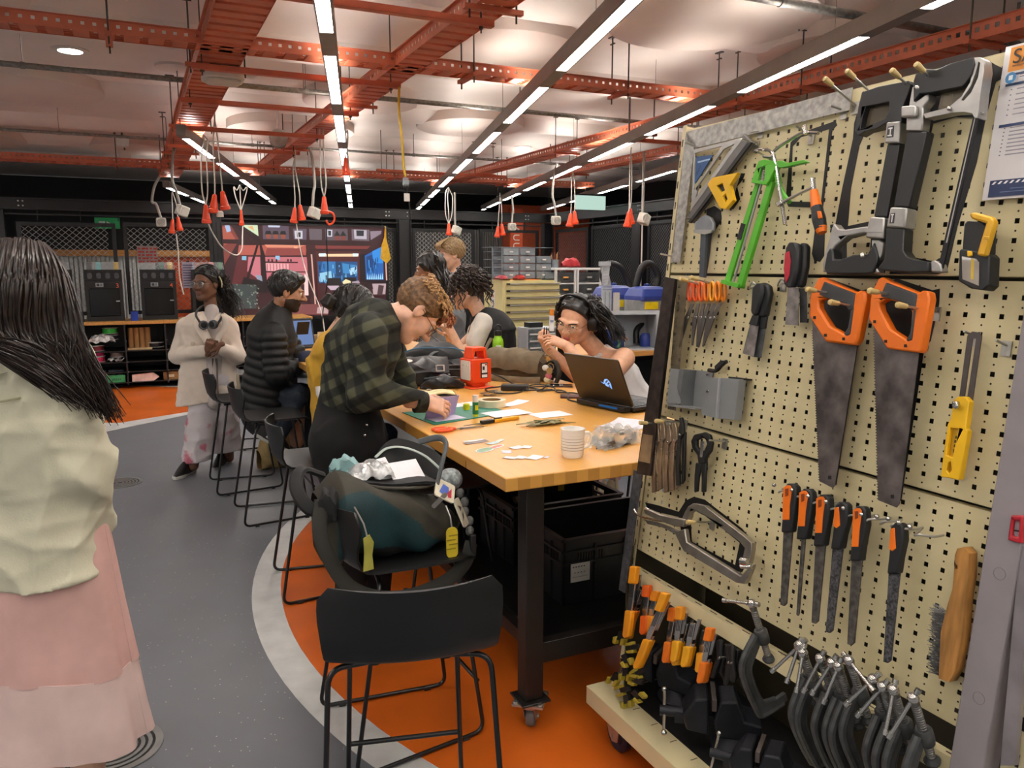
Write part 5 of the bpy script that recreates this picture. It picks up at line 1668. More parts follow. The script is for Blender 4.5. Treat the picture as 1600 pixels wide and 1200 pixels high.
def bench(u0,u1,v0,v1,lab):
 t=thing('work_bench',lab,'bench',at_table(u0,v0,0),'side benches')
 obj('worktop',G().box(((u1-u0)/2,(v1-v0)/2,.88),(u1-u0,v1-v0,.04)),m_bn,t,bevel=.003)
 for x in(.05,u1-u0-.05):
  for y in(.05,v1-v0-.05):
   obj('leg',G().box((x,y,.43),(.05,.05,.86)),m_black,t,smooth=False)
 obj('back_rail',G().box(((u1-u0)/2,v1-v0-.05,.80),(u1-u0-.1,.04,.10)),m_black,t,smooth=False)
 obj('modesty_panel',G().box(((u1-u0)/2,v1-v0-.08,.42),(u1-u0-.15,.02,.6)),m_black,t,smooth=False)
bench(1.95,4.6,3.42,4.22,'wooden bench with the grey bin beyond the headphone wearer')
bench(3.0,4.9,4.28,5.6,'wooden bench behind, carrying the blue lidded collectors')
m_binw=mat('bin_pale_grey','a6aaae',.45,var=.04)
t=thing('storage_bin','pale grey plastic bin lying open towards us on the bench','bin',at_table(2.62,3.62,.901,-.35))
w,d,h=.46,.30,.32
obj('back_wall',G().box((w/2,d,h/2),(w,.012,h)),m_binw,t,smooth=False)
for x in(.006,w-.006):
 obj('side_wall',G().box((x,d/2,h/2),(.012,d,h)),m_binw,t,smooth=False)
obj('top_wall',G().box((w/2,d/2,h-.006),(w,d,.012)),m_binw,t,smooth=False)
obj('floor_wall',G().box((w/2,d/2,.006),(w,d,.012)),m_binw,t,smooth=False)
obj('rim',G().ring(R4(-.015,-.0,w+.015,h+.02),R4(.012,.012,w-.012,h-.012),0,.02,FACE_U),mat('bin_rim','b9bdc0',.4),t,smooth=False)
t=thing('picture_card','dark blue picture card standing in the grey bin','card',at_table(2.60,3.60,.916,-.35))
obj('card',G().box((.10,.06,.085),(.20,.006,.17)),mat('card_navy','1d3064',.5),t,smooth=False)
flat_print('card_print',[('d8d8d4',R4(.0,.0,.2,.004)),('d8d8d4',R4(.196,0,.2,.17)),('d8d8d4',R4(0,.166,.2,.17)),('2b4a96',R4(.02,.05,.12,.15)),('b8624a',[(.10,.155),(.115,.16),(.185,.10),(.175,.09)])],FACE_U@Matrix.Translation((0,0,-.0565)),m_print,t)
t=thing('figurine','small green and tan figurine on a round black base before the card','figurine',at_table(2.70,3.52,.915,-.35))
obj('base',G().lathe([(0,0),(.10,0),(.10,.010),(.09,.016),(0,.016)],24),m_black,t)
obj('trunk',G().tube(spline([(.0,0,.016),(.01,0,.05),(-.005,0,.09),(.015,0,.12)]),[.02,.016,.014,.013,.013,.012,.012,.012,.012,.012,.012,.012,.011,.01,.01,.009,.009,.008,.008][:19],8),mat('fig_green','3f6b50',.6,var=.3),t)
obj('branch',G().tube(spline([(.0,0,.08),(.05,0,.10),(.08,0,.085)]),.007,6),mat('fig_tan','b0683c',.6),t)
obj('crown',G().ball((.012,0,.13),(.028,.02,.018),10,8),mat('fig_mint','8fb0a0',.6),t)
t=thing('air_duct','tall pale grey folded plastic duct standing behind the grey bin','duct',at_table(2.86,3.98,.901,-.3))
g=G()
g.prism(rrect(.085,.07,.01),0,.50)
obj('column',g,m_binw,t,bevel=.003)
for x in(-.02,.02):
 obj('flute',G().box((x,-.036,.25),(.012,.004,.48)),mat('duct_shade','868b90',.5),t,smooth=False)
for k in range(4):
 obj('fold',G().prism(rrect(.09,.075,.01),.50+k*.013,.508+k*.013),m_binw,t)
obj('twisted_neck',G().grid(lambda a,b:((.042+.006*a)*math.cos(2*PI*b+1.1*a)-.02*a,.034*math.sin(2*PI*b+1.1*a),.55+.17*a),6,4),m_binw,t,smooth=False)
obj('mouth',G().ring(rrect(.10,.07,.008),rrect(.085,.055,.006),.72,.76,Matrix.Translation((-.02,0,0))),m_binw,t)
t=thing('white_board','narrow white board edge right of the grey duct','board',at_table(2.98,4.0,.901))
obj('sheet',G().box((0,0,.24),(.06,.02,.48)),m_white,t,smooth=False)
obj('foot',G().box((0,0,.01),(.10,.10,.02)),m_white,t,smooth=False)
m_lidb=mat('collector_blue','2f418c',.4,var=.05)
for k,(u,v,lab)in enumerate(((3.62,5.05,'dust collector with blue lid left of the grey duct'),(3.70,4.55,'dust collector with blue lid right of the grey duct'))):
 t=thing('dust_collector',lab,'machine',at_table(u,v,.901),'blue lidded dust collectors')
 obj('body',G().prism(rrect(.36,.34,.05),0,.38),mat('collector_grey','84888a',.4),t)
 obj('lid',G().lathe([(0,.52),(.12,.515),(.165,.49),(.20,.42),(.205,.37),(0,.37)],4,Matrix.Rotation(PI/4,4,'Z')@Matrix.Diagonal((1.25,1.2,1,1))),m_lidb,t,smooth=False,bevel=.02)
 obj('yellow_label',G().box((-.06,-.172,.33),(.16,.004,.07)),mat('label_yellow','dcc81e',.4),t,smooth=False)
 obj('hose',G().tube(spline([(.10,.0,.46),(.13,.0,.62),(.05,.02,.74),(-.05,.03,.70),(-.10,.05,.52)])if k else spline([(-.05,.05,.48),(-.10,.06,.64),(-.02,.08,.74),(.12,.06,.70),(.22,.03,.5),(.24,-.05,.25)]),.036,12),mat('hose_black','19191b',.45),t)
 obj('knob',G().lathe([(.03,.51),(.032,.54),(0,.545)],12),m_lidb,t)
t=thing('router_tool','blue and black power tool with a looping black hose on the bench','tool',at_table(3.20,3.75,.901))
obj('hose',G().tube(spline([(-.16,.0,.03),(-.14,.02,.16),(.0,.03,.23),(.14,.02,.19),(.24,0,.06)]),.028,10),MATS['hose_black'],t)
obj('motor',G().lathe([(0,0),(.045,0),(.05,.04),(.05,.10),(.03,.13),(0,.13)],16,Matrix.Translation((-.12,-.08,0))),m_lidb,t)
obj('clamp_body',G().box((.03,-.06,.07),(.09,.07,.12)),m_chrome,t,bevel=.01)
obj('teal_guard',G().box((.14,-.06,.05),(.06,.07,.09)),mat('guard_teal','6fb0a2',.5),t,bevel=.01)
obj('white_lead',G().tube(spline([(-.06,-.05,.28),(.03,-.06,.25),(.08,-.07,.15),(.09,-.08,.02)]),.006,6),m_cord,t)
t=thing('toy_block','small orange yellow and blue toy block on the bench by the duct','toy',at_table(2.74,4.0,.901))
obj('lower_block',G().box((0,0,.04),(.07,.05,.08)),mat('toy_blue','27479c',.5),t,bevel=.004)
obj('upper_block',G().box((.01,0,.11),(.05,.05,.06)),mat('toy_orange','e08a2c',.5),t,bevel=.004)
obj('cap',G().box((.0,0,.15),(.06,.05,.02)),mat('toy_yellow','d8b52c',.5),t,bevel=.003)
t=thing('backpack','blue and black backpack beside the white drawer tower','backpack',at_table(3.22,4.60,.901,.3))
obj('body',G().grid(blob_bag(.30,.26,.42,.9),22,20),mat('pack_blue','2c3f60',.7,bump=.2),t,angle=80)
obj('pocket',G().grid(blob_bag(.22,.08,.22,.2),16,14,M=Matrix.Translation((0,-.12,.02))),m_nyl,t,angle=80)
t=thing('parts_bins','small grey parts cabinet with little drawers behind the satchel','organizer',at_table(1.80,3.46,.90))
t['label']='small grey parts cabinet with little drawers behind the olive satchel'
obj('case',G().box((.13,.09,.115),(.26,.18,.23)),m_binw,t,smooth=False)
for r in range(4):
 for c in range(2):
  d=obj('drawer',G().box((.067+c*.126,-.004,.032+r*.055),(.116,.012,.048)),mat('parts_drawer','5d6263',.3,var=.2,scale=40),t,smooth=False)
  obj('front_lip',G().box((.067+c*.126,-.013,.016+r*.055),(.10,.008,.012)),m_white,d,smooth=False)
obj('top_box',G().box((.10,.09,.25),(.12,.10,.04)),m_black,t,smooth=False)
obj('support',G().box((.14,.08,-.45),(.05,.05,.90)),m_black,t,smooth=False)
obj('support_foot',G().box((.14,.08,-.89),(.3,.2,.015)),m_black,t,smooth=False)
from mathutils.geometry import tessellate_polygon
def plate(outer,holes,z0,z1,g=None,mi=0):
 g=g or G()
 loops=[[Vector((x,y,0))for x,y in L]for L in[outer]+list(holes)]
 tris=tessellate_polygon(loops)
 flat=[p for L in loops for p in L]
 n=len(flat)
 vs=[(p.x,p.y,z0)for p in flat]+[(p.x,p.y,z1)for p in flat]
 fs=[]
 for(a,b,c)in tris:
  nz=(flat[b]-flat[a]).cross(flat[c]-flat[a]).z
  if abs(nz)<1e-12:
   continue
  t=(a,b,c)if nz>0 else(a,c,b)
  fs.append(tuple(n+i for i in t))
  fs.append(t[::-1])
 o=0
 for q,L in enumerate(loops):
  ar=sum(L[i-1].x*L[i].y-L[i].x*L[i-1].y for i in range(len(L)))
  fw=(ar>0)==(q==0)
  for i in range(len(L)):
   a,b=o+i,o+(i+1)%len(L)
   fs.append((a,b,n+b,n+a)if fw else(b,a,n+a,n+b))
  o+=len(L)
 return g.add(vs,fs,mi)
BTH=.11117655
BW=Vector((TU.x*math.sin(BTH),TU.y*math.sin(BTH),math.cos(BTH)))
BP0=Vector((.41705,2.52484,.68678))
BN=(-TD).cross(BW).normalized()
MB=frame(BP0,-TD,BW,BN)
MBI=MB.inverted()
CAMP=Vector((0,0,1.62))
CP_,SP_=math.cos(math.radians(8.45)),math.sin(math.radians(8.45))
def bpx(px,py,off):
 a,b=(px-800)/1240,(600-py)/1240
 r=Vector((a,CP_+b*SP_,-SP_+b*CP_))
 t=(BP0+BN*off-CAMP).dot(BN)/r.dot(BN)
 q=MBI@(CAMP+r*t)
 return q.x,q.y
KS={'1':(1000,80,.31657),'2':(1280,60,.33333),'3':(980,420,.3168),'4':(1220,420,.31667),'5':(940,760,.36667),'6':(1180,740,.38333),'7':(1280,260,.15),'8':(1420,80,.20833),'9':(1280,80,.15),'A':(1100,980,.1875),'B':(1330,980,.18333),'C':(950,880,.26667)}
def kk(s,*c,off=.03):
 x0,y0,q=KS[s]
 return[bpx(x0+c[i]*q,y0+c[i+1]*q,off)for i in range(0,len(c),2)]
class Tool:
 def __init__(s,name,label,cat,sec,cx,cy,off,group=None):
  s.off,s.sec=off,sec
  s.c=kk(sec,cx,cy,off=off)[0]
  s.t=thing(name,label,cat,MB@Matrix.Translation((s.c[0],s.c[1],off)),group)
 def pts(s,*c,sec=None,off=None):
  return[(x-s.c[0],y-s.c[1])for x,y in kk(sec or s.sec,*c,off=s.off if off is None else off)]
 def part(s,nm,c,z0,z1,m,holes=(),bevel=.0015,sec=None,parent=None,label=None):
  g=plate(s.pts(*c,sec=sec),[s.pts(*h,sec=sec)for h in holes],z0,z1)
  return obj(nm,g,m,parent or s.t,bevel=bevel,smooth=True,label=label)
 def tube(s,nm,c,z,r,m,sec=None,n=8,parent=None,smooth=True,flat=1.):
  p=s.pts(*c,sec=sec)
  zz=z if isinstance(z,(list,tuple))else[z]*len(p)
  p3=[(a[0],a[1],b)for a,b in zip(p,zz)]
  if smooth:
   p3=spline(p3,5)
   if isinstance(r,(list,tuple)):
    r=list(np.interp(np.linspace(0,1,len(p3)),np.linspace(0,1,len(r)),r))
  return obj(nm,G().tube(p3,r,n,flat=flat),m,parent or s.t)
m_cream=mat('trolley_cream','d3c69c',.38,var=.03,scale=5)
m_sil=mat('silhouette_black','0f0f10',.5,var=.05)
m_hook=mat('hook_zinc','b9b6ae',.3,.85,var=.03)
m_tip=mat('hook_tip_tan','d2b679',.6,var=.05)
m_post=mat('post_lilac_grey','8d8588',.42,var=.03)
tro=thing('tool_trolley','cream rolling tool trolley with sloping perforated board full of hand tools','trolley',MB)
PWID,PHGT,PITCH=1.152,.446,.0384
def panel_mat():
 m=mat('perforated_cream','d0c398',.38,var=0)
 nt=m.node_tree
 b=nt.nodes['Principled BSDF']
 tc=nt.nodes.new('ShaderNodeTexCoord')
 sp_=nt.nodes.new('ShaderNodeSeparateXYZ')
 nt.links.new(tc.outputs['Object'],sp_.inputs[0])
 def mth(op,a,v=None):
  n=nt.nodes.new('ShaderNodeMath')
  n.operation=op
  for i,x in enumerate((a,v)):
   if x is None:
    continue
   if isinstance(x,(int,float)):
    n.inputs[i].default_value=x
   else:
    nt.links.new(x,n.inputs[i])
  return n.outputs[0]
 fx=mth('SUBTRACT',mth('FRACT',mth('DIVIDE',sp_.outputs[0],PITCH)),.5)
 fy=mth('SUBTRACT',mth('FRACT',mth('ADD',mth('DIVIDE',sp_.outputs[1],PITCH),.5)),.5)
 d=mth('ADD',mth('MULTIPLY',fx,fx),mth('MULTIPLY',fy,fy))
 hole=mth('LESS_THAN',d,.0030)
 mx=nt.nodes.new('ShaderNodeMix')
 mx.data_type='RGBA'
 nt.links.new(hole,mx.inputs['Factor'])
 no=nt.nodes.new('ShaderNodeTexNoise')
 no.inputs['Scale'].default_value=7
 no.inputs['Detail'].default_value=5
 nt.links.new(tc.outputs['Object'],no.inputs['Vector'])
 r=nt.nodes.new('ShaderNodeValToRGB')
 r.color_ramp.elements[0].position=.3
 r.color_ramp.elements[0].color=lin('cabc90')
 r.color_ramp.elements[1].position=.6
 r.color_ramp.elements[1].color=lin('d4c79d')
 nt.links.new(no.outputs['Fac'],r.inputs['Fac'])
 nt.links.new(r.outputs['Color'],mx.inputs['A'])
 mx.inputs['B'].default_value=lin('1d1a14')
 nt.links.new(mx.outputs['Result'],b.inputs['Base Color'])
 return m
m_perf=panel_mat()
n_c,n_r=30,11
y_off=(PHGT-n_r*PITCH)/2
for k in range(3):
 g=G()
 hs=.0052
 th=.0015
 def cellbox(x0,x1,y0,y1):
  g.add([(x0,y0,0),(x1,y0,0),(x1,y1,0),(x0,y1,0)],[(0,1,2,3)])
  g.add([(x0,y0,-th),(x1,y0,-th),(x1,y1,-th),(x0,y1,-th)],[(3,2,1,0)])
 Y0,Y1=-y_off,PHGT-y_off
 ys=[(r_+.5)*PITCH for r_ in range(n_r)]
 prev=Y0
 for y in ys+[None]:
  top=Y1 if y is None else y-hs
  cellbox(0,PWID,prev,top)
  if y is not None:
   px_=0
   for c_ in range(n_c):
    xc=(c_+.5)*PITCH
    cellbox(px_,xc-hs,y-hs,y+hs)
    px_=xc+hs
   cellbox(px_,PWID,y-hs,y+hs)
   prev=y+hs
 g.box((PWID/2,Y1,-.0125),(PWID,.002,.025))
 g.box((PWID/2,Y0,-.0125),(PWID,.002,.025))
 for x in(0,PWID):
  g.box((x,(Y0+Y1)/2,-.0125),(.002,PHGT,.025))
 o=obj('perforated_panel',g,m_perf,tro,smooth=False,M=Matrix.Translation((0,k*.457+y_off+.0055,0)))
obj('dark_core',G().box((PWID/2,.69,-.09),(PWID,1.36,.01)),mat('board_back_dark','2a261d',.6),tro,smooth=False)
g=G()
g.box((-.017,.50,-.03),(.004,1.76,.07))
g.box((-.010,.50,.004),(.016,1.76,.003))
obj('end_upright',g,m_cream,tro,smooth=False)
g=G()
for k in range(26):
 g.box((-.011,-.30+k*.065,.0062),(.004,.022,.001))
o=obj('upright_slot',g,m_sil,tro,smooth=False)
o['kind']='stuff'
g=G()
g.box((1.192,.50,.012),(.066,1.80,.05))
obj('end_post',g,m_post,tro,bevel=.002)
for y in(.35,.10,-.06,-.20):
 obj('post_knockout',G().ring(circ(.012,24),circ(.0112,24),.0372,.0376,Matrix.Translation((1.195,y,0))),mat('knockout_line','6d666a',.5),tro)
g=G()
g.box((1.262,.4,-.005),(.045,1.7,.03))
obj('slotted_upright',g,m_cream,tro,smooth=False)
g=G()
for k in range(20):
 g.box((1.268,-.35+k*.072,.0105),(.007,.026,.001))
 g.box((1.243,-.33+k*.072,.0105),(.004,.012,.001))
o=obj('upright_slot',g,m_sil,tro,smooth=False)
o['kind']='stuff'
for y in(.02,.55):
 obj('bolt',G().cyl((1.252,y,.01),(1.252,y,.016),.008,12),m_hook,tro)
obj('end_post',G().box((1.34,.4,-.03),(.07,1.7,.06)),m_cream,tro,smooth=False)
def bl(s,out,z):
 h=Vector((-TU.x,-TU.y,0))
 p=Vector((BP0 .x,BP0 .y,0))+(-TD)*s+h*out
 return MBI@Vector((p.x,p.y,z))
MU=MBI.to_3x3().to_4x4()@frame(Vector((0,0,0)),-TD,Vector((-TU.x,-TU.y,0)),Vector((0,0,1)))
def ubox(nm,s0,s1,o0,o1,z0,z1,m,bevel=0.,kind=None):
 c=bl((s0+s1)/2,(o0+o1)/2,(z0+z1)/2)
 o=obj(nm,G().box((0,0,0),(s1-s0,o1-o0,z1-z0)),m,tro,smooth=False,M=Matrix.Translation(c)@MU,bevel=bevel)
 return o
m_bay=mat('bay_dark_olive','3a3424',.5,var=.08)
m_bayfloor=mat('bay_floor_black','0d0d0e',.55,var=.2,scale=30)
obj('clamp_rail',G().box((.60,-.080,-.004),(1.20,.045,.028)),m_cream,tro,smooth=False)
g=G()
for k in range(17):
 g.box((.05+k*.068,-.0571,-.004),(.030,.0006,.004))
o=obj('rail_slot',g,m_sil,tro,smooth=False)
o['kind']='stuff'
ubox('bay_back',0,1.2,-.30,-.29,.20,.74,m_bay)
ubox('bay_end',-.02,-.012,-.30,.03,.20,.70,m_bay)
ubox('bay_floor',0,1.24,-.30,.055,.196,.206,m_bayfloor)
ubox('base_front',-.075,1.32,.035,.145,.14,.203,m_cream,.002)
ubox('base_frame',-.075,1.32,-.75,.035,.14,.195,m_cream)
for k in range(13):
 o=ubox('base_slot',.02+k*.098,.0225+k*.098,.060,.085,.203,.2034,m_sil)
ubox('far_board',0,1.15,-.66,-.64,.65,2.02,m_cream)
for(s_,o_)in((.02,.07),(1.2,.07),(.02,-.68),(1.2,-.68)):
 c=bl(s_,o_,0)
 e=bpy.data.objects.new('caster',None)
 caster_root=obj('caster',G().box((0,0,.136),(.10,.09,.008)),mat('caster_cream','c9b79a',.4,.3),tro,M=Matrix.Translation(c)@MU)
 bpy.data.objects.remove(e)
 g=G()
 for q in(-1,1):
  g.prism([(-.045,.132),(.045,.132),(.03,.05),(.0,.04),(-.02,.06)],q*.028-.002,q*.028+.002,FACE_U)
 g.cyl((0,-.034,.06),(0,.034,.06),.008,8)
 obj('fork',g,mat('fork_pinkish','b39c8b',.35,.5),caster_root)
 obj('wheel',G().lathe([(.01,-.018),(.030,-.019),(.034,-.012),(.05,-.016),(.060,-.010),(.060,.010),(.05,.016),(.034,.012),(.030,.019),(.01,.018)],28,Matrix.Translation((.0,0,.0605))@Matrix.Rotation(PI/2,4,'X')),mat('wheel_navy','1c1c33',.4,var=.05),caster_root)
def sil(sec,c,holes=(),lab=None):
 g=plate(kk(sec,*c,off=0),[kk(sec,*h,off=0)for h in holes],.0004,.0014)
 obj('tool_silhouette',g,m_sil,tro,smooth=False)
def hook(sec,c,label=None,tip=True,L=.10,off=.0,r=.0028,up=.35):
 x,y=kk(sec,c[0],c[1],off=L)[0]
 t=thing('hook',label or 'zinc wire hook on the perforated board','hook',MB@Matrix.Translation((x,y-L*up,0)),'wire hooks on the tool board')
 obj('wire',G().tube([(0,-.02,.002),(0,0,.004),(0,L*up,L)],r,8),m_hook,t)
 obj('backing',G().box((0,-.006,.003),(.02,.03,.003)),m_hook,t,smooth=False)
 if tip:
  obj('rubber_tip',G().lathe([(0,-.014),(.0055,-.012),(.0060,.0),(.0072,.010),(.006,.016),(0,.018)],12,Matrix.Translation((0,L*up,L))@Matrix.Rotation(-math.atan(up),4,'X')),m_tip,t)
 return t
m_satin=mat('satin_aluminium','a9a7a3',.38,.75,var=.06,scale=20)
m_ruler=mat('pitted_steel','8e8c88',.5,.5,var=.35,scale=55,hex2='b8b5ae')
m_grip=mat('black_grip','1b1c1e',.5,var=.06,bump=.1,bscale=400)
m_bl2=mat('rubber_dark_grey','3a3a3b',.55,var=.05)
m_orange=mat('tool_orange','ec7418',.38,var=.04)
m_blade=mat('brown_steel_blade','6a6260',.42,.7,var=.25,scale=14,stretch=(1,1,1))
m_green=mat('tool_green','58b32c',.4,var=.05)
m_yellow=mat('tool_yellow','e7b414',.4,var=.04)
m_chr=mat('polished_chrome','c4c2be',.18,.95,var=.02)
m_castg=mat('cast_iron_grey','454646',.5,.25,var=.12,scale=40,bump=.15,bscale=200)
T=Tool('steel_square','large pitted steel square along the top left corner of the board','square','1',250,400,.012)
T.part('long_arm',(232,400,1052,180,1040,290,285,478,240,470),0,.003,m_ruler,bevel=0)
T.part('short_arm',(232,400,290,478,272,470,200,1045,160,1040,225,440),0,.003,m_ruler,bevel=0)
for c in((940,268),(220,450),(222,822),(100,1000)):
 hook('1',c,['zinc peg near the right end of the steel square','zinc peg at the corner of the steel square','zinc peg under the dark angle bar tip','zinc peg at the lower tip of the steel square'][[(940,268),(220,450),(222,822),(100,1000)].index(c)],tip=False,L=.05,up=.05)
T=Tool('rafter_triangle','silver set triangle with a blue plate hanging under the steel square','triangle','1',330,560,.02)
T.part('frame',(270,486,500,430,508,440,258,786),0,.005,m_satin,holes=((276,505,408,470,272,690),(296,660,420,486,470,462,283,720)))
T.part('blue_plate',(282,522,366,512,276,655),.001,.004,mat('plate_blue','1f4f86',.4,var=.1),bevel=0)
flat_print('plate_print',[('9fc0dc',T.pts(290,545,352,530,350,538,290,554)),('173a63',T.pts(284,600,305,560,308,570,284,620))],Matrix.Translation((0,0,.0042)),m_print,T.t)
T=Tool('angle_bar','dark grey angle bar lying diagonally below the set triangle','bar','1',400,640,.012)
T.part('bar',(528,412,572,455,268,850,250,812),0,.012,mat('angle_bar_grey','6f6c69',.4,.5,var=.1),bevel=.001)
T.part('edge',(556,448,572,455,268,852,258,846),.010,.016,m_sil,bevel=0)
hook('1',(500,432),'zinc peg through the top of the set triangle',tip=False,L=.06,up=.1)
hook('1',(545,400),'zinc peg above the end of the angle bar',tip=False,L=.04,up=-.3)
T=Tool('mitre_gauge','small yellow and black mitre gauge beside the set triangle','gauge','1',425,690,.02)
T.part('body',(350,660,375,628,500,602,460,665,478,738,440,782,412,778),0,.014,m_yellow,holes=((395,668,425,655,437,690,420,700),(425,720,440,705,450,735,440,750)))
sil('1',(500,602,520,604,508,635,480,668,495,730,462,780,440,782,470,700))
T.part('black_core',(392,650,430,640,445,730,425,735),-.004,.006,m_sil,bevel=0)
T=Tool('bevel_protractor','grey fan headed tool on a dark rod below the triangle','tool','1',330,880,.02)
T.part('head',(282,890,288,850,310,822,335,810,362,822,376,850,374,890,345,902),0,.012,mat('fan_grey','8b8f94',.35,.5,var=.1),bevel=.003)
T.part('collar',(284,884,374,884,370,900,335,908,284,898),.012,.016,m_satin,bevel=.001)
T.part('rod',(312,900,338,900,326,1118,304,1116),0,.010,mat('rod_slate','4d525a',.4,.5),bevel=.002)
sil('1',(330,780,370,764,400,785,404,830,385,865,355,905,345,1000,328,1118,316,1118,325,900))
T=Tool('caulking_gun','lime green caulking gun hanging head up on the board','tool','1',600,800,.03)
T.part('left_rail',(612,548,632,545,452,1140,424,1142),0,.008,m_green,bevel=.001)
T.part('right_rail',(648,640,672,650,516,1165,490,1160),0,.012,m_green,bevel=.001)
T.part('end_cap',(424,1130,512,1152,506,1172,422,1148),-.008,.018,m_green)
T.part('head',(612,548,640,540,690,548,700,570,668,640,650,665,575,655,595,590),.0,.02,m_green,holes=((622,580,645,575,640,645,608,645),))
T.part('handle',(690,548,720,545,740,558,830,542,846,552,760,572,716,580,694,575),.002,.016,m_green,bevel=.003)
T.part('trigger',(672,590,700,605,712,670,735,715,760,742,748,758,722,735,690,670),.004,.014,m_green,bevel=.003)
T.tube('push_rod',(632,570,470,1138),.006,.0035,m_satin)
T.tube('spring',tuple(v for k in range(15)for v in((624 if k%2 else 646)-k*.9,578+k*5)),.014,.0022,m_chr)
T.part('black_band',(512,850,532,856,510,935,490,930),.008,.0095,m_sil,bevel=0)
T=Tool('coping_saw','chrome framed coping saw with orange and black handle','saw','1',760,640,.045)
T.tube('frame',(568,492,600,484,640,492,655,520,610,520),.0,.0042,m_chr)
T.tube('frame_bar',(655,500,690,470,790,408,830,402,880,405),.0,.0046,m_chr)
T.tube('frame_leg',(655,495,672,560,690,680,716,855),.0,.0048,m_chr)
T.tube('blade_arm',(690,760,760,720,860,672),.004,.0044,m_chr)
T.part('thumb_nut',(682,752,706,738,716,752,694,772),-.004,.012,m_chr)
T.tube('clamp_screw',(860,630,868,690),.006,.006,m_chr)
T.tube('top_screw',(820,370,828,410),.006,.006,m_chr)
T.tube('orange_ferrule',(866,690,880,770),.006,[.010,.0135],m_orange,n=14)
T.tube('grip',(880,770,892,830,902,880),.006,[.0135,.0165,.0145],m_grip,n=14)
T.tube('orange_end',(902,872,908,898),.006,[.0145,.011],m_orange,n=14)
T.part('orange_inlay',(905,795,922,795,930,830,912,834),.018,.0225,m_orange)
sil('1',(745,450,790,405,965,345,974,365,950,390,905,770,915,830,910,1010,890,1040,862,1035,850,1000,870,840,850,772,735,768,720,740),holes=((755,470,795,425,935,385,895,745,745,742),))
for c,lb in(((770,368),'zinc double hook holding the coping saw bar'),((575,492),'zinc hook holding the coping saw and the green gun')):
 hook('1',c,lb,tip=False,L=.06,up=.25)
m_hs=mat('hacksaw_black','1e1f21',.42,var=.05,bump=.06,bscale=400)
m_smoke=mat('amber_film','7d7059',.3,var=.15,alpha=.6)
T=Tool('hacksaw','left hacksaw, its chrome loop handle at the bottom','saw','2',330,640,.05,'black hacksaws at the top of the board')
T.part('front_grip',(222,258,300,232,440,205,452,222,440,262,418,320,408,402,344,398,300,425,240,440,205,462,190,440,205,330),-.012,.016,m_hs,holes=((240,326,350,304,350,345,330,382,214,432,226,372),),bevel=.006)
T.part('window_film',(238,328,350,306,350,345,330,382,216,430),0,.001,m_smoke,bevel=0)
T.part('upper_collar',(344,400,406,396,400,497,334,497),-.014,.02,m_satin,bevel=.003)
T.part('tube',(340,497,398,497,338,846,276,842),-.012,.014,m_hs,bevel=.004)
T.part('lower_collar',(266,842,338,846,330,944,246,940),-.016,.022,m_satin,bevel=.004)
T.part('collar_ring',(250,900,335,900,333,915,248,915),.0225,.0240,m_satin,bevel=.001)
T.part('loop_frame',(88,870,108,896,140,900,246,884,246,912,150,930,95,975,62,1020,55,1090,36,1100,34,1060,50,990,66,940,78,890),-.012,.014,m_satin,bevel=.003)
T.part('rear_grip',(60,1010,75,985,90,1000,92,1040,120,1040,180,1020,250,1018,268,985,280,960,300,1030,280,1100,250,1108,60,1108,46,1085),-.014,.018,m_hs,bevel=.007)
T.part('chrome_heel',(262,945,300,945,318,960,312,1010,282,1070,300,1100,270,1104,252,1090,262,1010),-.010,.012,m_satin,bevel=.003)
T.part('rivet',(222,1010,240,1008,244,1030,224,1034),.018,.023,m_chr,bevel=.003)
T.part('badge',(352,422,380,418,376,470,346,474),.0202,.0212,m_bl2,bevel=0)
flat_print('badge_letters',[('d5d5d2',T.pts(356,428,376,425,375,432,356,435)),('d5d5d2',T.pts(364,432,369,432,366,466,361,466)),('d5d5d2',T.pts(352,462,372,460,372,466,352,468))],Matrix.Translation((0,0,.0216)),m_print,T.t)
T.part('pin',(70,876,86,874,86,890,70,892),.004,.014,m_sil)
sil('2',(205,262,245,240,430,212,440,260,400,470,350,700,310,1100,40,1105,20,1070,60,900,75,885,110,700,160,470,165,400),holes=((215,445,330,420,345,480,275,850,135,880,150,700,190,500),(130,945,246,915,240,1010,130,1030)))
T=Tool('hacksaw','right hacksaw, its chrome loop handle at the top beside the notice','saw','2',540,600,.055,'black hacksaws at the top of the board')
T.part('rear_grip',(470,210,480,178,530,152,580,155,640,128,750,100,756,130,742,180,720,215,700,235,560,262,500,268,470,305),-.014,.02,m_hs,bevel=.008)
T.part('loop_frame',(748,100,775,96,792,110,796,160,780,260,772,345,766,380,752,380,740,360,700,352,645,356,520,382,512,360,630,330,690,280,730,215,742,160),-.012,.016,m_satin,bevel=.004,holes=((770,118,778,122,768,190,735,262,700,300,690,296,735,230,756,170),))
T.part('chrome_heel',(455,235,470,222,475,300,515,270,535,265,530,300,505,330,508,380,500,440,424,438,430,350,440,320),-.012,.014,m_satin,bevel=.003)
T.part('collar_block',(420,328,482,324,490,332,486,378,418,382),.014,.026,m_satin,bevel=.004)
T.part('rivet',(480,230,500,228,502,248,482,250),.014,.024,m_chr,bevel=.003)
T.part('window_film',(575,262,712,232,640,325,555,345),0,.001,m_smoke,bevel=0)
T.part('tube',(432,440,526,440,440,800,368,796),-.012,.014,m_hs,bevel=.004)
T.part('lower_collar',(362,796,440,800,430,896,342,890),-.015,.02,m_satin,bevel=.004)
T.part('badge',(366,826,386,824,380,872,360,874),.0202,.0212,m_bl2,bevel=0)
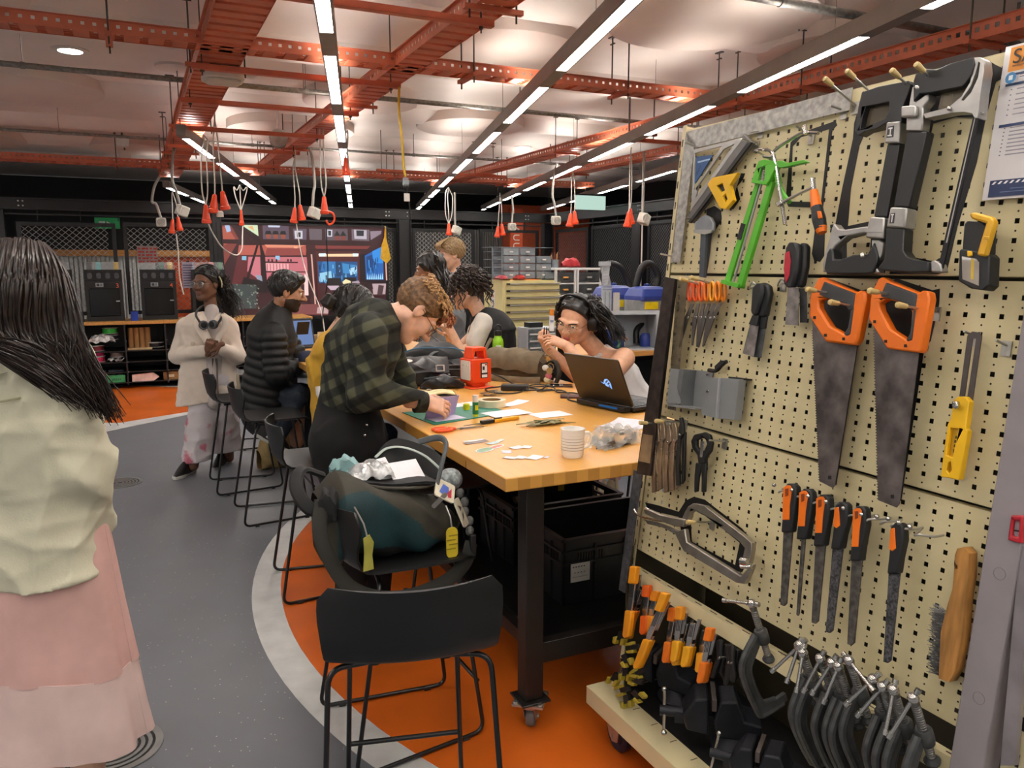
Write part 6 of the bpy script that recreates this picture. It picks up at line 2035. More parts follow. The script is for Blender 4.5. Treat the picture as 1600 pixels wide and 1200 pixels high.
flat_print('badge_letters',[('d5d5d2',T.pts(368,830,382,829,382,835,368,836)),('d5d5d2',T.pts(373,836,378,836,374,868,369,868))],Matrix.Translation((0,0,.0216)),m_print,T.t)
T.part('front_grip',(340,892,424,896,418,1000,440,1030,480,1044,540,1052,538,1098,460,1102,330,1092,300,1080,330,1040),-.014,.018,m_hs,bevel=.008)
T.part('front_shoe',(536,1050,560,1042,585,1060,594,1098,540,1098),-.010,.012,m_satin,bevel=.003)
T.part('blade',(738,352,762,356,588,1090,566,1086),.004,.008,mat('hacksaw_blade','2b2b2d',.35,.6,var=.1),bevel=0)
T.part('blade_edge',(744,362,748,362,612,960,606,960),.008,.0084,m_satin,bevel=0)
T.part('tension_pin',(764,350,786,350,786,360,764,362),.002,.010,m_chr)
T.part('tension_knob',(630,328,648,328,650,346,632,350),.014,.024,m_chr,bevel=.003)
sil('2',(455,175,560,165,760,95,805,110,830,125,862,140,855,190,830,205,780,380,740,580,650,880,600,1090,560,1105,330,1105,440,800,520,470),holes=((535,400,640,370,735,372,720,450,640,760,585,1020,540,1045,440,1025,420,990,445,800),))
hook('2',(45,205),'tan tipped hook, leftmost of the four at the top edge')
hook('2',(150,170),'tan tipped hook, second from the left at the top edge')
hook('2',(360,168),'tan tipped hook, third from the left at the top edge')
hook('2',(475,140),'tan tipped hook, rightmost of the four at the top edge')
T=Tool('work_light','black clip work light with yellow hook handle','lamp','2',770,1000,.03)
T.part('head',(722,880,735,864,820,872,836,890,832,1010,820,1030,712,1010),0,.03,m_grip,bevel=.006)
T.part('body',(706,1006,715,995,835,1015,850,1030,845,1165,820,1188,760,1180,702,1145),0,.034,m_grip,bevel=.006)
T.part('lens',(722,1030,790,1042,804,1060,802,1170,724,1138),.034,.0365,mat('lens_smoky','8d8378',.15,var=.15,coat=.5),bevel=.002)
T.part('led_strip',(768,1042,782,1046,780,1140,766,1136),.0365,.037,mat('led_yellow','c9a83a',.4),bevel=0)
T.part('button',(748,1005,772,1008,774,1030,750,1034),.034,.038,m_yellow,bevel=.003)
T.part('hook_handle',(770,838,790,828,875,850,890,868,842,1035,805,1028,850,880,780,860),.030,.046,mat('handle_amber','dba72a',.4,var=.06),bevel=.004)
T.part('grip_rib',(846,940,872,945,868,960,842,955),.046,.049,MATS['handle_amber'])
T.part('side_tab',(702,985,714,960,716,1005,704,1005),.004,.018,MATS['handle_amber'])
hook('2',(742,828),'zinc hook holding the clip work light',tip=False,L=.05,up=.2)
nx,ny=kk('2',885,40,off=.012)[0]
nb=kk('2',765,760,off=.012)[0]
T=Tool('safety_notice','laminated safety notice with orange header at the top right corner','notice','2',765,760,.012)
nh=ny-nb[1]
nw=.30
obj('sheet',G().prism([(0,0),(nw,0),(nw,nh),(0,nh)],0,.0015),mat('notice_paper','d9d3d2',.35,var=.02,coat=.2),T.t,smooth=False)
b0=.012
PN=[('e7963c',R4(b0,nh*.83,nw,nh*.985)),('2b3a5c',R4(b0,nh*.800,nw,nh*.815)),('31415f',R4(b0,nh*.735,nw,nh*.752)),('2f3d63',R4(b0,nh*.47,nw,nh*.488)),('26345a',R4(b0,nh*.015,nw,nh*.125))]
for k in range(22):
 PN.append(('e6e2e2',[(b0+.004+k*.012,nh*.098),(b0+.009+k*.012,nh*.098),(b0+.014+k*.012,nh*.116),(b0+.009+k*.012,nh*.116)]))
for k,y in enumerate((.70,.665,.63,.60,.57,.535,.45,.425,.40,.375,.35,.325,.30,.275)):
 PN.append(('8c8890',R4(b0+.028,nh*y,b0+.028+[.05,.03,.04,.13,.11,.10][k%6]*1.4,nh*(y+.008))))
 PN.append(('6d6a74',R4(b0+.016,nh*y,b0+.019,nh*(y+.008))))
PN+=[('5a6a8c',R4(b0+.05,nh*.055,nw,nh*.060)),('5a6a8c',R4(b0+.03,nh*.035,nw,nh*.040))]
PN+=[('3f7fb0',[(b0+.016+.011*math.cos(a),nh*.775+.011*math.sin(a))for a in[2*PI*i/14 for i in range(14)]]),('dfe6ea',R4(b0+.012,nh*.775-.004,b0+.020,nh*.775+.005)),('4a4c58',R4(b0+.034,nh*.782,b0+.08,nh*.790)),('4a4c58',R4(b0+.034,nh*.768,b0+.07,nh*.774))]
flat_print('notice_print',PN,Matrix.Translation((0,0,.0018)),m_print,T.t)
text('heading','SAFETY',.040,Matrix.Translation((b0+.008,nh*.915,.0052)),mat('ink_black','2a2420',.5,var=0),T.t,align='LEFT',extrude=.0002)
flat_print('sub_heading',[('7a4a20',R4(b0+.01,nh*.855,nw-.02,nh*.865))],Matrix.Translation((0,0,.0052)),m_print,T.t)
rs=('e4521c','e65a1e','e8661c','ea7a1c','efa01c','e8841c')
for k in range(6):
 c=rs[k]
 x0=325+k*27
 T=Tool('scissors',['leftmost orange scissors of the row, hanging open away from the rest','second orange scissors from the left in the row','third orange scissors in the row of six','fourth scissors in the row, lighter orange','fifth scissors in the row, yellow handled','rightmost scissors of the row, amber handled'][k],'scissors','3',x0,120,.03+.001*k,'scissors hanging in a row')
 mm=mat('scissor_'+c,c,.35,var=.03)
 for(dx,w)in((-9,11),(9,11)):
  pts=T.pts(*[v for i in range(12)for v in(x0+dx+w*math.cos(2*PI*i/12),112+(46 if dx<0 else 44)*math.sin(2*PI*i/12))])
  obj('handle',G().tube([(p[0],p[1],.004 if dx<0 else-.004)for p in pts],.0042,8,closed=True),mm,T.t)
 tx={0:258,1:322,2:345,3:352,4:375,5:378}[k]
 ty={0:395,1:378,2:385,3:388,4:384,5:380}[k]
 for s_ in(-1,1):
  T.part('blade',(x0+s_*4-6,172,x0+s_*4+6,172,x0-2+(tx-x0)*.45+9+s_,250,tx+3+2*s_,ty,tx-3+2*s_,ty,x0-6+(tx-x0)*.45-8+s_,250),.002*s_,.002*s_+.0018,mat('scissor_steel','716a66',.35,.8,var=.1),bevel=0)
 T.part('pivot',(x0-4+(tx-x0)*.3,235,x0+6+(tx-x0)*.3,235,x0+6+(tx-x0)*.3,247,x0-4+(tx-x0)*.3,247),.004,.006,m_chr)
hook('3',(332,48),'tan tipped peg carrying the row of scissors',L=.09,up=.12)
hook('3',(282,55),'tan tipped peg holding the clear rule',L=.09,up=.12)
T=Tool('clear_rule','smoky clear plastic rule hanging left of the scissors','rule','3',255,380,.04)
T.part('rule',(250,52,300,60,240,700,203,692),0,.003,mat('smoky_clear','6b5f4e',.2,var=.3,scale=40,alpha=.62),bevel=0)
flat_print('graduations',[('2c2620',T.pts(254-k*3.05+2,90+k*38,266-k*3.05,90+k*38,266-k*3.05,94+k*38,254-k*3.05+2,94+k*38))for k in range(16)]+[('241f1a',T.pts(210,655,230,655,228,680,208,680))],Matrix.Translation((0,0,.0034)),m_print,T.t)
m_dkr=mat('dark_steel_rule','3a302c',.42,.55,var=.25,scale=25)
T=Tool('steel_rule','long dark brown steel rule, outermost at the left end of the board','rule','3',150,500,.065)
T.part('rule',(190,40,240,50,118,1022,50,1010),0,.004,m_dkr,bevel=0)
T.part('lower_band',(84,815,132,822,118,960,62,948),.0041,.0047,mat('tan_band','8a7152',.5,.2,var=.2),bevel=0)
T=Tool('steel_rule','black steel rule directly right of the dark brown one','rule','3',240,400,.04)
T.part('rule',(232,48,250,52,130,1020,108,1020),0,.006,m_sil,bevel=0)
T.part('face_strip',(236,60,244,62,140,900,130,900),.006,.0064,m_dkr,bevel=0)
T=Tool('steel_rule','grey steel rule hanging at the lower left corner of the trolley','rule','5',120,200,.045)
T.part('rule',(140,-70,178,-60,102,455,76,440),0,.003,mat('slate_rule','5a5b5e',.45,.5,var=.15,scale=40),bevel=0)
flat_print('graduations',[('2b2c2e',T.pts(150-k*4.3,10+k*32,158-k*4.3,12+k*32,158-k*4.3,15+k*32,150-k*4.3,13+k*32))for k in range(13)],Matrix.Translation((0,0,.0034)),m_print,T.t)
def scraper(sec,hand,blade,m_h,m_b,lab,x,y,off,neck=None,inlay=None):
 T=Tool('scraper',lab,'scraper',sec,x,y,off,'putty scrapers on the board')
 T.part('handle',hand,-.004,.016,m_h,bevel=.006)
 if neck:
  T.part('ferrule',neck,.002,.010,m_grip,bevel=.001)
 T.part('blade',blade,.004,.0056,m_b,bevel=0)
 if inlay:
  T.part('inlay',inlay,.016,.0185,mat('scraper_red','b51f32',.4),bevel=.002)
  T.part('hanging_hole',(808,-100,816,-100,816,-90,808,-90),.0186,.019,m_sil,bevel=0)
m_pb=mat('scraper_blade','857f7c',.4,.6,var=.2,scale=30)
scraper('3',(655,78,690,70,718,85,722,120,700,235,668,240,655,200),(640,290,690,292,668,440,620,434),m_grip,mat('scraper_blade_dark','5d5f62',.4,.6,var=.15,scale=30),'black handled putty scraper, right one of the middle pair',690,180,.025,neck=(666,236,700,236,690,296,652,292))
scraper('3',(636,95,660,72,688,76,690,120,660,225,640,235,628,215),(614,272,655,282,632,434,576,418),m_grip,m_pb,'black handled putty scraper, left one of the middle pair',640,180,.035,neck=(630,230,660,232,652,284,612,274))
scraper('1',(800,960,825,945,842,965,838,1060,818,1160,795,1172,780,1150),(795,1170,830,1172,832,1340,798,1340),m_grip,mat('scraper_blade_dark','5d5f62',.4,.6),'plain black scraper behind the red inlaid one',810,1060,.025)
scraper('1',(738,975,755,945,790,948,802,975,798,1080,775,1165,745,1168,728,1150,732,1060),(738,1165,790,1168,790,1355,724,1350),m_grip,m_pb,'black scraper with a red inlay below the coping saw handle',765,1060,.04,inlay=(742,1000,762,990,770,1040,762,1110,745,1150,735,1080))
for c,lb in(((595,75),'zinc wavy hook left of the scraper pair'),((735,60),'zinc wavy hook right of the scraper pair')):
 x,y=kk('3',c[0],c[1],off=.03)[0]
 t=thing('hook',lb,'hook',MB@Matrix.Translation((x,y,0)),'wire hooks on the tool board')
 obj('wire',G().tube(spline([(0,-.02,.003),(.0,-.004,.006),(.008,-.012,.03),(.022,.004,.036),(.03,.0,.03)]),.0024,8),m_hook,t)
 obj('backing',G().box((0,-.01,.003),(.02,.03,.003)),m_hook,t)
m_hold=mat('holder_grey','7b7d7e',.45,var=.03)
T=Tool('tool_holder','open grey metal holder, left one with the curved cut side','holder','3',340,590,.002,'grey tool holders')
T.part('back_plate',(340,500,428,508,402,690,328,688),0,.003,m_hold,bevel=0)
T.part('floor_plate',(270,665,402,690,402,696,262,680),0,.05,m_hold,bevel=0)
T.part('side_plate',(282,496,325,500,312,590,318,620,330,650,330,668,262,668),.050,.053,m_hold,bevel=0)
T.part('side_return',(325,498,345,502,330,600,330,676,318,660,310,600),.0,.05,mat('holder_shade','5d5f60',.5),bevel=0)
for y in(522,605):
 T.part('bolt',(398,y-6,410,y-6,408,y+6,396,y+6),.003,.007,m_chr)
T=Tool('tool_holder','closed looking grey metal holder, right one with curved lower corner','holder','3',530,640,.002,'grey tool holders')
T.part('front_plate',(485,540,525,545,512,740,436,722,436,690,460,675,472,640),.048,.051,m_hold,bevel=0)
T.part('side_plate',(525,542,615,548,592,748,508,740),.02,.046,m_hold,bevel=.001)
T.part('edge_strip',(521,542,528,544,513,742,506,740),.046,.053,mat('holder_edge','9b9d9e',.4),bevel=0)
T.part('top_tab',(540,534,618,544,616,552,540,544),.0,.03,m_sil,bevel=0)
T=Tool('hex_key','black hex key sticking up behind the left grey holder','tool','3',450,490,.02)
T.tube('shaft',(402,500,432,504,450,494,470,468,490,458),.0,.006,m_sil)
T.part('grip',(440,480,470,452,492,455,488,466,460,490,442,508),-.004,.008,m_grip)
m_lp=mat('locking_plier_steel','9b8874',.35,.8,var=.12,scale=25)
labs=['leftmost tan steel locking pliers of the hanging bunch','second locking pliers from the left in the bunch','third locking pliers from the left in the bunch','fourth locking pliers from the left, nearest the black ones','black pliers at the right end of the bunch']
for k in range(5):
 x=152+k*30
 T=Tool('locking_pliers',labs[k],'pliers','3',x,900,.05+.002*k,'locking pliers hanging in a bunch')
 mm=m_lp if k<4 else m_sil
 y0=(780,765,780,772,745)[k]
 T.part('upper_jaw',(x-4,y0-10,x+6,y0-12,x+14,y0+20,x+18,y0+70,x+2,y0+90,x-10,y0+60,x-2,y0+20),0,.010,mm)
 T.part('lower_handle',(x-8,y0+60,x+4,y0+70,x-6,y0+180,x-2,y0+320,x-20,y0+325,x-24,y0+180),.002,.009,mm)
 T.part('upper_handle',(x+4,y0+60,x+18,y0+60,x+16,y0+150,x+12,y0+300,x,y0+318,x+2,y0+160),-.004,.004,mm)
 T.part('lever',(x-2,y0+120,x+6,y0+122,x,y0+250,x-8,y0+250),.010,.013,mm)
 for yy in(70,130):
  T.part('rivet',(x-3,y0+yy,x+5,y0+yy,x+5,y0+yy+9,x-3,y0+yy+9),.010,.013,m_chr)
hook('3',(82,760),'tan tipped hook at the far left carrying the pliers',L=.10,up=.02)
hook('3',(160,752),'second tan tipped hook carrying the pliers',L=.10,up=.02)
T=Tool('pliers','black bent pliers hanging open right of the bunch','pliers','3',380,940,.03)
T.part('head',(370,812,395,806,420,820,432,860,425,900,402,930,398,960,365,960,360,920,335,885,328,850,345,818),0,.012,m_sil,holes=((356,845,375,835,400,838,408,865,395,895,372,898,356,875),),bevel=.003)
T.part('left_handle',(350,955,378,960,362,1030,356,1100,342,1100,344,1020),.0,.010,m_sil,bevel=.003)
T.part('right_handle',(372,955,398,955,394,1020,390,1102,374,1102,376,1030),-.002,.008,m_sil,bevel=.003)
T.part('cutter',(380,850,400,850,388,930,376,930),.012,.014,m_chr)
hook('3',(405,845),'zinc peg through the loop of the black bent pliers',tip=False,L=.06,up=.05)
m_cc=mat('nickel_clamp','a39c92',.3,.85,var=.08,scale=20)
T=Tool('locking_c_clamp','big nickel locking clamp with wide C jaws on its side','clamp','5',430,230,.05)
T.part('c_frame',(365,110,380,85,400,72,450,82,620,212,650,240,652,265,640,330,622,345,606,335,622,262,600,235,440,118,405,100,388,112,372,165,340,170),-.006,.010,m_cc,bevel=.003)
T.part('lower_jaw',(340,190,370,180,378,235,610,380,640,345,660,330,655,350,625,415,590,410,365,275,345,240),-.002,.014,m_cc,bevel=.003)
T.part('grip',(196,96,220,100,270,122,345,135,372,140,365,172,330,170,250,142,200,115),.0,.016,m_cc,bevel=.003)
T.part('lever',(195,142,240,150,300,172,350,195,345,245,325,205,270,175,205,160),.002,.010,m_cc,bevel=.002)
T.tube('release',(152,98,170,122,230,140,290,150),.012,.0035,m_chr)
T.tube('screw',(196,98,214,104),.008,.007,m_chr)
T.tube('swivel_pad',(612,318,640,322),.010,.012,m_chr,n=12)
T.tube('swivel_pin',(610,340,655,342),.012,.006,m_chr)
sil('5',(186,68,240,80,330,108,360,60,395,44,440,56,600,180,625,210,618,330,600,365,560,360,380,262,350,250,330,130,200,100),holes=((380,120,410,95,590,240,570,335,385,235),))
hook('5',(382,152),'tan tipped hook through the big locking clamp',L=.08,up=.04)
for(dx,lab,H,HI,BL,off)in((0,'left orange handled wood saw with dark brown blade',(180,92,200,52,226,42,246,54,392,120,412,106,436,116,440,150,400,350,382,380,240,362,158,236,162,140),(205,160,240,148,330,170,362,205,352,290,330,322,262,285,206,196),(156,236,240,358,378,380,268,1064,258,1082,192,1048,158,300),.045),(1,'right orange handled wood saw, a little nearer',(476,100,500,54,524,42,546,56,700,122,722,108,750,116,756,150,712,408,700,416,545,396,454,252,462,150),(505,172,540,152,630,172,668,215,660,320,640,352,560,300,510,205),(454,250,545,395,682,416,586,1160,572,1178,482,1142,462,300),.05)):
 T=Tool('hand_saw',lab,'saw','4',300+dx*300,400,off,'orange handled hand saws')
 T.part('handle',H,-.010,.014,m_orange,holes=(HI,),bevel=.005)
 g4=((238,66,390,124,380,200,362,210,330,170,245,146,212,130),(540,66,700,126,690,200,668,214,630,172,545,148,510,140))[dx]
 T.part('grip_inlay',g4,-.013,.017,m_bl2,bevel=.006)
 g5=((330,322,352,292,370,180,384,190,364,330,345,336),(640,352,660,320,676,200,690,205,670,356,648,362))[dx]
 T.part('lower_inlay',g5,-.012,.0155,m_bl2,bevel=.004)
 T.part('blade',BL,-.001,.001,m_blade,bevel=0)
 q=BL
 x0,y0,x1,y1=BL[-2],BL[-1],BL[-4],BL[-3]
 g=G()
 n=60
 pa,pb=T.pts(x0,y0)[0],T.pts(x1,y1)[0]
 for k in range(n):
  a=(pa[0]+(pb[0]-pa[0])*k/n,pa[1]+(pb[1]-pa[1])*k/n)
  b=(pa[0]+(pb[0]-pa[0])*(k+1)/n,pa[1]+(pb[1]-pa[1])*(k+1)/n)
  m_=((a[0]+b[0])/2-.004,(a[1]+b[1])/2)
  g.add([(a[0]+.001,a[1],.0008),(b[0]+.001,b[1],.0008),(m_[0],m_[1],.0008),(a[0]+.001,a[1],-.0008),(b[0]+.001,b[1],-.0008),(m_[0],m_[1],-.0008)],[(0,1,2),(5,4,3),(0,2,5,3),(2,1,4,5)])
 o=obj('saw_teeth',g,m_blade,T.t,smooth=False)
 o['kind']='stuff'
 for c in(((188,243),(242,330),(332,348)),((485,263),(540,360),(638,382)))[dx]:
  T.part('screw',(c[0]-6,c[1]-7,c[0]+6,c[1]-7,c[0]+6,c[1]+7,c[0]-6,c[1]+7),.014,.0155,m_sil,bevel=0)
 e=((243,1030),(552,1124))[dx]
 T.part('blade_hole',(e[0]-8,e[1]-9,e[0]+8,e[1]-9,e[0]+8,e[1]+9,e[0]-8,e[1]+9),.001,.0014,m_sil,bevel=0)
 sx=30 if dx else 0
 sil('4',[v+(sx if i%2==0 else 6)for i,v in enumerate((200+dx*305,60,240+dx*305,42,400+dx*320,100,446+dx*310,92,440+dx*312,170,400+dx*310,350,380+dx*300,385,275+dx*290,1060+dx*80,195+dx*270,1045+dx*90,165+dx*270,300))])
for c,lb in(((152,105),'tan tipped hook on the left saw handle, upper'),((266,168),'tan tipped hook inside the left saw handle'),((460,112),'tan tipped hook on the right saw handle, upper'),((600,182),'tan tipped hook inside the right saw handle')):
 hook('4',c,lb,L=.11,up=.02)
T=Tool('sliding_square','yellow handled sliding angle gauge near the right post','gauge','4',900,700,.025)
T.part('slotted_blade',(925,330,950,310,980,314,994,335,948,660,884,640),0,.003,mat('gauge_blade','5d5654',.4,.7,var=.1),holes=((950,345,968,345,925,630,910,630),),bevel=0)
T.part('handle',(880,650,900,632,935,632,958,655,940,790,950,800,908,1042,815,1025,850,770,866,740),.002,.018,m_yellow,holes=((866,785,905,790,875,930,845,920),(852,960,866,950,872,990,858,1010,846,995)),bevel=.003)
T.part('handle_core',(864,780,908,786,870,1010,840,1000),.002,.010,mat('yellow_shade','b98f14',.45),bevel=0)
T.part('wing_nut',(890,655,915,655,920,685,905,698,888,680),.018,.030,m_chr,bevel=.003)
flat_print('maker_mark',[('3d3010',T.pts(878,825,888,828,886,840,876,838)),('3d3010',T.pts(874,845,886,848,884,860,872,858)),('3d3010',T.pts(872,866,882,868,880,882,870,880)),('3d3010',T.pts(868,890,880,892,876,910,866,908))],Matrix.Translation((0,0,.0104)),m_print,T.t)
for c,lb in(((905,308),'zinc double hook left of the yellow gauge blade'),((1060,352),'zinc peg right of the yellow gauge blade')):
 hook('4',c,lb,tip=False,L=.04,up=.2)
m_file=mat('file_steel','6b6763',.45,.75,var=.18,scale=60)
m_rasp=mat('rasp_steel','57575a',.6,.6,var=.3,scale=160,bump=.8,bscale=500)
files=[((150,40,240),(118,540),22,'orange and black file, leftmost on the hook rail',1,m_file),((215,62,268),(176,580),9,'thin round file, second from the left on the hook rail',1,m_file),((285,85,296),(246,612),24,'broad file, third from the left on the hook rail',1,m_file),((360,115,308),(304,650),26,'black handled rasp, fourth from the left',2,m_rasp),((435,132,356),(392,700),26,'longest half round file, fifth from the left',1,m_file),((588,200,408),(540,772),28,'black handled rasp hanging alone at the right',2,m_rasp)]
for k,((x,y0,y1),(bx,by),w,lab,ty,mm)in enumerate(files):
 T=Tool('file',lab,'file','6',x,y0+40,.05,'files on the hook rail')
 h=y1-y0
 d=(bx-x)/(by-y0)
 X=lambda yy:x+d*(yy-y0)
 hw=28
 main=m_grip if ty==2 else m_orange
 T.part('handle',(x-22,y0+14,x-8,y0,x+14,y0,x+28,y0+14,x+30,y0+h*.35,X(y0+h*.7)+26,y0+h*.7,X(y1)+22,y1,X(y1)-20,y1,X(y0+h*.7)-18,y0+h*.7,x-24,y0+h*.4),-.010,.012,m_grip,bevel=.007)
 if ty==1:
  T.part('orange_face',(x-20,y0+16,x-8,y0+8,x+8,y0+8,x+16,y0+20,x+6,y0+h*.45,X(y0+h*.74)+14,y0+h*.74,X(y0+h*.74)-14,y0+h*.74,x-22,y0+h*.4),.011,.0135,m_orange,bevel=.001)
  T.part('eye',(x-11,y0+22,x+3,y0+20,x+2,y0+48,x-10,y0+54),.0136,.0142,mat('eye_dark','8a3a10',.5),bevel=0)
 else:
  T.part('orange_inlay',(x-20,y0+24,x-4,y0+20,x+2,y0+h*.5,x-12,y0+h*.56,x-26,y0+h*.5),.011,.0135,m_orange,bevel=.001)
 T.part('blade',(X(y1)-w*.8,y1-6,X(y1)+w*.8,y1-6,bx+w*.55,by-10,bx+w*.1,by,bx-w*.5,by-6),-.002,.004,mm,bevel=.001)
t=thing('hook_rail','zinc wavy hook rail carrying the files','rail',MB)
pr=[kk('6',*p,off=.03)[0]for p in((105,50),(180,70),(245,95),(320,118),(390,145),(465,170),(530,180),(575,188),(620,205),(660,220),(745,252))]
for k in range(len(pr)-1):
 a,b=pr[k],pr[k+1]
 obj('hook_wire',G().tube(spline([(a[0],a[1],.012),(a[0]+(b[0]-a[0])*.25,a[1]-.012,.05),(a[0]+(b[0]-a[0])*.5,(a[1]+b[1])/2-.006,.055),(b[0]-(b[0]-a[0])*.12,b[1]-.004,.035),(b[0],b[1],.012)]),.0026,8),m_hook,t)
 obj('ball_tip',G().ball((a[0]+(b[0]-a[0])*.1,a[1]+.004,.060),.0055,10,8),m_chr,t)
T=Tool('wire_brush','wooden wire brush with grey bristles by the right post','brush','6',820,600,.035)
m_bw=mat('brush_wood','a5743a',.5,var=.18,scale=8,stretch=(6,1,6))
T.part('handle',(832,330,842,304,870,298,890,325,888,420,872,520,862,660,834,800,808,846,766,832,775,640,800,540,822,470,828,400),-.012,.014,m_bw,holes=((830,372,842,370,844,386,834,388),),bevel=.007)
g=G()
rb=random.Random(4)
for k in range(420):
 yy=rb.uniform(560,825)
 p=T.pts(780-(yy-560)*.04+rb.uniform(-4,4),yy)[0]
 L=rb.uniform(.020,.032)
 a=rb.uniform(-.35,.35)
 z=rb.uniform(-.008,.012)
 g.tube([(p[0],p[1],z),(p[0]-L*math.cos(a),p[1]+L*math.sin(a),z+rb.uniform(-.006,.006))],.0007,3)
o=obj('bristles',g,mat('bristle_grey','77787a',.45,.6),T.t)
o['kind']='stuff'
T=Tool('spirit_level','red ended grey spirit level clipped beyond the grey post','level','6',1085,230,.03)
T.part('body',(1080,290,1130,300,1060,1190,1000,1190),-.012,.002,mat('level_grey','8b8488',.4,.3),bevel=.001)
T.part('red_end',(1060,168,1110,170,1100,285,1046,270),-.012,.014,mat('level_red','b3202f',.35),holes=((1070,190,1095,192,1090,258,1062,252),),bevel=.003)
T.part('vial',(1068,190,1096,192,1090,258,1062,252),-.004,.006,mat('vial_glass','cfc9b4',.1,var=0,coat=.5),bevel=.002)
T.part('vial_ring',(1066,228,1092,232,1091,238,1065,234),.006,.0075,m_sil,bevel=0)
def spring_clamp(sec,x0,y0,x1,y1,c,lab,off=.03,tip2=None,both=True,top=True):
 L=math.hypot(x1-x0,y1-y0)
 dx,dy=(x1-x0)/L,(y1-y0)/L
 nx_,ny_=-dy,dx
 T=Tool('spring_clamp',lab,'clamp',sec,x0,y0,off,'spring clamps on the lower rail')
 q=lambda a,w:(x0+dx*L*a+nx_*w,y0+dy*L*a+ny_*w)
 P_=lambda*aw:[v for(a,w)in aw for v in q(a,w)]
 mm=mat('clamp_'+c,c,.4,var=.04)
 m2=mat('clamp_'+(tip2 or c),tip2 or c,.4,var=.04)
 w=20
 T.part('arm',P_((.16,-w*.7),(.16,w*.7),(.5,w*.9),(.62,w*.7),(.62,-w*.5),(.45,-w*.6)),.0,.006,m_chr)
 T.part('rear_arm',P_((.10,-w*.4),(.10,w*.5),(.66,w*1.0),(.66,w*.2)),-.022,-.016,m_chr)
 for k in range(3):
  T.part('slot_line',P_((.2,-9+k*8),(.2,-6+k*8),(.42,-6+k*8),(.42,-9+k*8)),.006,.0064,m_sil,bevel=0)
 if top:
  T.part('jaw_pad',P_((-.03,-w),(-.03,w),(.22,w),(.22,-w)),-.004,.014,m2,bevel=.004)
 T.part('handle_sleeve',P_((.60,-w),(.60,w*.9),(.96,w*.8),(1.0,w*.2),(.97,-w),(.8,-w*1.15)),-.005,.014,mm,bevel=.005)
 if both:
  T.part('rear_sleeve',P_((.62,w*.1),(.62,w*1.3),(1.02,w*1.5),(1.02,w*.5)),-.030,-.012,mm,bevel=.005)
 T.part('spring_coil',P_((.48,-w*.3),(.48,w*.3),(.56,w*.3),(.56,-w*.3)),-.016,.004,m_sil)
 return T
spring_clamp('C',165,30,115,440,'ef9a1a','amber spring clamp at the left end of the lower rail',.05)
spring_clamp('C',205,110,118,385,'ee7a1e','orange handled spring clamp behind the leftmost one',.03,top=False)
spring_clamp('C',238,135,215,420,'e4641c','dark orange spring clamp, third from the left',.02)
spring_clamp('C',288,170,240,400,'ee8f1c','short amber tipped spring clamp, fourth from the left',.015,both=False)
spring_clamp('C',345,185,172,620,'f0a01c','long amber spring clamp hanging aslant in the middle',.07)
spring_clamp('C',392,270,345,585,'ee7a1e','orange spring clamp left of the yellow handled one',.03)
spring_clamp('C',435,262,395,580,'eca81e','yellow handled spring clamp with amber tip',.04,tip2='f0981c')
spring_clamp('C',475,305,400,600,'eca81e','spring clamp hidden behind the yellow handled one',.015,top=False)
spring_clamp('C',515,300,455,610,'eca81e','yellow handled spring clamp with bare steel jaws',.045,top=False)
spring_clamp('C',578,345,540,640,'f0a52a','amber spring clamp with bare jaws behind the orange one',.02,top=False)
spring_clamp('C',608,385,550,705,'ee7a1e','orange spring clamp at the right end of the orange row',.045)
for k,(x,y,x1,y1)in enumerate(((665,450,625,675),(720,475,705,715),(735,480,745,700))):
 T=Tool('spring_clamp',['black plastic spring clamp right after the orange row','black plastic spring clamp, middle of the three black ones','black plastic spring clamp nearest the big iron clamp'][k],'clamp','C',x,y,.03+.008*k,'black spring clamps on the lower rail')
 T.part('front_lever',(x-18,y+5,x,y-8,x+18,y+5,x+16,y+90,x1+18,y1-40,x1+8,y1,x1-16,y1-6,x-12,y+100),0,.012,m_sil,bevel=.005)
 T.part('rear_lever',(x+8,y+20,x+24,y+30,x+10,y+110,x1+34,y1-60,x1+30,y1-20,x1+14,y1-30),-.014,-.002,m_sil,bevel=.004)
 T.part('pivot',(x+2,y+95,x+14,y+95,x+14,y+110,x+2,y+110),-.016,.015,m_chr)
mini=[(80,430,70,470),(165,490,105,500),(110,560,130,600),(110,640,105,690),(190,640,175,650),(180,690,150,680),(100,740,85,745),(45,670,30,700),(175,770,215,810),(115,800,120,840)]
for k,(x,y,a,b)in enumerate(mini):
 T=Tool('mini_clamp','%s small mustard tipped clamp cascading down the trolley end'%['topmost','second','third','fourth','fifth','sixth','seventh','eighth','ninth','lowest'][k],'clamp','C',x,y,.05+.006*(k%3),'mini clamps at the trolley end')
 r_=math.atan2(b-y,a-x)
 cs,sn=math.cos(r_),math.sin(r_)
 q=lambda u_,v_:(x+cs*u_-sn*v_,y+sn*u_+cs*v_)
 P_=lambda*l:[w for uv in l for w in q(*uv)]
 T.part('body',P_((-30,-14),(20,-16),(22,16),(-30,14)),-.004,.008,m_sil)
 T.part('upper_tip',P_((6,-34),(44,-30),(50,-14),(6,-14)),-.006,.012,mat('mustard_tip','a9952a',.45,var=.06),bevel=.003)
 T.part('lower_tip',P_((6,14),(50,14),(44,30),(6,34)),-.006,.012,MATS['mustard_tip'],bevel=.003)
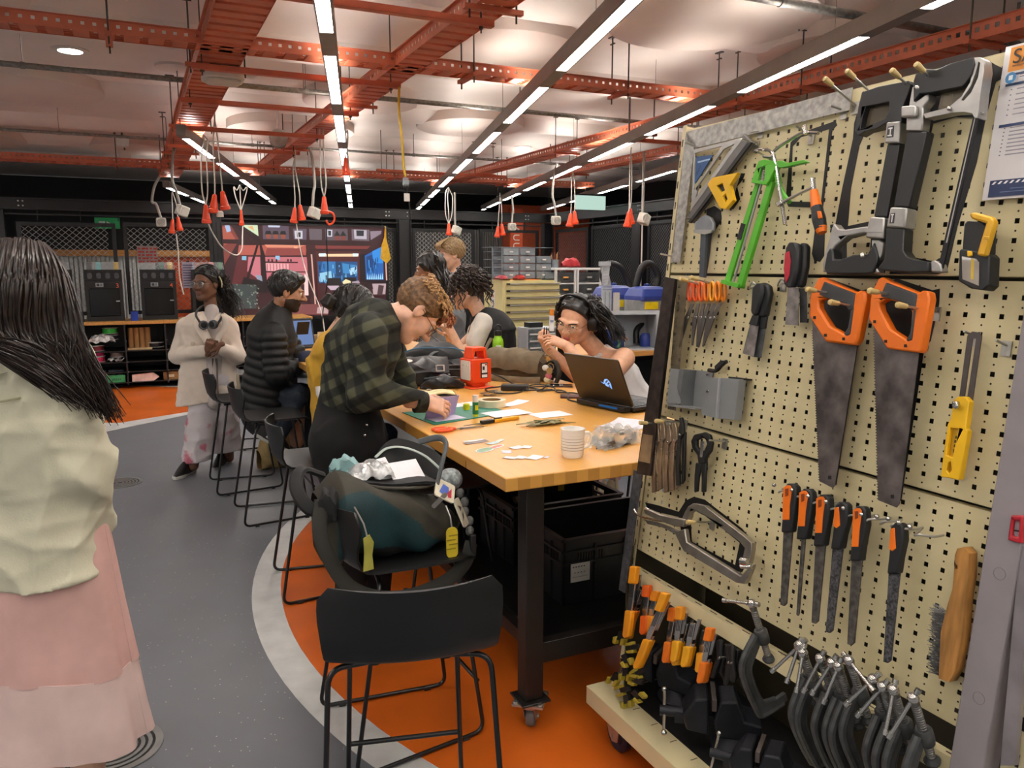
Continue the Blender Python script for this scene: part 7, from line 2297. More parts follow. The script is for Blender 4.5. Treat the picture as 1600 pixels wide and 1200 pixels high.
def g_clamp_meshes(sz,W):
 a=W
 fr=G()
 t=.014*sz
 outer=[(-.016,.012),(.018,.012),(a*.75,-.02*sz),(a,-.05*sz),(a+.004,-.10*sz),(a*.95,-.19*sz),(a*.80,-.215*sz),(.0,-.225*sz),(-.014,-.222*sz),(-.014,-.200*sz),(.02,-.198*sz),(a*.62,-.185*sz),(a*.74,-.165*sz),(a*.80,-.10*sz),(a*.76,-.065*sz),(a*.60,-.045*sz),(.018,-.016),(-.016,-.016)]
 fr.prism(outer,-t*.38,t*.38)
 rim=[(.018,.012),(a*.75,-.02*sz),(a,-.05*sz),(a+.004,-.10*sz),(a*.95,-.19*sz),(a*.80,-.215*sz),(.0,-.225*sz)]
 fr.tube(spline([(p[0],p[1],0)for p in rim],4),.0095*sz,8,flat=1.)
 rin=[(.02,-.018),(a*.60,-.047*sz),(a*.76,-.067*sz),(a*.79,-.10*sz),(a*.74,-.162*sz),(a*.62,-.182*sz),(.02,-.196*sz)]
 fr.tube(spline([(p[0],p[1],0)for p in rin],4),.0065*sz,8)
 fr.lathe([(.0,-.022),(.016,-.022),(.018,-.01),(.018,.012),(.014,.018),(0,.018)],16,Matrix.Rotation(-PI/2,4,'X'))
 sc=G()
 sc.cyl((0,-.07*sz,0),(0,.085,0),.0082,14)
 for k in range(24):
  y=-.06*sz+k*.006
  sc.lathe([(.0082,-.0014),(.0094,0),(.0082,.0014)],12,Matrix.Translation((0,y,0))@Matrix.Rotation(-PI/2,4,'X'))
 sc.cyl((0,.085,0),(0,.108,0),.0095,14)
 pad=G().lathe([(0,-.006),(.015,-.006),(.017,.0),(.010,.010),(0,.012)],16,Matrix.Translation((0,-.075*sz,0))@Matrix.Rotation(-PI/2,4,'X'))
 return fr,sc,pad
GC={}
for nm,(sz,W)in{'big':(1.0,.085),'small':(.95,.075)}.items():
 fr,sc,pad=g_clamp_meshes(sz,W)
 GC[nm]=(mesh_of('clamp_frame',fr,m_castg),mesh_of('screw',sc,mat('screw_steel','7d7b78',.35,.85,var=.1)),mesh_of('swivel_pad',pad,m_castg))
def g_clamp(head,sec,lab,kind='small',tilt=.55,hang=0.,bar=(0,0),bl_=.10,off=.13,yaw=0.):
 hx,hy=kk(sec,head[0],head[1],off=off)[0]
 ax=Vector((0,math.cos(tilt),math.sin(tilt)))
 out=Vector((0,-math.sin(tilt),math.cos(tilt)))
 R=Matrix.Rotation(yaw,4,'Y')@frame(Vector((0,0,0)),out,ax,out.cross(ax))
 o=Vector((hx,hy,off))-ax*.10
 t=thing('g_clamp',lab,'clamp',MB@Matrix.Translation(o)@R,'cast iron G clamps')
 fm,sm,pm=GC[kind]
 obj('frame',fm,None,t)
 obj('screw',sm,None,t)
 obj('swivel_pad',pm,None,t)
 e=kk(sec,bar[0],bar[1],off=off+.02)[0]
 E=(R.inverted()@(Vector((e[0],e[1],off+.02))-o))
 H=Vector((0,.10,0))
 d=(E-H)
 d=d.normalized()if d.length>1e-6 else Vector((1,0,0))
 g=G()
 p0,p1=H-d*.018,H+d*bl_
 g.tube([p0,p1],.0042,10)
 g.tube([p1-d*.006,p1+d*.005],.0065,10)
 g.tube([p0-d*.004,p0+d*.005],.0065,10)
 g.ball(tuple(H),.0115,12,8)
 obj('tommy_bar',g,m_chr,t)
 return t
g_clamp((640,500),'5','first big iron G clamp, standing open to the left of the row','big',.50,bar=(492,482),bl_=.085,off=.10)
row=[((800,150),(570,365)),((790,160),(685,475)),((825,215),(765,575)),((970,265),(808,580)),((1065,300),(872,600)),((1120,330),(980,670)),((1210,280),(1450,575)),((1410,435),(1135,690)),((1490,500),(1235,785)),((1580,525),(1508,890))]
ords=['second big iron G clamp, leading the packed row','iron G clamp, second in the packed row','iron G clamp, third in the packed row','iron G clamp, fourth in the packed row','iron G clamp, fifth in the packed row','iron G clamp, sixth in the packed row','iron G clamp, seventh in the row, its bar pointing right','iron G clamp, eighth in the packed row','iron G clamp, ninth in the packed row','iron G clamp, tenth in the packed row']
for k,(h,b)in enumerate(row):
 g_clamp(h,'A',ords[k],'big' if k==0 else 'small',.55,bar=b,bl_=.085 if k else.10,off=.12)
g_clamp((530,605),'B','iron G clamp, last of the packed row beside the grey post','small',.55,bar=(315,945),bl_=.095,off=.12)
m_vice=mat('vice_navy_black','1a1c24',.5,.2,var=.2,scale=20,bump=.2,bscale=80)
def vice(s,out,rot,lab,red=True,scale=1.):
 c=bl(s,out,.207)
 t=thing('bench_vice',lab,'vice',MB@Matrix.Translation(c)@MU@Matrix.Rotation(rot,4,'Z')@Matrix.Scale(scale,4),'bench vices in the trolley bay')
 obj('base',G().lathe([(0,0),(.06,0),(.065,.01),(.045,.03),(.04,.05),(0,.05)],20),m_vice,t)
 g=G()
 g.prism([(-.06,.045),(.05,.045),(.06,.09),(.045,.15),(.0,.155),(-.02,.10),(-.065,.09)],-.045,.045,FACE_U)
 obj('fixed_jaw',g,m_vice,t,bevel=.006)
 obj('moving_jaw',G().prism([(.07,.05),(.13,.06),(.14,.10),(.11,.15),(.075,.155)],-.045,.045,FACE_U),m_vice,t,bevel=.006)
 obj('jaw_plate',G().box((.060,0,.14),(.012,.10,.03)),mat('jaw_steel','6b615c',.4,.7),t)
 obj('slide_bar',G().box((.06,0,.075),(.20,.03,.03)),m_vice,t)
 obj('lead_screw',G().cyl((.13,0,.085),(.20,0,.085),.014,14),m_vice,t)
 if red:
  obj('screw_cap',G().cyl((.20,0,.085),(.206,0,.085),.013,14),mat('copper_cap','a3532f',.4,.4),t)
 g=G()
 g.cyl((.188,-.05,.05),(.188,.05,.12),.0045,8)
 g.ball((.188,-.05,.05),.008)
 g.ball((.188,.05,.12),.008)
 obj('handle_bar',g,m_chr,t)
vice(.13,-.08,2.6,'dark vice with a copper ended screw, leftmost in the bay',True)
vice(.42,-.07,2.2,'navy black vice in the middle of the bay with a chrome bar',False,1.1)
vice(.66,-.02,2.5,'navy vice at the lower picture edge in front of the iron clamps',False,.95)
for k,(s,o_)in enumerate(((.26,-.17),(.30,-.20),(.34,-.18))):
 c=bl(s,o_,.30+.012*k)
 t=thing('steel_bar','bright steel rod lying in the dark bay behind the vices','rod',MB@Matrix.Translation(c)@MU@Matrix.Rotation(.5,4,'Z'),'steel rods in the bay')
 obj('rod',G().cyl((-.06,0,0),(.06,0,0),.005,10),m_chr,t)
 obj('end_collar',G().cyl((.05,0,0),(.065,0,0),.008,10),m_sil,t)
f4=np.float32
HS=1.10
class Field:
 def __init__(s,lo,hi,h):
  s.h=h
  s.ops=[]
  s.bb=[]
 def cone(s,a,b,ra,rb,k=.02,op='add',**kw):
  a,b=np.array(a,f4),np.array(b,f4)
  if op=='add':
   m=max(ra,rb)+.03
   s.bb+=[np.minimum(a,b)-m,np.maximum(a,b)+m]
  s.ops.append((s._cone,(a,b,ra,rb,k,op),kw))
  return s
 def ell(s,c,r,R=None,k=.02,op='add'):
  if op=='add':
   m=max(r)+.02
   s.bb+=[np.array(c,f4)-m,np.array(c,f4)+m]
  s.ops.append((s._ell,(c,r,R,k,op),{}))
  return s
 def cut(s,*a):
  s.ops.append((s._cut,a,{}))
  return s
 def wrinkle(s,*a,**kw):
  s.ops.append((s._wrinkle,a,kw))
  return s
 def run(s):
  B=np.array(s.bb)
  s.lo=B.min(0).astype(f4)
  s.n=np.maximum(3,np.ceil((B.max(0)-s.lo)/s.h).astype(int)+1)
  s.d=np.full(tuple(s.n),1.,f4)
  for f,a,kw in s.ops:
   f(*a,**kw)
 def _sub(s,lo,hi,pad):
  a=np.clip(np.floor((np.array(lo)-pad-s.lo)/s.h).astype(int),0,s.n)
  b=np.clip(np.ceil((np.array(hi)+pad-s.lo)/s.h).astype(int)+1,0,s.n)
  if(b<=a).any():
   return None,None
  sl=tuple(slice(i,j)for i,j in zip(a,b))
  ax=[s.lo[i]+s.h*np.arange(a[i],b[i],dtype=f4)for i in range(3)]
  return sl,np.stack(np.meshgrid(*ax,indexing='ij'),-1)
 def _mix(s,sl,d,k,op):
  o=s.d[sl]
  if op=='sub':
   d=-d
   if k:
    q=np.maximum(k-np.abs(o-d),0)/k
    s.d[sl]=np.maximum(o,d)+q*q*k*.25
   else:
    s.d[sl]=np.maximum(o,d)
  else:
   if k:
    q=np.maximum(k-np.abs(o-d),0)/k
    s.d[sl]=np.minimum(o,d)-q*q*k*.25
   else:
    s.d[sl]=np.minimum(o,d)
 def _cone(s,a,b,ra,rb,k=.02,op='add',flat=None,rib=None,ff=1.):
  a,b=np.array(a,f4),np.array(b,f4)
  m=max(ra,rb)
  sl,P=s._sub(np.minimum(a,b)-m,np.maximum(a,b)+m,k+.03)
  if sl is None:
   return s
  v=b-a
  q=P-a
  if flat is not None:
   fl=np.array(flat,f4)
   fl/=np.linalg.norm(fl)
   q=q+(q@fl)[...,None]*fl*(1/ff-1)
   v=v+(v@fl)*fl*(1/ff-1)
  t=np.clip((q@v)/max(1e-9,float(v@v)),0,1)
  r=ra+(rb-ra)*t
  if rib:
   amp,per=rib
   L=float(np.linalg.norm(v))
   r=r+amp*(np.abs(np.sin(t*L/per*PI))-.5)
  d=np.linalg.norm(q-t[...,None]*v,axis=-1)-r
  s._mix(sl,d*(ff if flat is not None else 1.),k,op)
  return s
 def _ell(s,c,r,R=None,k=.02,op='add'):
  c,r=np.array(c,f4),np.array(r,f4)
  m=float(r.max())
  sl,P=s._sub(c-m,c+m,k+.02)
  if sl is None:
   return s
  q=P-c
  if R is not None:
   q=q@np.array(R,f4)
  k0=np.linalg.norm(q/r,axis=-1)
  k1=np.linalg.norm(q/(r*r),axis=-1)
  d=np.where(k1>1e-6,k0*(k0-1)/np.maximum(k1,1e-6),-r.min())
  s._mix(sl,d,k,op)
  return s
 def _cut(s,p,n,k=0.):
  ax=[s.lo[i]+s.h*np.arange(s.n[i],dtype=f4)for i in range(3)]
  n=np.array(n,f4)
  n/=np.linalg.norm(n)
  d=(ax[0][:,None,None]-p[0])*n[0]+(ax[1][None,:,None]-p[1])*n[1]+(ax[2][None,None,:]-p[2])*n[2]
  if k:
   q=np.maximum(k-np.abs(s.d-d),0)/k
   s.d=np.maximum(s.d,d)+q*q*k*.25
  else:
   s.d=np.maximum(s.d,d)
  return s
 def _wrinkle(s,amp,fr,seed,d=(0,0,1),wob=1.):
  ax=[s.lo[i]+s.h*np.arange(s.n[i],dtype=f4)for i in range(3)]
  X,Y,Z=ax[0][:,None,None],ax[1][None,:,None],ax[2][None,None,:]
  w=np.sin(9*X+7*Y+5*Z+seed)+.7*np.sin(17*Y-13*X+11*Z+2.3*seed)+.5*np.sin(23*Z+19*X-15*Y+seed*1.7)
  q=np.abs(np.sin(.5*((d[0]*X+d[1]*Y+d[2]*Z)*fr+w*2.2*wob+seed)))
  r=np.abs(np.sin(.5*((d[1]*X+d[2]*Y-d[0]*Z)*fr*1.7+w*1.7+seed*3)))
  s.d=s.d-f4(amp)*(2.2*(1-q)**1.6-.9+1.2*(1-r)**1.6-.5)
 def mesh(s):
  s.run()
  d=s.d
  neg=d<0
  c=np.zeros(tuple(s.n-1),np.int8)
  for i in(0,1):
   for j in(0,1):
    for k in(0,1):
     c+=neg[i:s.n[0]-1+i,j:s.n[1]-1+j,k:s.n[2]-1+k]
  I,J,K=np.nonzero((c>0)&(c<8))
  idx=np.full(tuple(s.n-1),-1,np.int64)
  idx[I,J,K]=np.arange(len(I))
  acc=np.zeros((len(I),3),f4)
  cnt=np.zeros(len(I),f4)
  cor=[(a,b,e)for a in(0,1)for b in(0,1)for e in(0,1)]
  for p in cor:
   for ax_ in range(3):
    if p[ax_]:
     continue
    q=list(p)
    q[ax_]=1
    d0=d[I+p[0],J+p[1],K+p[2]]
    d1=d[I+q[0],J+q[1],K+q[2]]
    m=(d0<0)!=(d1<0)
    t=np.where(m,d0/np.where(np.abs(d0-d1)<1e-9,1,d0-d1),0)
    pt=np.array(p,f4)[None]+np.zeros((len(I),3),f4)
    pt[:,ax_]+=t
    acc+=pt*m[:,None]
    cnt+=m
  V=s.lo+s.h*(np.stack([I,J,K],-1)+acc/np.maximum(cnt,1)[:,None])
  Fs=[]
  for ax_ in range(3):
   sh=[slice(None)]*3
   s2=[slice(None)]*3
   sh[ax_],s2[ax_]=slice(0,-1),slice(1,None)
   a,b=neg[tuple(sh)],neg[tuple(s2)]
   E=np.argwhere(a!=b)
   o1,o2=[(1,2),(2,0),(0,1)][ax_]
   ok=(E[:,o1]>0)&(E[:,o2]>0)&(E[:,o1]<s.n[o1]-1)&(E[:,o2]<s.n[o2]-1)
   E=E[ok]
   if not len(E):
    continue
   q=[]
   for(u,v)in((-1,-1),(0,-1),(0,0),(-1,0)):
    e=E.copy()
    e[:,o1]+=u
    e[:,o2]+=v
    q.append(idx[e[:,0],e[:,1],e[:,2]])
   q=np.stack(q,-1)
   fl=a[E[:,0],E[:,1],E[:,2]]
   q[~fl]=q[~fl][:,::-1]
   Fs.append(q[(q>=0).all(1)])
  return V,np.concatenate(Fs)
def fobj(name,patches,mats,parent,org,colour=None,smooth_it=1):
 vs,fs,o=[],[],0
 for V,F_ in patches:
  V=V.astype(np.float64)
  for _ in range(smooth_it):
   acc,cnt=np.zeros_like(V),np.zeros(len(V))
   for i in range(4):
    np.add.at(acc,F_[:,i],V[F_[:,(i+1)%4]]+V[F_[:,i-1]])
    np.add.at(cnt,F_[:,i],2)
   V=V*.5+.5*acc/np.maximum(cnt,1)[:,None]
  vs.append(V-np.array(org))
  fs.append(F_+o)
  o+=len(V)
 V,F_=np.concatenate(vs),np.concatenate(fs)
 me=bpy.data.meshes.new(name)
 me.from_pydata(V.tolist(),[],F_.tolist())
 ms=mats if isinstance(mats,(list,tuple))else[mats]
 for m in ms:
  me.materials.append(m)
 if colour is not None:
  cen=V[F_].mean(1)+np.array(org)
  me.polygons.foreach_set('material_index',colour(cen).astype(np.int32))
 me.polygons.foreach_set('use_smooth',[True]*len(me.polygons))
 me.update()
 o_=bpy.data.objects.new(name,me)
 COL.objects.link(o_)
 o_.parent=parent
 return o_
def W(px,py,Y):
 a,b=(px-800)/1240,(600-py)/1240
 r=Vector((a,CP_+b*SP_,-SP_+b*CP_))
 t=Y/r.y
 return np.array(CAMP+r*t)
def rotm(yaw,pitch=0.,roll=0.):
 return np.array((Matrix.Rotation(yaw,3,'Z')@Matrix.Rotation(-pitch,3,'X')@Matrix.Rotation(roll,3,'Y')),f4)
def skin(c,dark):
 return mat('skin_'+c,c,.5,var=.05,scale=30,bump=.05,bscale=500)
def head_patch(c,R,s=1.,h=.0042,jaw=1.,nose=1.):
 s=s*HS
 c=np.array(c,f4)
 L=lambda x,y,z:c+R@(np.array((x,y,z),f4)*s)
 f=Field(c-.19*s,c+.19*s,h)
 E=lambda p,r,k=.02,op='add':f.ell(L(*p),np.array(r)*s,R,k*s,op)
 C=lambda a,b,ra,rb,k=.02:f.cone(L(*a),L(*b),ra*s,rb*s,k*s)
 E((0,-.018,.032),(.074,.094,.082))
 E((0,.022,-.03),(.060*jaw,.066,.086),.03)
 for q in(-1,1):
  C((q*.052*jaw,-.012,-.055),(q*.018,.062,-.094),.020,.016,.03)
  E((q*.036,.058,-.028),(.026,.024,.028),.025)
  E((q*.011,.098,-.032),(.010,.011,.009),.008)
  E((q*.033,.093,.004),(.020,.016,.011),.012,'sub')
  C((q*.014,.090,.022),(q*.050,.072,.020),.0095,.008,.014)
  E((q*.075,-.010,-.006),(.010,.021,.032),.008)
  E((q*.084,-.004,-.004),(.006,.011,.018),.006,'sub')
 E((0,.068,-.098),(.024,.020,.018),.02)
 C((0,.088,.012),(0,.112*nose,-.026),.0085,.0125,.014)
 E((0,.088,-.058),(.024,.012,.0065),.008)
 E((0,.086,-.069),(.020,.012,.0075),.006)
 E((0,.100,-.0630),(.024,.006,.0014),.002,'sub')
 return f,L
def neck_to(f,L,base,r=.050):
 f.cone(L(0,-.022,-.06),base,r,r*1.06,.025)
def eyes(parent,L,R,s,org,iris):
 s=s*HS
 g=G()
 for q in(-1,1):
  p=L(q*.033,.0765,.004)-org
  g.ball(tuple(p),.0118*s,12,8,mi=0)
  pi=p+R@np.array((q*.001,.0088,.0),f4)*s
  g.ball(tuple(pi),.0055*s,10,6,mi=1)
 obj('eye',g,[mat('eye_white','d9d3cc',.25,var=0),mat('iris_'+iris,iris,.2,var=0)],parent)
 o=parent.children[-1]if parent.children else None
 return o
def brows(parent,L,org,m,s=1.):
 for q in(-1,1):
  pts=[L(q*.014,.0985,.019)-org,L(q*.032,.0955,.0255)-org,L(q*.050,.078,.021)-org]
  obj('eyebrow',G().tube(spline(pts,4),.0032*s,6),m,parent)
def glasses(parent,L,org,m,s=1.):
 g=G()
 n=18
 for q in(-1,1):
  g.tube([L(q*.034+.024*math.cos(2*PI*i/n),.104-.006*abs(math.cos(2*PI*i/n)),.0+.021*math.sin(2*PI*i/n))-org for i in range(n)],.0014*s,6,closed=True)
  g.tube([L(q*.058,.100,.004)-org,L(q*.073,.07,.004)-org,L(q*.080,-.01,.006)-org],.0014*s,6)
 g.tube(spline([L(-.011,.106,.004)-org,L(0,.109,.008)-org,L(.011,.106,.004)-org],4),.0014*s,6)
 f=obj('glasses',g,m,parent)
 g=G()
 for q in(-1,1):
  p=[L(q*.034+.0232*math.cos(2*PI*i/n),.104-.006*abs(math.cos(2*PI*i/n)),.0+.0202*math.sin(2*PI*i/n))-org for i in range(n)]
  o=len(g.v)
  g.add(p,[tuple(range(n))])
 obj('lens',g,mat('lens_clear','dfe6ea',.05,var=0,alpha=.12),f)
 return f
def cap_hair(c,R,s,h,thick,noise,seed,line=.5,low=-.06,k=.0,extra=None,fr=90.,drop=0.):
 s=s*HS
 c=np.array(c,f4)
 L=lambda x,y,z:c+R@(np.array((x,y,z),f4)*s)
 f=Field(c-.24*s,c+.24*s,h)
 f.ell(L(0,-.018,.034),(np.array((.076,.096,.084))+thick)*s,R,.02)
 if extra:
  extra(f,L)
 ax=R[:,1]
 f.wrinkle(noise,fr,seed,d=tuple(R@np.array((.9,.1,.3),f4)))
 nrm=R@np.array((0,.80,-.60),f4)
 f.cut(L(0,.052+line*.02,.052),nrm,.012)
 f.cut(L(0,.0,low),R@np.array((0,.25,-1),f4),.02)
 return f,L
def strands(name,lines,r,m,parent,org,n=5,kind=None):
 g=G()
 for l in lines:
  k=len(l)
  rr=[r*(1-.75*(i/(k-1))**2)for i in range(k)]
  g.tube([p-org for p in l],rr,n)
 o=obj(name,g,m,parent)
 if kind:
  o['kind']=kind
 return o
def hand_patch(wrist,d,up,s=1.,curl=.5,side=1,spread=.10,thumb=.5,h=.0032,curls=None):
 d=np.array(d,f4)/np.linalg.norm(d)
 up=np.array(up,f4)
 up=up-d*(up@d)
 up/=np.linalg.norm(up)
 x=np.cross(d,up)*side
 w=np.array(wrist,f4)
 P=lambda a,b,e:w+(x*a+d*b+up*e)*s
 f=Field(w+d*.08*s-.135*s,w+d*.08*s+.135*s,h)
 f.cone(P(0,-.03,0),P(0,.015,0),.027*s,.027*s,.015)
 for a in(-.026,-.009,.009,.026):
  f.cone(P(a*.7,.012,0),P(a,.082,0),.016*s,.0135*s,.012)
 Ls=(.068,.078,.072,.055)
 for i in range(4):
  a=.0285-i*.019
  cl=(curls or(curl,)*4)[i]
  ang=0.
  p=np.array((a,.084,0.))
  r=.0092-.0006*(i==3)
  sp_=spread*(1.5-i)
  for j,q in enumerate((.46,.31,.23)):
   ang+=cl*(.9,1.1,.7)[j]
   v=np.array((math.sin(sp_)*math.cos(ang),math.cos(ang)*math.cos(sp_),-math.sin(ang)))*Ls[i]*q
   f.cone(P(*p),P(*(p+v)),r*s,(r-.0009)*s,.004)
   p=p+v
   r-=.0009
 p=np.array((.026,.018,-.006))
 for j,(v,r)in enumerate((((.026,.030,-.008-.010*thumb),.0125),((.010-.012*thumb,.030,-.008-.012*thumb),.0105),((.002-.016*thumb,.024,-.006-.008*thumb),.0092))):
  q=p+np.array(v)
  f.cone(P(*p),P(*q),r*s,(r-.001)*s,.008)
  p=q
 return f.mesh()
def limb(pts,radii,h=.007,pad=.03,k=.02):
 P=np.array(pts)
 m=max(radii)
 f=Field(0,0,h)
 for i in range(len(P)-1):
  f.cone(P[i],P[i+1],radii[i],radii[i+1],k)
 return f
def field_for(pts,m,h):
 return Field(0,0,h)
def shoe(nm,p,d,m,sole,parent,org,L=.27,tilt=0.):
 a=math.atan2(d[1],d[0])
 M=Matrix.Translation(Vector(p)-Vector(org))@Matrix.Rotation(a-PI/2,4,'Z')@Matrix.Rotation(tilt,4,'X')
 out=lambda z,k:[(x*k,y)for x,y in((-.030,0),(-.034,.06),(-.032,.12),(-.044,.19),(-.036,.245),(-.012,.27),(.012,.268),(.036,.24),(.042,.18),(.034,.11),(.036,.05),(.030,0),(0,-.012))]
 o=obj(nm,G().prism(out(0,1.02),0,.024,M),sole,parent,bevel=.004)
 f=lambda a_,b_:(math.cos(2*PI*b_)*(.036+.006*math.sin(PI*a_))*(math.sin(PI*min(1,.14+a_*.84)))**.4,.0+.265*a_,.02+max(0,math.sin(2*PI*b_-0))*(.095*(1-a_)**1.1+.042*math.sin(PI*min(.98,a_+.02))**.5))
 obj('upper',G().grid(f,16,18,M=M),m,o,angle=80)
 return o
rp=random.Random(21)
def fuzz(L,n,ln,r,m,parent,org,front=.05,dz=-.5,nm='short_strands'):
 ls=[]
 for k in range(n):
  th,ph=rp.uniform(-2.6,2.6),rp.uniform(.05,1.5)
  a=np.array((.090*math.sin(th)*math.cos(ph),-.018-.110*math.cos(th)*math.cos(ph),.036+.098*math.sin(ph)))
  if a[1]>front:
   continue
  l=[a]
  for i in range(4):
   v=np.array((a[0]*2,-.06,dz*(.2-a[2])))+np.array((rp.gauss(0,.1),rp.gauss(0,.1),rp.gauss(0,.1)))*.4
   a=a+v/np.linalg.norm(v)*ln/4
   q=np.array((a[0]/.092,(a[1]+.018)/.112,(a[2]-.036)/.100))
   q=q/np.linalg.norm(q)
   a=np.array((.092*q[0],-.018+.112*q[1],.036+.100*q[2]))
   l.append(a)
  ls.append([L(*p)for p in l])
 strands(nm,ls,r,m,parent,org,4)
m_hairk=mat('hair_black','16120f',.42,var=.25,scale=60,coat=.1)
m_hairb=mat('hair_dark_brown','241812',.40,var=.3,scale=50,coat=.1)
m_skd=skin('8a5f45',1)
m_sklt=skin('d9ac90',0)
m_skm=skin('c89a78',0)
m_skb=skin('6f4a36',1)
m_lip=mat('lip_rose','a85f55',.4,var=.03)
m_lipd=mat('lip_brown','7d4a42',.4,var=.03)
def lips(L,R,c,s=1.):
 ci=np.array(c)
 s=s*HS
 def f(P):
  q=(P-ci)@R/s
  m=(np.abs(q[:,0])<.023)&(q[:,1]>.088)&(q[:,2]<-.054)&(q[:,2]>-.074)&(np.linalg.norm(q,axis=1)<.2)
  return m.astype(int)
 return f
def person(label,pelvis):
 org=np.array((pelvis[0],pelvis[1],0.))
 return thing('person',label,'person',Matrix.Translation(org)),org
def torso_core(pelvis,chest,neck,w=.15,h=.012):
 f=field_for([pelvis,chest,neck],.25,h)
 f.cone(pelvis,chest,w*.55,w*.6,.05)
 f.cone(chest,neck,w*.6,.045,.05)
 return f.mesh()
def V3(*a):
 return np.array(a,float)
pel=V3(-1.20,2.12,.92)
t,org=person('person with long dark hair in beige overshirt and pink skirt, back turned, largest',pel)
hc=(W(28,462,2.12)+V3(.085,0,0))
R=rotm(.75,.12,.05)
f,L=head_patch(hc,R,1.,.006)
nb=V3(-1.27,2.10,1.42)
neck_to(f,L,nb)
sl_,sr_=V3(-1.44,2.20,1.37),V3(-1.10,2.06,1.37)
fl_=limb([(-1.27,2.15,.9),(-1.27,2.16,.5),(-1.28,2.14,.10)],[.06,.055,.042],.01)
fr_=limb([(-1.12,2.10,.9),(-1.12,2.10,.5),(-1.13,2.08,.10)],[.06,.055,.042],.01)
hd=hand_patch(V3(-1.54,2.42,.97),(.2,.8,-.2),(0,0,1),.95,.5,1)
obj_body=fobj('body',[f.mesh(),torso_core(pel,V3(-1.26,2.12,1.25),nb,.14),fl_.mesh(),fr_.mesh(),hd],[m_sklt,m_lip],t,org,lips(L,R,hc))
m_shirt=mat('beige_overshirt','cbc7ae',.78,var=.05,scale=7,bump=.18,bscale=180)
f=field_for([(-1.62,1.95,.72),(-1.0,2.5,1.46)],.12,.0075)
cc=V3(-1.235,2.12,0)
f.cone(cc+(0,0,.70),cc+(-.005,0,1.22),.205,.190,.06,flat=(.3,1,0),ff=.74)
f.cone(cc+(-.02,0,1.20),cc+(-.03,0,1.35),.185,.13,.08,flat=(.3,1,0),ff=.62)
f.cone(sl_,sr_,.075,.078,.07)
f.cone(sr_,V3(-1.085,2.10,1.08),.074,.080,.05)
f.cone(V3(-1.085,2.10,1.08),V3(-1.13,2.20,.84),.074,.056,.05)
f.cone(sl_,V3(-1.50,2.16,1.06),.085,.085,.04)
f.cone(V3(-1.50,2.16,1.06),V3(-1.53,2.38,.98),.082,.058,.05)
f.wrinkle(.0062,30,1.3,d=(.75,.25,.45),wob=.6)
f.wrinkle(.0034,60,4.1,d=(.8,.2,-.4),wob=.7)
f.cut((-1.2,2.1,.775),(0.04,.05,-1),.0)
f.cone(nb+(0,0,-.05),nb+(.0,0,.10),.062,.07,.0,'sub')
ov=fobj('overshirt',[f.mesh()],m_shirt,t,org)
g=G()
cl=[V3(-1.27+.115*math.cos(a),2.10+.095*math.sin(a),1.40+.018*math.cos(a*2))-org for a in np.linspace(-PI*1.15,PI*.35,18)]
g.grid(lambda a,b:Vector(cl[0])if False else Vector(cl[int(round(a*17))])*1.+Vector((0,0,.045-.075*b))+Vector(cl[int(round(a*17))]-(nb-org)).normalized()*(.03*b),17,4,thick=.006)
obj('collar',g,m_shirt,ov,angle=80)
obj('back_yoke_seam',G().tube(spline([V3(-1.39,2.02,1.30)-org,V3(-1.24,1.962,1.28)-org,V3(-1.10,2.0,1.30)-org],6),.003,5),mat('seam_beige','a8a283',.8),ov)
m_pink=mat('pink_cotton','cfa59c',.8,var=.05,scale=6,bump=.12,bscale=220)
m_pink2=mat('pale_pink_cotton','d6bab3',.8,var=.05,scale=6,bump=.12,bscale=220)
def skirt(a,b,z0,z1,r0,r1,k,ph):
 q=2*PI*a
 r=(r0+(r1-r0)*b)*(1+(.01+.04*b)*math.sin(k*q+ph+1.5*math.sin(q*3))+.02*b*math.sin(2*k*q))
 return V3(-1.215+r*math.cos(q),2.13+r*.78*math.sin(q),z0+(z1-z0)*b+.012*math.sin(3*q))-org
sk=obj('skirt',G().grid(lambda a,b:skirt(a,b,.95,.50,.155,.208,8,.3),96,16,thick=.004),m_pink,t,angle=80)
obj('skirt_tier',G().grid(lambda a,b:skirt(a,b,.505,.28,.208,.236,8,.3),96,10,thick=.004),m_pink2,sk,angle=80)
shoe('shoe',(-1.15,2.02,0),(.3,1),m_black,m_black,t,org)
shoe('shoe',(-1.30,2.08,0),(.0,1),m_black,m_black,t,org)
f,L2=cap_hair(hc,R,1.04,.007,.014,.004,2.,.6,-.10,fr=150)
hair=fobj('hair',[f.mesh()],m_hairb,t,org)
ls=[]
for k in range(1150):
 a=rp.uniform(0,1)
 th=rp.uniform(-1.9,1.9)
 ph=rp.uniform(.1,1.25)
 p0=L2(.088*math.sin(th)*math.cos(ph*.9),-.02-.105*math.cos(th)*math.cos(ph*.8)+.04*(ph>1),.035+.098*math.sin(ph))
 side=math.sin(th)
 back=V3(.50,-.83,0)
 lat=V3(.83,.5,0)
 base=V3(-1.30,2.08,0)
 q=rp.random()
 p3=base+lat*(.155+.045*side+rp.gauss(0,.018)-.10*q)+back*(.165+rp.uniform(-.015,.02))+V3(.095,.02,-.02+1.245+.15*q-.03*side+abs(rp.gauss(0,.02)))
 p2=base+lat*(.045+.10*side+rp.gauss(0,.012))+back*(.155+rp.uniform(-.02,.02))+V3(.065,0,1.44+.03*q)
 p1=p0*.55+p2*.45+back*.045+V3(0,0,.035)
 ls.append(spline([p0,p1,p2,p2*.45+p3*.55+back*.012+lat*rp.gauss(0,.008),p3],3))
strands('hair_strands',[[np.array(p)for p in l]for l in ls],.0034,m_hairb,hair,org,5)
t.location.x-=.085
D=6.2
pel=W(328,590,D)
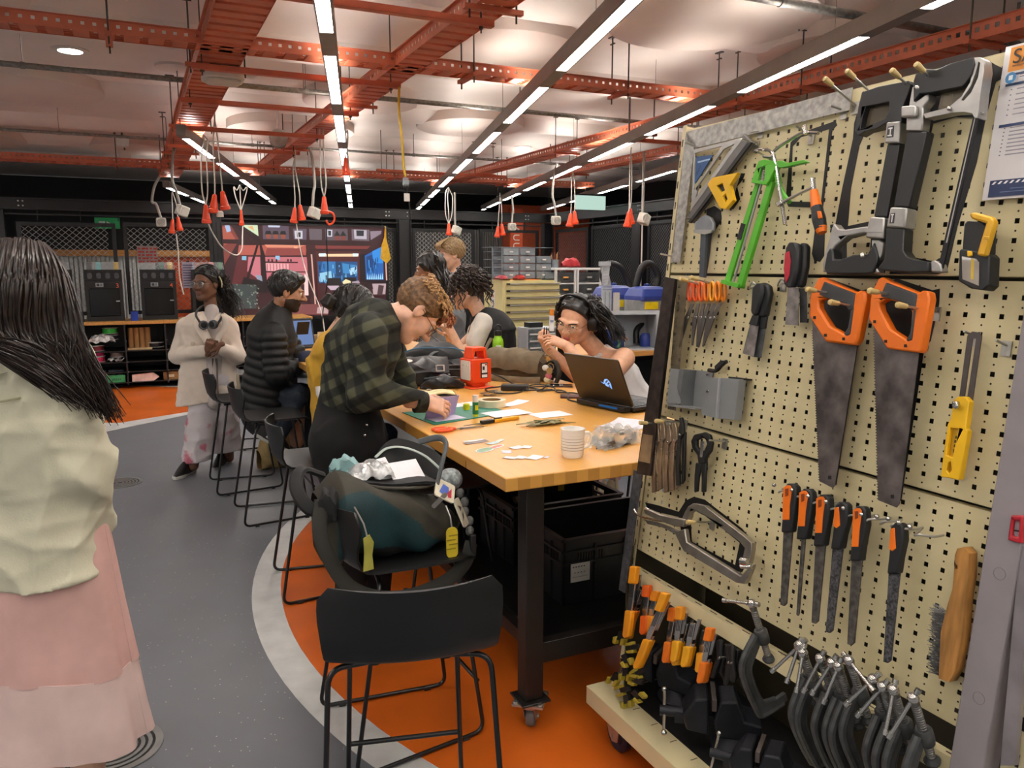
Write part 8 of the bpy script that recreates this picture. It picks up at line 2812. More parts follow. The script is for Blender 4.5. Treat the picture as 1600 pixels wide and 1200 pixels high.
t,org=person('person in long cream coat with headphones round the neck, walking beside the stools',pel)
hc=W(322,443,D)
R=rotm(PI-.34,.04,.0)
f,L=head_patch(hc,R,.98,.005)
nb=W(331,492,D+.02)
neck_to(f,L,nb,.046)
eyes_parent=None
hl=hand_patch(W(325,549,D-.22),(.3,-.25,.75),(.2,-1,.1),.85,.9,1)
hr=hand_patch(W(342,540,D-.2),(-.75,-.3,-.3),(.1,-.9,.5),.85,.8,-1)
leg1=limb([W(318,600,D),W(308,660,D-.05),W(302,728,D-.12)],[.085,.06,.04],.01)
leg2=limb([W(342,600,D),W(352,655,D+.1),W(358,715,D+.25)],[.085,.06,.04],.01)
bd=fobj('body',[f.mesh(),torso_core(pel,W(328,520,D),nb,.13),hl,hr,leg1 .mesh(),leg2 .mesh()],[m_skb,m_lipd],t,org,lips(L,R,hc,.98))
eyes(bd,L,R,.98,org,'20140f')
brows(bd,L,org,m_hairk)
glasses(t,L,org,mat('glasses_silver','a8a49c',.3,.8,var=0))
m_coat=mat('cream_wool','d8cabb',.85,var=.03,scale=9,bump=.1,bscale=350,sheen=.2)
f=field_for([W(268,500,D),W(375,640,D)],.20,.009)
f.cone(W(316,600,D),W(318,520,D),.165,.150,.05,flat=(0,1,0),ff=.72)
f.cone(W(312,634,D),W(316,590,D),.19,.165,.05,flat=(0,1,0),ff=.72)
f.cone(W(346,615,D+.02),W(343,520,D+.02),.12,.125,.05,flat=(0,1,0),ff=.75)
shl,shr=W(289,512,D),W(358,512,D+.04)
f.cone(shl,shr,.060,.060,.08)
f.cone(W(305,503,D),W(344,503,D+.02),.065,.065,.06)
f.cone(shl,W(277,555,D-.02),.062,.060,.03)
f.cone(W(277,556,D-.02),W(318,548,D-.20),.060,.047,.03)
f.cone(shr,W(372,556,D),.062,.060,.03)
f.cone(W(372,557,D),W(348,545,D-.17),.060,.048,.03)
f.wrinkle(.003,30,2.0,d=(.6,.1,.5))
f.cone(W(333,640,D-.25),W(333,560,D-.22),.022,.012,.01,'sub')
f.cone(W(331,505,D-.22),W(329,545,D-.22),.072,.02,.02,'sub')
f.cone(nb+(0,0,-.03),nb+(0,0,.1),.055,.062,.0,'sub')
f.cut(W(320,628,D),(.15,0,-1),0)
ct_=fobj('coat',[f.mesh()],m_coat,t,org)
for(q,x0,x1)in((1,313,322),(-1,349,341)):
 pts=[W(x0+(4 if q>0 else-3),492,D-.05)-org,W(x0-3*q,505,D-.12)-org,W(x1,528,D-.145)-org,W(331 if q>0 else 336,549,D-.14)-org]
 obj('lapel',G().tube(spline(pts,6),[.016+.022*math.sin(PI*i/18)for i in range(19)],8,flat=.35,up=(0,-1,0)),m_coat,ct_)
obj('button',G().lathe([(0,.006),(.014,.005),(.016,0)],14,Matrix.Translation(W(301,537,D-.16)-org)@Matrix.Rotation(PI/2,4,'X')),mat('button_cream','cbbca9',.4),ct_)
m_knit=mat('pale_grey_knit','b9b0ab',.85,var=.04,bump=.2,bscale=200)
f=field_for([W(331,490,D),W(332,620,D)],.2,.01)
f.cone(W(331,520,D-.02),W(334,575,D-.02),.11,.10,.03,flat=(0,1,0),ff=.8)
f.cone(W(331,485,D-.005),W(331,505,D-.01),.052,.07,.03)
f.cone(W(334,575,D-.05),W(334,628,D-.05),.06,.06,.03)
fobj('sweater',[f.mesh()],m_knit,t,org)
obj('skirt_panel',G().grid(lambda a,b:W(331+9*a+2*b,560+66*b,D-.11+.02*math.sin(PI*a))-org,6,10,thick=.004),mat('taupe_cloth','6f5f56',.8),t)
m_leaf=mat('floral_trousers','c6c0c2',.75,var=0)
nt=m_leaf.node_tree
tcn=nt.nodes.new('ShaderNodeTexCoord')
vo=nt.nodes.new('ShaderNodeTexNoise')
vo.inputs['Scale'].default_value=9
vo.inputs['Detail'].default_value=3
rr=nt.nodes.new('ShaderNodeValToRGB')
rr.color_ramp.elements[0].position=.56
rr.color_ramp.elements[0].color=lin('c6c0c2')
rr.color_ramp.elements[1].position=.66
rr.color_ramp.elements[1].color=lin('c06f80')
nt.links.new(tcn.outputs['Object'],vo.inputs['Vector'])
nt.links.new(vo.outputs['Fac'],rr.inputs['Fac'])
nt.links.new(rr.outputs['Color'],nt.nodes['Principled BSDF'].inputs['Base Color'])
f=field_for([W(280,600,D),W(385,730,D)],.15,.01)
f.cone(W(320,590,D),W(309,716,D-.07),.10,.118,.02)
f.cone(W(342,590,D),W(357,706,D+.22),.10,.122,.02)
f.wrinkle(.005,40,5,d=(1,.3,.1))
f.cut(W(310,719,D-.05),(.12,0,-1),0)
fobj('trousers',[f.mesh()],m_leaf,t,org)
shoe('shoe',tuple(W(302,735,6.16)*(1,1,0)),(-.15,-1),m_black,mat('sole_white','c9c7c2',.5),t,org,tilt=0)
shoe('shoe',tuple(W(352,722,6.42)*(1,1,0)+(0,.1,.02)),(-.2,-1),m_black,MATS['sole_white'],t,org,tilt=-.25)
f,L2=cap_hair(hc,R,1.0,.006,.010,.003,4.,.0,-.07,fr=150)
hair=fobj('hair',[f.mesh()],m_hairk,t,org)
fuzz(L2,150,.09,.003,m_hairk,hair,org)
ls=[]
for k in range(260):
 p0=L2(-.05+rp.gauss(0,.02),-.085+rp.gauss(0,.02),.02+rp.gauss(0,.02))
 e=W(rp.gauss(362,9),rp.uniform(468,502),D+.12+rp.gauss(0,.03))
 mid=W(rp.gauss(352,6),rp.uniform(445,462),D+.13+rp.gauss(0,.03))
 ls.append([np.array(p)for p in spline([p0,p0*.5+mid*.5+V3(0,0,.02),mid,mid*.5+e*.5+V3(rp.gauss(.012,.012),0,0),e],3)])
strands('ponytail',ls,.004,m_hairk,hair,org)
obj('hair_clip',G().tube(spline([L2(-.090,-.03,.05)-org,L2(-.098,-.045,.01)-org,L2(-.090,-.05,-.03)-org],4),.006,6),mat('clip_cream','c9bda0',.4),hair)
hp=thing('headphones','black over ear headphones resting round the neck of the cream coat','headphones',Matrix.Translation(org))
for(x,y,yw)in((318,508,.5),(334,507,-.3)):
 p=W(x,y,D-.15)-org
 obj('ear_cup',G().lathe([(0,-.018),(.030,-.016),(.036,0),(.034,.016),(.024,.022),(0,.02)],20,Matrix.Translation(p)@Matrix.Rotation(yw,4,'Z')@Matrix.Rotation(PI/2,4,'X')),m_black,hp)
 obj('ear_pad',G().lathe([(.018,.018),(.028,.028),(.034,.018)],20,Matrix.Translation(p)@Matrix.Rotation(yw,4,'Z')@Matrix.Rotation(PI/2,4,'X')),mat('pad_grey_soft','4d4f52',.6),hp)
obj('band',G().tube(spline([W(313,505,D-.14)-org,W(306,490,D-.05)-org,W(318,478,D+.09)-org,W(340,478,D+.09)-org,W(348,492,D-.04)-org,W(340,506,D-.14)-org]),.009,8),m_black,hp)
D=5.65
pel=W(405,612,D)
t,org=person('person with short black hair and beard in black puffer jacket, seated',pel)
hc=W(449,456,D)
R=rotm(-1.22,.22,0)
f,L=head_patch(hc,R,1.02,.005,1.04,1.05)
nb=W(434,497,D)
neck_to(f,L,nb,.056)
hd1=hand_patch(W(474,568,D-.02),(.85,.2,.05),(0,-.2,1),.95,.6,-1)
arm1=limb([W(452,580,D-.06),W(474,567,D-.02)],[.04,.029],.006)
lg=limb([W(405,620,D),W(462,618,D+.05),W(464,690,D+.05)],[.09,.07,.05],.01)
def beardy(P):
 q=(P-np.array(hc))@R/1.02/HS
 b=(q[:,2]<-.035-.25*np.maximum(0,.03-q[:,1]))&(q[:,2]>-.125)&(q[:,1]>-.01)&(np.linalg.norm(q,axis=1)<.17)
 b|=(np.abs(q[:,0])<.03)&(q[:,1]>.085)&(q[:,2]>-.054)&(q[:,2]<-.042)
 l=(np.abs(q[:,0])<.020)&(q[:,1]>.088)&(q[:,2]<-.056)&(q[:,2]>-.074)
 return np.where(l,1,np.where(b,2,0))*(np.linalg.norm(q,axis=1)<.2)
bd=fobj('body',[f.mesh(),torso_core(pel,W(425,540,D),nb,.13),hd1,arm1 .mesh(),lg.mesh()],[skin('a97a5c',0),m_lipd,mat('beard_black','2a1f19',.7,var=.2,scale=90)],t,org,beardy)
eyes(bd,L,R,1.02,org,'20140f')
brows(bd,L,org,m_hairk)
f,L2=cap_hair(hc,R,1.03,.006,.011,.003,1.,1.0,-.045,fr=200,extra=lambda f,L:(f.cone(L(-.04,.06,.09),L(.04,.06,.09),.035,.035,.03),f.ell(L(0,.0,.10),(.07,.08,.035),R,.03)))
hair=fobj('hair',[f.mesh()],m_hairk,t,org)
fuzz(L2,170,.06,.0028,m_hairk,hair,org,.09)
m_puff=mat('puffer_black','0a0b0d',.62,var=.12,scale=12,bump=.25,bscale=60)
f=field_for([W(368,480,D),W(485,650,D)],.2,.008)
f.cone(W(412,640,D),W(425,520,D),.215,.185,.05,flat=(.9,.43,0),ff=.80,rib=(.016,.062))
f.cone(W(426,522,D),W(432,500,D),.17,.10,.06)
f.cone(W(433,500,D),W(438,482,D),.085,.080,.03)
sh=W(428,522,D-.17)
f.cone(sh,W(432,585,D-.20),.085,.082,.02,rib=(.014,.055))
f.cone(W(432,586,D-.20),W(466,572,D-.06),.080,.055,.02,rib=(.012,.05))
f.cone(W(440,518,D+.17),W(470,560,D+.12),.08,.06,.02,rib=(.014,.055))
f.cone(L(0,-.02,-.07),L(0,.01,-.02),.062,.09,.0,'sub')
fobj('puffer_jacket',[f.mesh()],m_puff,t,org)
m_jean=mat('dark_jeans','1f2936',.8,var=.15,scale=20,bump=.15,bscale=400)
f=field_for([W(395,600,D),W(480,700,D)],.16,.010)
f.cone(W(405,622,D-.05),W(466,618,D-.08),.095,.075,.03)
f.cone(W(466,619,D-.08),W(436,682,D-.15),.072,.055,.03)
f.cone(W(412,618,D+.12),W(472,615,D+.14),.095,.075,.03)
f.cone(W(472,616,D+.14),W(478,700,D+.2),.072,.055,.03)
f.wrinkle(.004,50,2,d=(.3,.2,1))
fobj('jeans',[f.mesh()],m_jean,t,org)
so=MATS['sole_white']
s1=shoe('sneaker',tuple(W(398,681,D-.18)),(.9,.30),m_black,so,t,org,tilt=-.55)
obj('stripe',G().tube([W(416,682,D-.24)-org,W(426,690,D-.24)-org],.006,6),so,s1)
obj('stripe',G().tube([W(423,684,D-.24)-org,W(433,692,D-.24)-org],.006,6),so,s1)
shoe('sneaker',tuple(W(452,706,D+.1)),(.9,.30),m_black,so,t,org,tilt=-.3)
bg2=thing('tote_bag','cream tote bag hanging behind the man in the puffer jacket','bag',at_table(-.42,4.45,.60))
obj('body',G().grid(lambda a,b:(-.13+.26*a,.05*math.sin(2*PI*b)*math.sin(PI*a)**.4,-.02+.24*(.5+.5*math.cos(2*PI*b))*(.75+.25*math.sin(PI*a))),16,18),mat('tote_cream','b9ae93',.8,bump=.2),bg2,angle=80)
obj('strap',G().tube(spline([(-.08,0,.2),(-.05,-.03,.30),(.05,-.03,.30),(.08,0,.2)]),.009,6),m_black,bg2)
bg3=thing('sling_bag','khaki bag standing on the floor behind the sneakers','bag',at_table(-.02,4.35,0,.3))
obj('body',G().grid(blob_bag(.36,.22,.34,1.1),24,22),mat('khaki_bag','9a8355',.8,var=.1,bump=.2),bg3,angle=80)
obj('strap',G().tube(spline([(-.12,-.08,.30),(-.05,-.12,.20),(.05,-.12,.12)]),.010,6),m_black,bg3)
D=4.15
pel=W(515,660,D)
t,org=person('person in mustard yellow top with black hair in a bun, seated behind the plaid shirt',pel)
hc=W(553,491,D+.05)
R=rotm(-1.0,.55,0)
f,L=head_patch(hc,R,1.,.006)
nb=W(525,524,D+.02)
neck_to(f,L,nb,.050)
fobj('body',[f.mesh(),torso_core(pel,W(520,590,D),nb,.13),limb([W(545,560,D+.2),W(600,610,D+.25),W(625,590,D+.3)],[.04,.04,.03],.01).mesh()],[m_sklt,m_lip],t,org,lips(L,R,hc))
f,L2=cap_hair(hc,R,1.03,.006,.013,.003,3.,.8,-.055,fr=170)
hair=fobj('hair',[f.mesh()],m_hairk,t,org)
f=Field(W(511,480,D)-.1,W(511,480,D)+.1,.006)
bc=L2(0,-.135,-.01)
f.ell(bc,(.042,.036,.040))
f.cone(L2(0,-.10,.0),bc,.03,.03,.02)
f.wrinkle(.005,120,2,d=(.4,.6,.7))
fuzz(L2,170,.09,.003,m_hairk,hair,org)
fobj('bun',[f.mesh()],m_hairk,hair,org)
strands('loose_strands',[[np.array(p)for p in spline([L2(.03+.02*i,-.09,.0),L2(.035+.02*i,-.10,-.05),L2(.05+.015*i,-.09,-.085)],4)]for i in range(-3,3)],.003,m_hairk,hair,org)
m_must=mat('mustard_cotton','c79a2c',.8,var=.06,scale=8,bump=.15,bscale=250)
f=field_for([W(489,510,D),W(609,700,D)],.18,.009)
f.cone(W(529,665,D),W(529,570,D),.150,.155,.05,flat=(0,1,0),ff=.8)
f.cone(W(529,572,D),W(533,535,D),.15,.09,.08)
f.cone(W(514,545,D-.08),W(557,545,D+.18),.07,.07,.06)
f.cone(W(517,548,D-.12),W(529,620,D-.12),.062,.055,.03)
f.cone(W(561,550,D+.2),W(599,605,D+.24),.062,.05,.03)
f.wrinkle(.006,28,7,d=(.9,.2,.3))
f.cone(nb+(0,0,-.02),nb+(.05,0,.10),.052,.062,0,'sub')
f.cut(W(509,683,D),(.25,0,-1),0)
fobj('yellow_top',[f.mesh()],m_must,t,org)
f=field_for([W(495,640,D),W(600,880,D)],.16,.011)
f.cone(W(512,676,D-.08),W(585,690,D),.09,.07,.03)
f.cone(W(585,692,D),W(588,800,D),.07,.05,.03)
f.cone(W(520,672,D+.1),W(600,680,D+.2),.09,.07,.03)
f.cone(W(600,682,D+.2),W(602,780,D+.2),.07,.05,.03)
f.wrinkle(.004,50,2,d=(.3,.2,1))
fobj('jeans',[f.mesh()],mat('blue_jeans','2a3b55',.8,var=.15,scale=20,bump=.15,bscale=400),t,org)
obj('white_cuff',G().tube([W(497,604,D-.19)-org,W(498,616,D-.20)-org,W(505,627,D-.19)-org],.014,8),m_white,t)
D=3.35
pel=W(547,668,D)
t,org=person('person with curly ginger blond hair in dark green plaid shirt, leaning over the table',pel)
hc=W(651,486,D+.10)
R=rotm(-1.15,1.02,0)
f,L=head_patch(hc,R,1.0,.0042,.96,1.05)
nb=W(588,496,D+.06)
neck_to(f,L,nb,.052)
hd1=hand_patch(W(661,628,D-.02),(.95,.25,-.28),(.05,-.75,.65),.98,.5,-1,curls=(.45,.5,.55,.6))
hd2=hand_patch(W(648,622,D+.28),(.9,-.1,-.2),(0,-.2,1),.95,.6,1)
arms=limb([W(640,625,D-.03),W(662,628,D-.02)],[.036,.029],.005).mesh()
bd=fobj('body',[f.mesh(),torso_core(pel,W(560,560,D),nb,.13),hd1,hd2,arms],[skin('dfae93',0),m_lip],t,org,lips(L,R,hc))
eyes(bd,L,R,1.,org,'4a5a60')
brows(bd,L,org,mat('hair_ginger','8a5a34',.5,var=.25,scale=80))
glasses(t,L,org,mat('glasses_dark','2a2624',.3,.5,var=0))
m_ging=mat('hair_blond_top','9a7348',.5,var=.3,scale=70,hex2='c79d68')
f,L2=cap_hair(hc,R,1.02,.0055,.008,.0035,6.,.7,-.055,fr=160)
hair=fobj('hair',[f.mesh()],mat('hair_short_brown','6e4f30',.55,var=.25,scale=80),t,org)
for nm,mm,n0,zone in(('top_curls',m_ging,260,(.2,1.)),('front_curls',mat('hair_copper','a5603a',.5,var=.25,scale=70),130,(-.3,.2))):
 ls=[]
 for k in range(n0):
  th=rp.uniform(-1.3,1.3)
  if nm=='top_curls':
   p0=L2(.072*math.sin(th),rp.uniform(-.085,.06),.045+.075*math.cos(th))
  else:
   p0=L2(.062*math.sin(th),rp.uniform(.055,.105),.045+.065*math.cos(th)*rp.uniform(.4,1))
  n_=p0-L2(0,0,0)
  n_/=np.linalg.norm(n_)
  a_=np.cross(n_,R[:,0]+.3*R[:,1])
  a_/=np.linalg.norm(a_)
  b_=np.cross(n_,a_)
  q0=rp.uniform(0,6)
  ls.append([p0+n_*(.006+.010*i/8)+(a_*math.cos(q0+i*.75)+b_*math.sin(q0+i*.75))*(.009+.002*i/8)+b_*(i*.0012)for i in range(9)])
 strands(nm,ls,.0036,mm,hair,org)
def plaid_mat():
 m=mat('green_plaid','2b2d20',.85,var=0)
 nt=m.node_tree
 b=nt.nodes['Principled BSDF']
 tc=nt.nodes.new('ShaderNodeTexCoord')
 mp=nt.nodes.new('ShaderNodeMapping')
 mp.inputs['Rotation'].default_value=(.1,.42,.5)
 nt.links.new(tc.outputs['Object'],mp.inputs['Vector'])
 sx=nt.nodes.new('ShaderNodeSeparateXYZ')
 nt.links.new(mp.outputs['Vector'],sx.inputs[0])
 def band(o,per,ph=0.):
  a=nt.nodes.new('ShaderNodeMath')
  a.operation='MULTIPLY_ADD'
  a.inputs[1].default_value=1/per
  a.inputs[2].default_value=ph
  nt.links.new(o,a.inputs[0])
  fr=nt.nodes.new('ShaderNodeMath')
  fr.operation='PINGPONG'
  fr.inputs[1].default_value=.5
  nt.links.new(a.outputs[0],fr.inputs[0])
  r=nt.nodes.new('ShaderNodeMapRange')
  r.inputs[1].default_value=.21
  r.inputs[2].default_value=.29
  nt.links.new(fr.outputs[0],r.inputs[0])
  return r.outputs[0]
 h1,v1=band(sx.outputs[2],.072),band(sx.outputs[0],.072)
 ad=nt.nodes.new('ShaderNodeMath')
 ad.operation='ADD'
 nt.links.new(h1,ad.inputs[0])
 nt.links.new(v1,ad.inputs[1])
 hv=nt.nodes.new('ShaderNodeMath')
 hv.operation='MULTIPLY'
 hv.inputs[1].default_value=.5
 nt.links.new(ad.outputs[0],hv.inputs[0])
 r=nt.nodes.new('ShaderNodeValToRGB')
 r.color_ramp.elements[0].color=lin('0d0e0a')
 r.color_ramp.elements[1].color=lin('494a36')
 e=r.color_ramp.elements.new(.5)
 e.color=lin('24261d')
 nt.links.new(hv.outputs[0],r.inputs['Fac'])
 nt.links.new(r.outputs['Color'],b.inputs['Base Color'])
 return m
m_plaid=plaid_mat()
f=field_for([W(492,470,D),W(680,660,D)],.16,.007)
f.cone(W(547,628,D),W(566,548,D),.148,.152,.05,flat=(.4,.9,0),ff=.85)
f.cone(W(566,547,D),W(582,508,D+.02),.145,.11,.06)
f.cone(W(582,508,D+.02),nb+(.02,0,-.01),.10,.072,.05)
sh=W(574,524,D-.14)
f.cone(sh,W(572,612,D-.17),.086,.080,.04)
f.cone(W(572,614,D-.17),W(655,626,D-.03),.080,.050,.035)
f.cone(W(598,515,D+.2),W(622,590,D+.28),.075,.07,.05)
f.cone(W(622,592,D+.28),W(645,620,D+.28),.065,.05,.03)
f.wrinkle(.0055,36,3,d=(.7,.1,.6))
f.cone(nb+(.0,0,-.01),nb+(.10,.05,.05),.050,.058,0,'sub')
f.cut(W(545,641,D),(.18,0,-1),.01)
ps=fobj('plaid_shirt',[f.mesh()],m_plaid,t,org)
cp=[nb+V3(.066*math.cos(a)+.010,.066*math.sin(a),.012-.045*math.cos(a))-org for a in np.linspace(0,2*PI,21)]
obj('collar',G().tube([Vector(p)for p in cp[:-1]],.015,8,closed=True),m_plaid,ps)
obj('undershirt_collar',G().tube([Vector(p)+Vector((.012,0,.010))for p in cp[:-1]],.010,6,closed=True),m_white,t)
obj('cuff',G().tube([W(650,627,D-.035)-org,W(665,629,D-.015)-org],[.050,.044],14),m_plaid,ps)
m_blkt=mat('black_trousers','060607',.85,var=.2,scale=14,bump=.15,bscale=300)
f=field_for([W(495,610,D),W(610,990,D)],.14,.010)
f.cone(W(545,636,D),W(545,690,D),.142,.175,.05,flat=(.4,.9,0),ff=.85)
f.cone(W(530,690,D-.07),W(548,820,D-.05),.125,.085,.05)
f.cone(W(548,820,D-.05),W(548,955,D-.02),.085,.060,.03)
f.cone(W(562,690,D+.08),W(590,810,D+.1),.12,.085,.05)
f.cone(W(590,810,D+.1),W(590,935,D+.12),.085,.060,.03)
f.wrinkle(.003,40,3,d=(.3,.2,1))
tr=fobj('trousers',[f.mesh()],m_blkt,t,org)
for(x,y)in((573,664),(570,680)):
 obj('button',G().ball(tuple(W(x,y,D-.155)-org),.006,8,6),m_chr,tr)
shoe('shoe',tuple(W(545,985,D-.05)*(1,1,0)),(.9,.4),m_black,m_black,t,org)
shoe('shoe',tuple(W(588,960,D+.1)*(1,1,0)),(.9,.4),m_black,m_black,t,org)
ph=thing('smartphone','tan cased phone in the hand of the person leaning in plaid','phone',Matrix.Translation(W(612,520,D+.3)))
obj('case',G().prism(rrect(.07,.14,.01),-.005,.005,Matrix.Rotation(.4,4,'Z')@FACE_U),mat('phone_tan','8c6a3a',.5),ph)
obj('screen',G().prism(rrect(.062,.13,.008),.005,.0055,Matrix.Rotation(.4,4,'Z')@FACE_U),emitter('phone_glow','b9b4d6',.5),ph)
ph.rotation_euler=(0,-.4,0)
D=6.55
pel=W(700,560,D)
t,org=person('person with long wavy black hair in grey sweater, standing behind the table',pel)
hc=W(671,421,D)
R=rotm(1.35,.15,0)
f,L=head_patch(hc,R,1.,.006)
nb=W(684,462,D)
neck_to(f,L,nb,.048)
bd=fobj('body',[f.mesh(),torso_core(pel,W(698,500,D),nb,.13),limb([W(692,560,D),W(692,690,D)],[.08,.05],.012).mesh(),limb([W(712,560,D),W(712,690,D)],[.08,.05],.012).mesh(),hand_patch(W(668,540,D-.1),(-.8,-.2,-.2),(0,-.2,1),.95,.5,1)],[m_skd,m_lipd],t,org,lips(L,R,hc))
eyes(bd,L,R,1.,org,'20140f')
brows(bd,L,org,m_hairk)
f,L2=cap_hair(hc,R,1.03,.007,.014,.006,2.2,.6,-.08,fr=90)
hair=fobj('hair',[f.mesh()],m_hairk,t,org)
ls=[]
for k in range(130):
 p0=L2(rp.uniform(-.08,.08),rp.uniform(-.11,-.02),rp.uniform(.0,.10))
 e=W(rp.gauss(704,9),rp.uniform(450,488),D+rp.gauss(-.02,.06))
 mid=W(rp.gauss(692,7),rp.uniform(425,445),D+rp.gauss(0,.06))
 ls.append([np.array(p)for p in spline([p0,mid,mid*.5+e*.5+V3(rp.gauss(0,.02),rp.gauss(0,.02),0),e],4)])
strands('wavy_strands',ls,.009,m_hairk,hair,org)
m_grey=mat('grey_knit','6f7274',.85,var=.06,bump=.2,bscale=220)
f=field_for([W(655,460,D),W(735,590,D)],.2,.010)
f.cone(W(700,575,D),W(698,495,D),.150,.150,.05)
f.cone(W(698,496,D),W(688,472,D),.14,.07,.07)
f.cone(W(692,486,D-.17),W(695,540,D-.20),.068,.06,.03)
f.cone(W(695,541,D-.20),W(670,541,D-.12),.058,.045,.03)
f.cone(W(706,486,D+.17),W(712,540,D+.2),.068,.06,.03)
f.wrinkle(.005,36,4,d=(.6,.1,.6))
fobj('sweater',[f.mesh()],m_grey,t,org)
f=field_for([W(680,560,D),W(725,700,D)],.14,.012)
f.cone(W(692,560,D),W(692,690,D),.095,.06,.03)
f.cone(W(712,560,D),W(712,690,D),.095,.06,.03)
fobj('trousers',[f.mesh()],m_blkt,t,org)
shoe('shoe',tuple(W(690,705,D)*(1,1,0)),(-.9,-.3),m_black,m_black,t,org)
shoe('shoe',tuple(W(712,705,D)*(1,1,0)),(-.9,-.3),m_black,m_black,t,org)
D=7.2
pel=W(722,540,D)
t,org=person('person with straight blond fringe in black hooded top, tallest, standing at the back',pel)
hc=W(704,398,D)
R=rotm(PI*.62,.18,0)
f,L=head_patch(hc,R,1.02,.006)
nb=W(714,434,D)
neck_to(f,L,nb,.053)
bd=fobj('body',[f.mesh(),torso_core(pel,W(720,480,D),nb,.14),limb([W(712,540,D),W(712,680,D)],[.08,.05],.012).mesh(),limb([W(732,540,D),W(732,680,D)],[.08,.05],.012).mesh(),hand_patch(W(690,520,D-.1),(-.8,-.2,-.2),(0,-.2,1),.95,.5,1)],[skin('d3a58a',0),m_lip],t,org,lips(L,R,hc,1.02))
eyes(bd,L,R,1.02,org,'3a4a52')
m_blond=mat('hair_blond','7d6444',.5,var=.25,scale=70,hex2='a58a62')
brows(bd,L,org,m_blond)
f,L2=cap_hair(hc,R,1.03,.006,.016,.004,3.3,.2,-.03,fr=150,extra=lambda f,L:f.cone(L(-.05,.075,.055),L(.05,.075,.055),.030,.030,.02))
hair=fobj('hair',[f.mesh()],m_blond,t,org)
fuzz(L2,150,.07,.003,m_blond,hair,org,.08)
ls=[]
for k in range(60):
 x=rp.uniform(-.07,.07)
 p0=L2(x*.6,.02,.125)
 ls.append([np.array(p)for p in spline([p0,L2(x*.95,.085,.095),L2(x*1.05,.108-abs(x)*.3,.055+rp.uniform(-.01,.01))],4)])
strands('fringe',ls,.006,m_blond,hair,org)
m_hood=mat('black_hoodie','101216',.85,var=.12,scale=12,bump=.2,bscale=250)
f=field_for([W(680,425,D),W(760,600,D)],.22,.011)
f.cone(W(722,570,D),W(721,462,D),.165,.165,.05)
f.cone(W(721,463,D),W(716,440,D),.15,.085,.07)
f.cone(W(700,455,D-.1),W(742,455,D+.12),.085,.085,.06)
f.cone(W(702,458,D-.14),W(700,525,D-.16),.072,.062,.03)
f.cone(W(744,458,D+.12),W(748,530,D+.12),.072,.062,.03)
f.ell(W(728,438,D+.06),(.12,.10,.06),None,.04)
f.wrinkle(.006,30,4,d=(.6,.1,.6))
fobj('hoodie',[f.mesh()],m_hood,t,org)
f=field_for([W(700,540,D),W(745,690,D)],.14,.012)
f.cone(W(712,540,D),W(712,680,D),.095,.06,.03)
f.cone(W(732,540,D),W(732,680,D),.095,.06,.03)
fobj('trousers',[f.mesh()],m_blkt,t,org)
shoe('shoe',tuple(W(708,692,D)*(1,1,0)),(-.9,-.4),m_black,m_black,t,org)
shoe('shoe',tuple(W(734,692,D)*(1,1,0)),(-.9,-.4),m_black,m_black,t,org)
D=5.55
pel=W(775,590,D+.05)
t,org=person('person with dark curly hair in black vest over white T-shirt, seated',pel)
hc=W(728,452,D)
R=rotm(1.42,.22,0)
f,L=head_patch(hc,R,1.,.005,.95,1.08)
nb=W(752,495,D)
neck_to(f,L,nb,.050)
el=W(722,556,D-.20)
wr=W(702,512,D-.22)
arm=limb([W(754,508,D-.15),W(742,536,D-.20),el,wr],[.04,.042,.040,.027],.006)
hd1=hand_patch(wr,(-.25,.0,.9),(.6,-.6,.3),.95,.55,1)
arm2=limb([W(745,520,D+.18),W(712,550,D+.12),W(700,520,D)],[.045,.04,.028],.008)
hd2=hand_patch(W(700,522,D),(-.3,-.3,.5),(.3,-.3,.8),.95,.6,-1)
bd=fobj('body',[f.mesh(),torso_core(pel,W(768,540,D),nb,.13),arm.mesh(),hd1,arm2 .mesh(),hd2],[m_sklt,m_lip],t,org,lips(L,R,hc))
eyes(bd,L,R,1.,org,'2a1d14')
brows(bd,L,org,m_hairb)
m_curl=mat('hair_curly_brown','2b1e17',.5,var=.3,scale=60)
f,L2=cap_hair(hc,R,1.04,.007,.022,.007,5.2,.5,-.09,fr=70)
hair=fobj('hair',[f.mesh()],m_curl,t,org)
ls=[]
for k in range(210):
 th=rp.uniform(-2.3,2.3)
 ph_=rp.uniform(-.2,1.4)
 p0=L2(.095*math.sin(th)*math.cos(ph_),-.02-.108*math.cos(th)*math.cos(ph_),.04+.10*math.sin(ph_))
 out_=p0-L2(0,-.02,.02)
 out_/=np.linalg.norm(out_)
 Ln=rp.uniform(.09,.21)
 q0=rp.uniform(0,6)
 l=[]
 for i in range(16):
  s_=i/15
  c_=p0+out_*(.03*math.sin(PI*min(1,s_*.7))+.03*s_)+V3(0,0,-Ln*s_**1.3)
  l.append(c_+V3(math.cos(q0+i*1.1),math.sin(q0+i*1.1),.3*math.sin(i))*.011)
 ls.append(l)
strands('curls',ls,.0062,m_curl,hair,org)
f=field_for([W(720,490,D),W(800,610,D)],.18,.009)
f.cone(W(778,600,D),W(768,520,D),.160,.160,.05)
f.cone(W(768,521,D),W(756,500,D),.15,.085,.07)
f.wrinkle(.005,34,3,d=(.5,.1,.7))
f.cone(nb+(0,0,-.01),nb+(-.05,0,.09),.052,.06,0,'sub')
f.cone(W(752,500,D-.17),W(742,540,D-.2),.074,.07,.0,'sub')
fobj('vest',[f.mesh()],mat('black_vest','0b0b0d',.8,var=.15,bump=.2,bscale=200),t,org)
m_tee=mat('white_tee','c9c3b8',.85,var=.04,bump=.15,bscale=250)
f=field_for([W(725,490,D),W(800,600,D)],.16,.009)
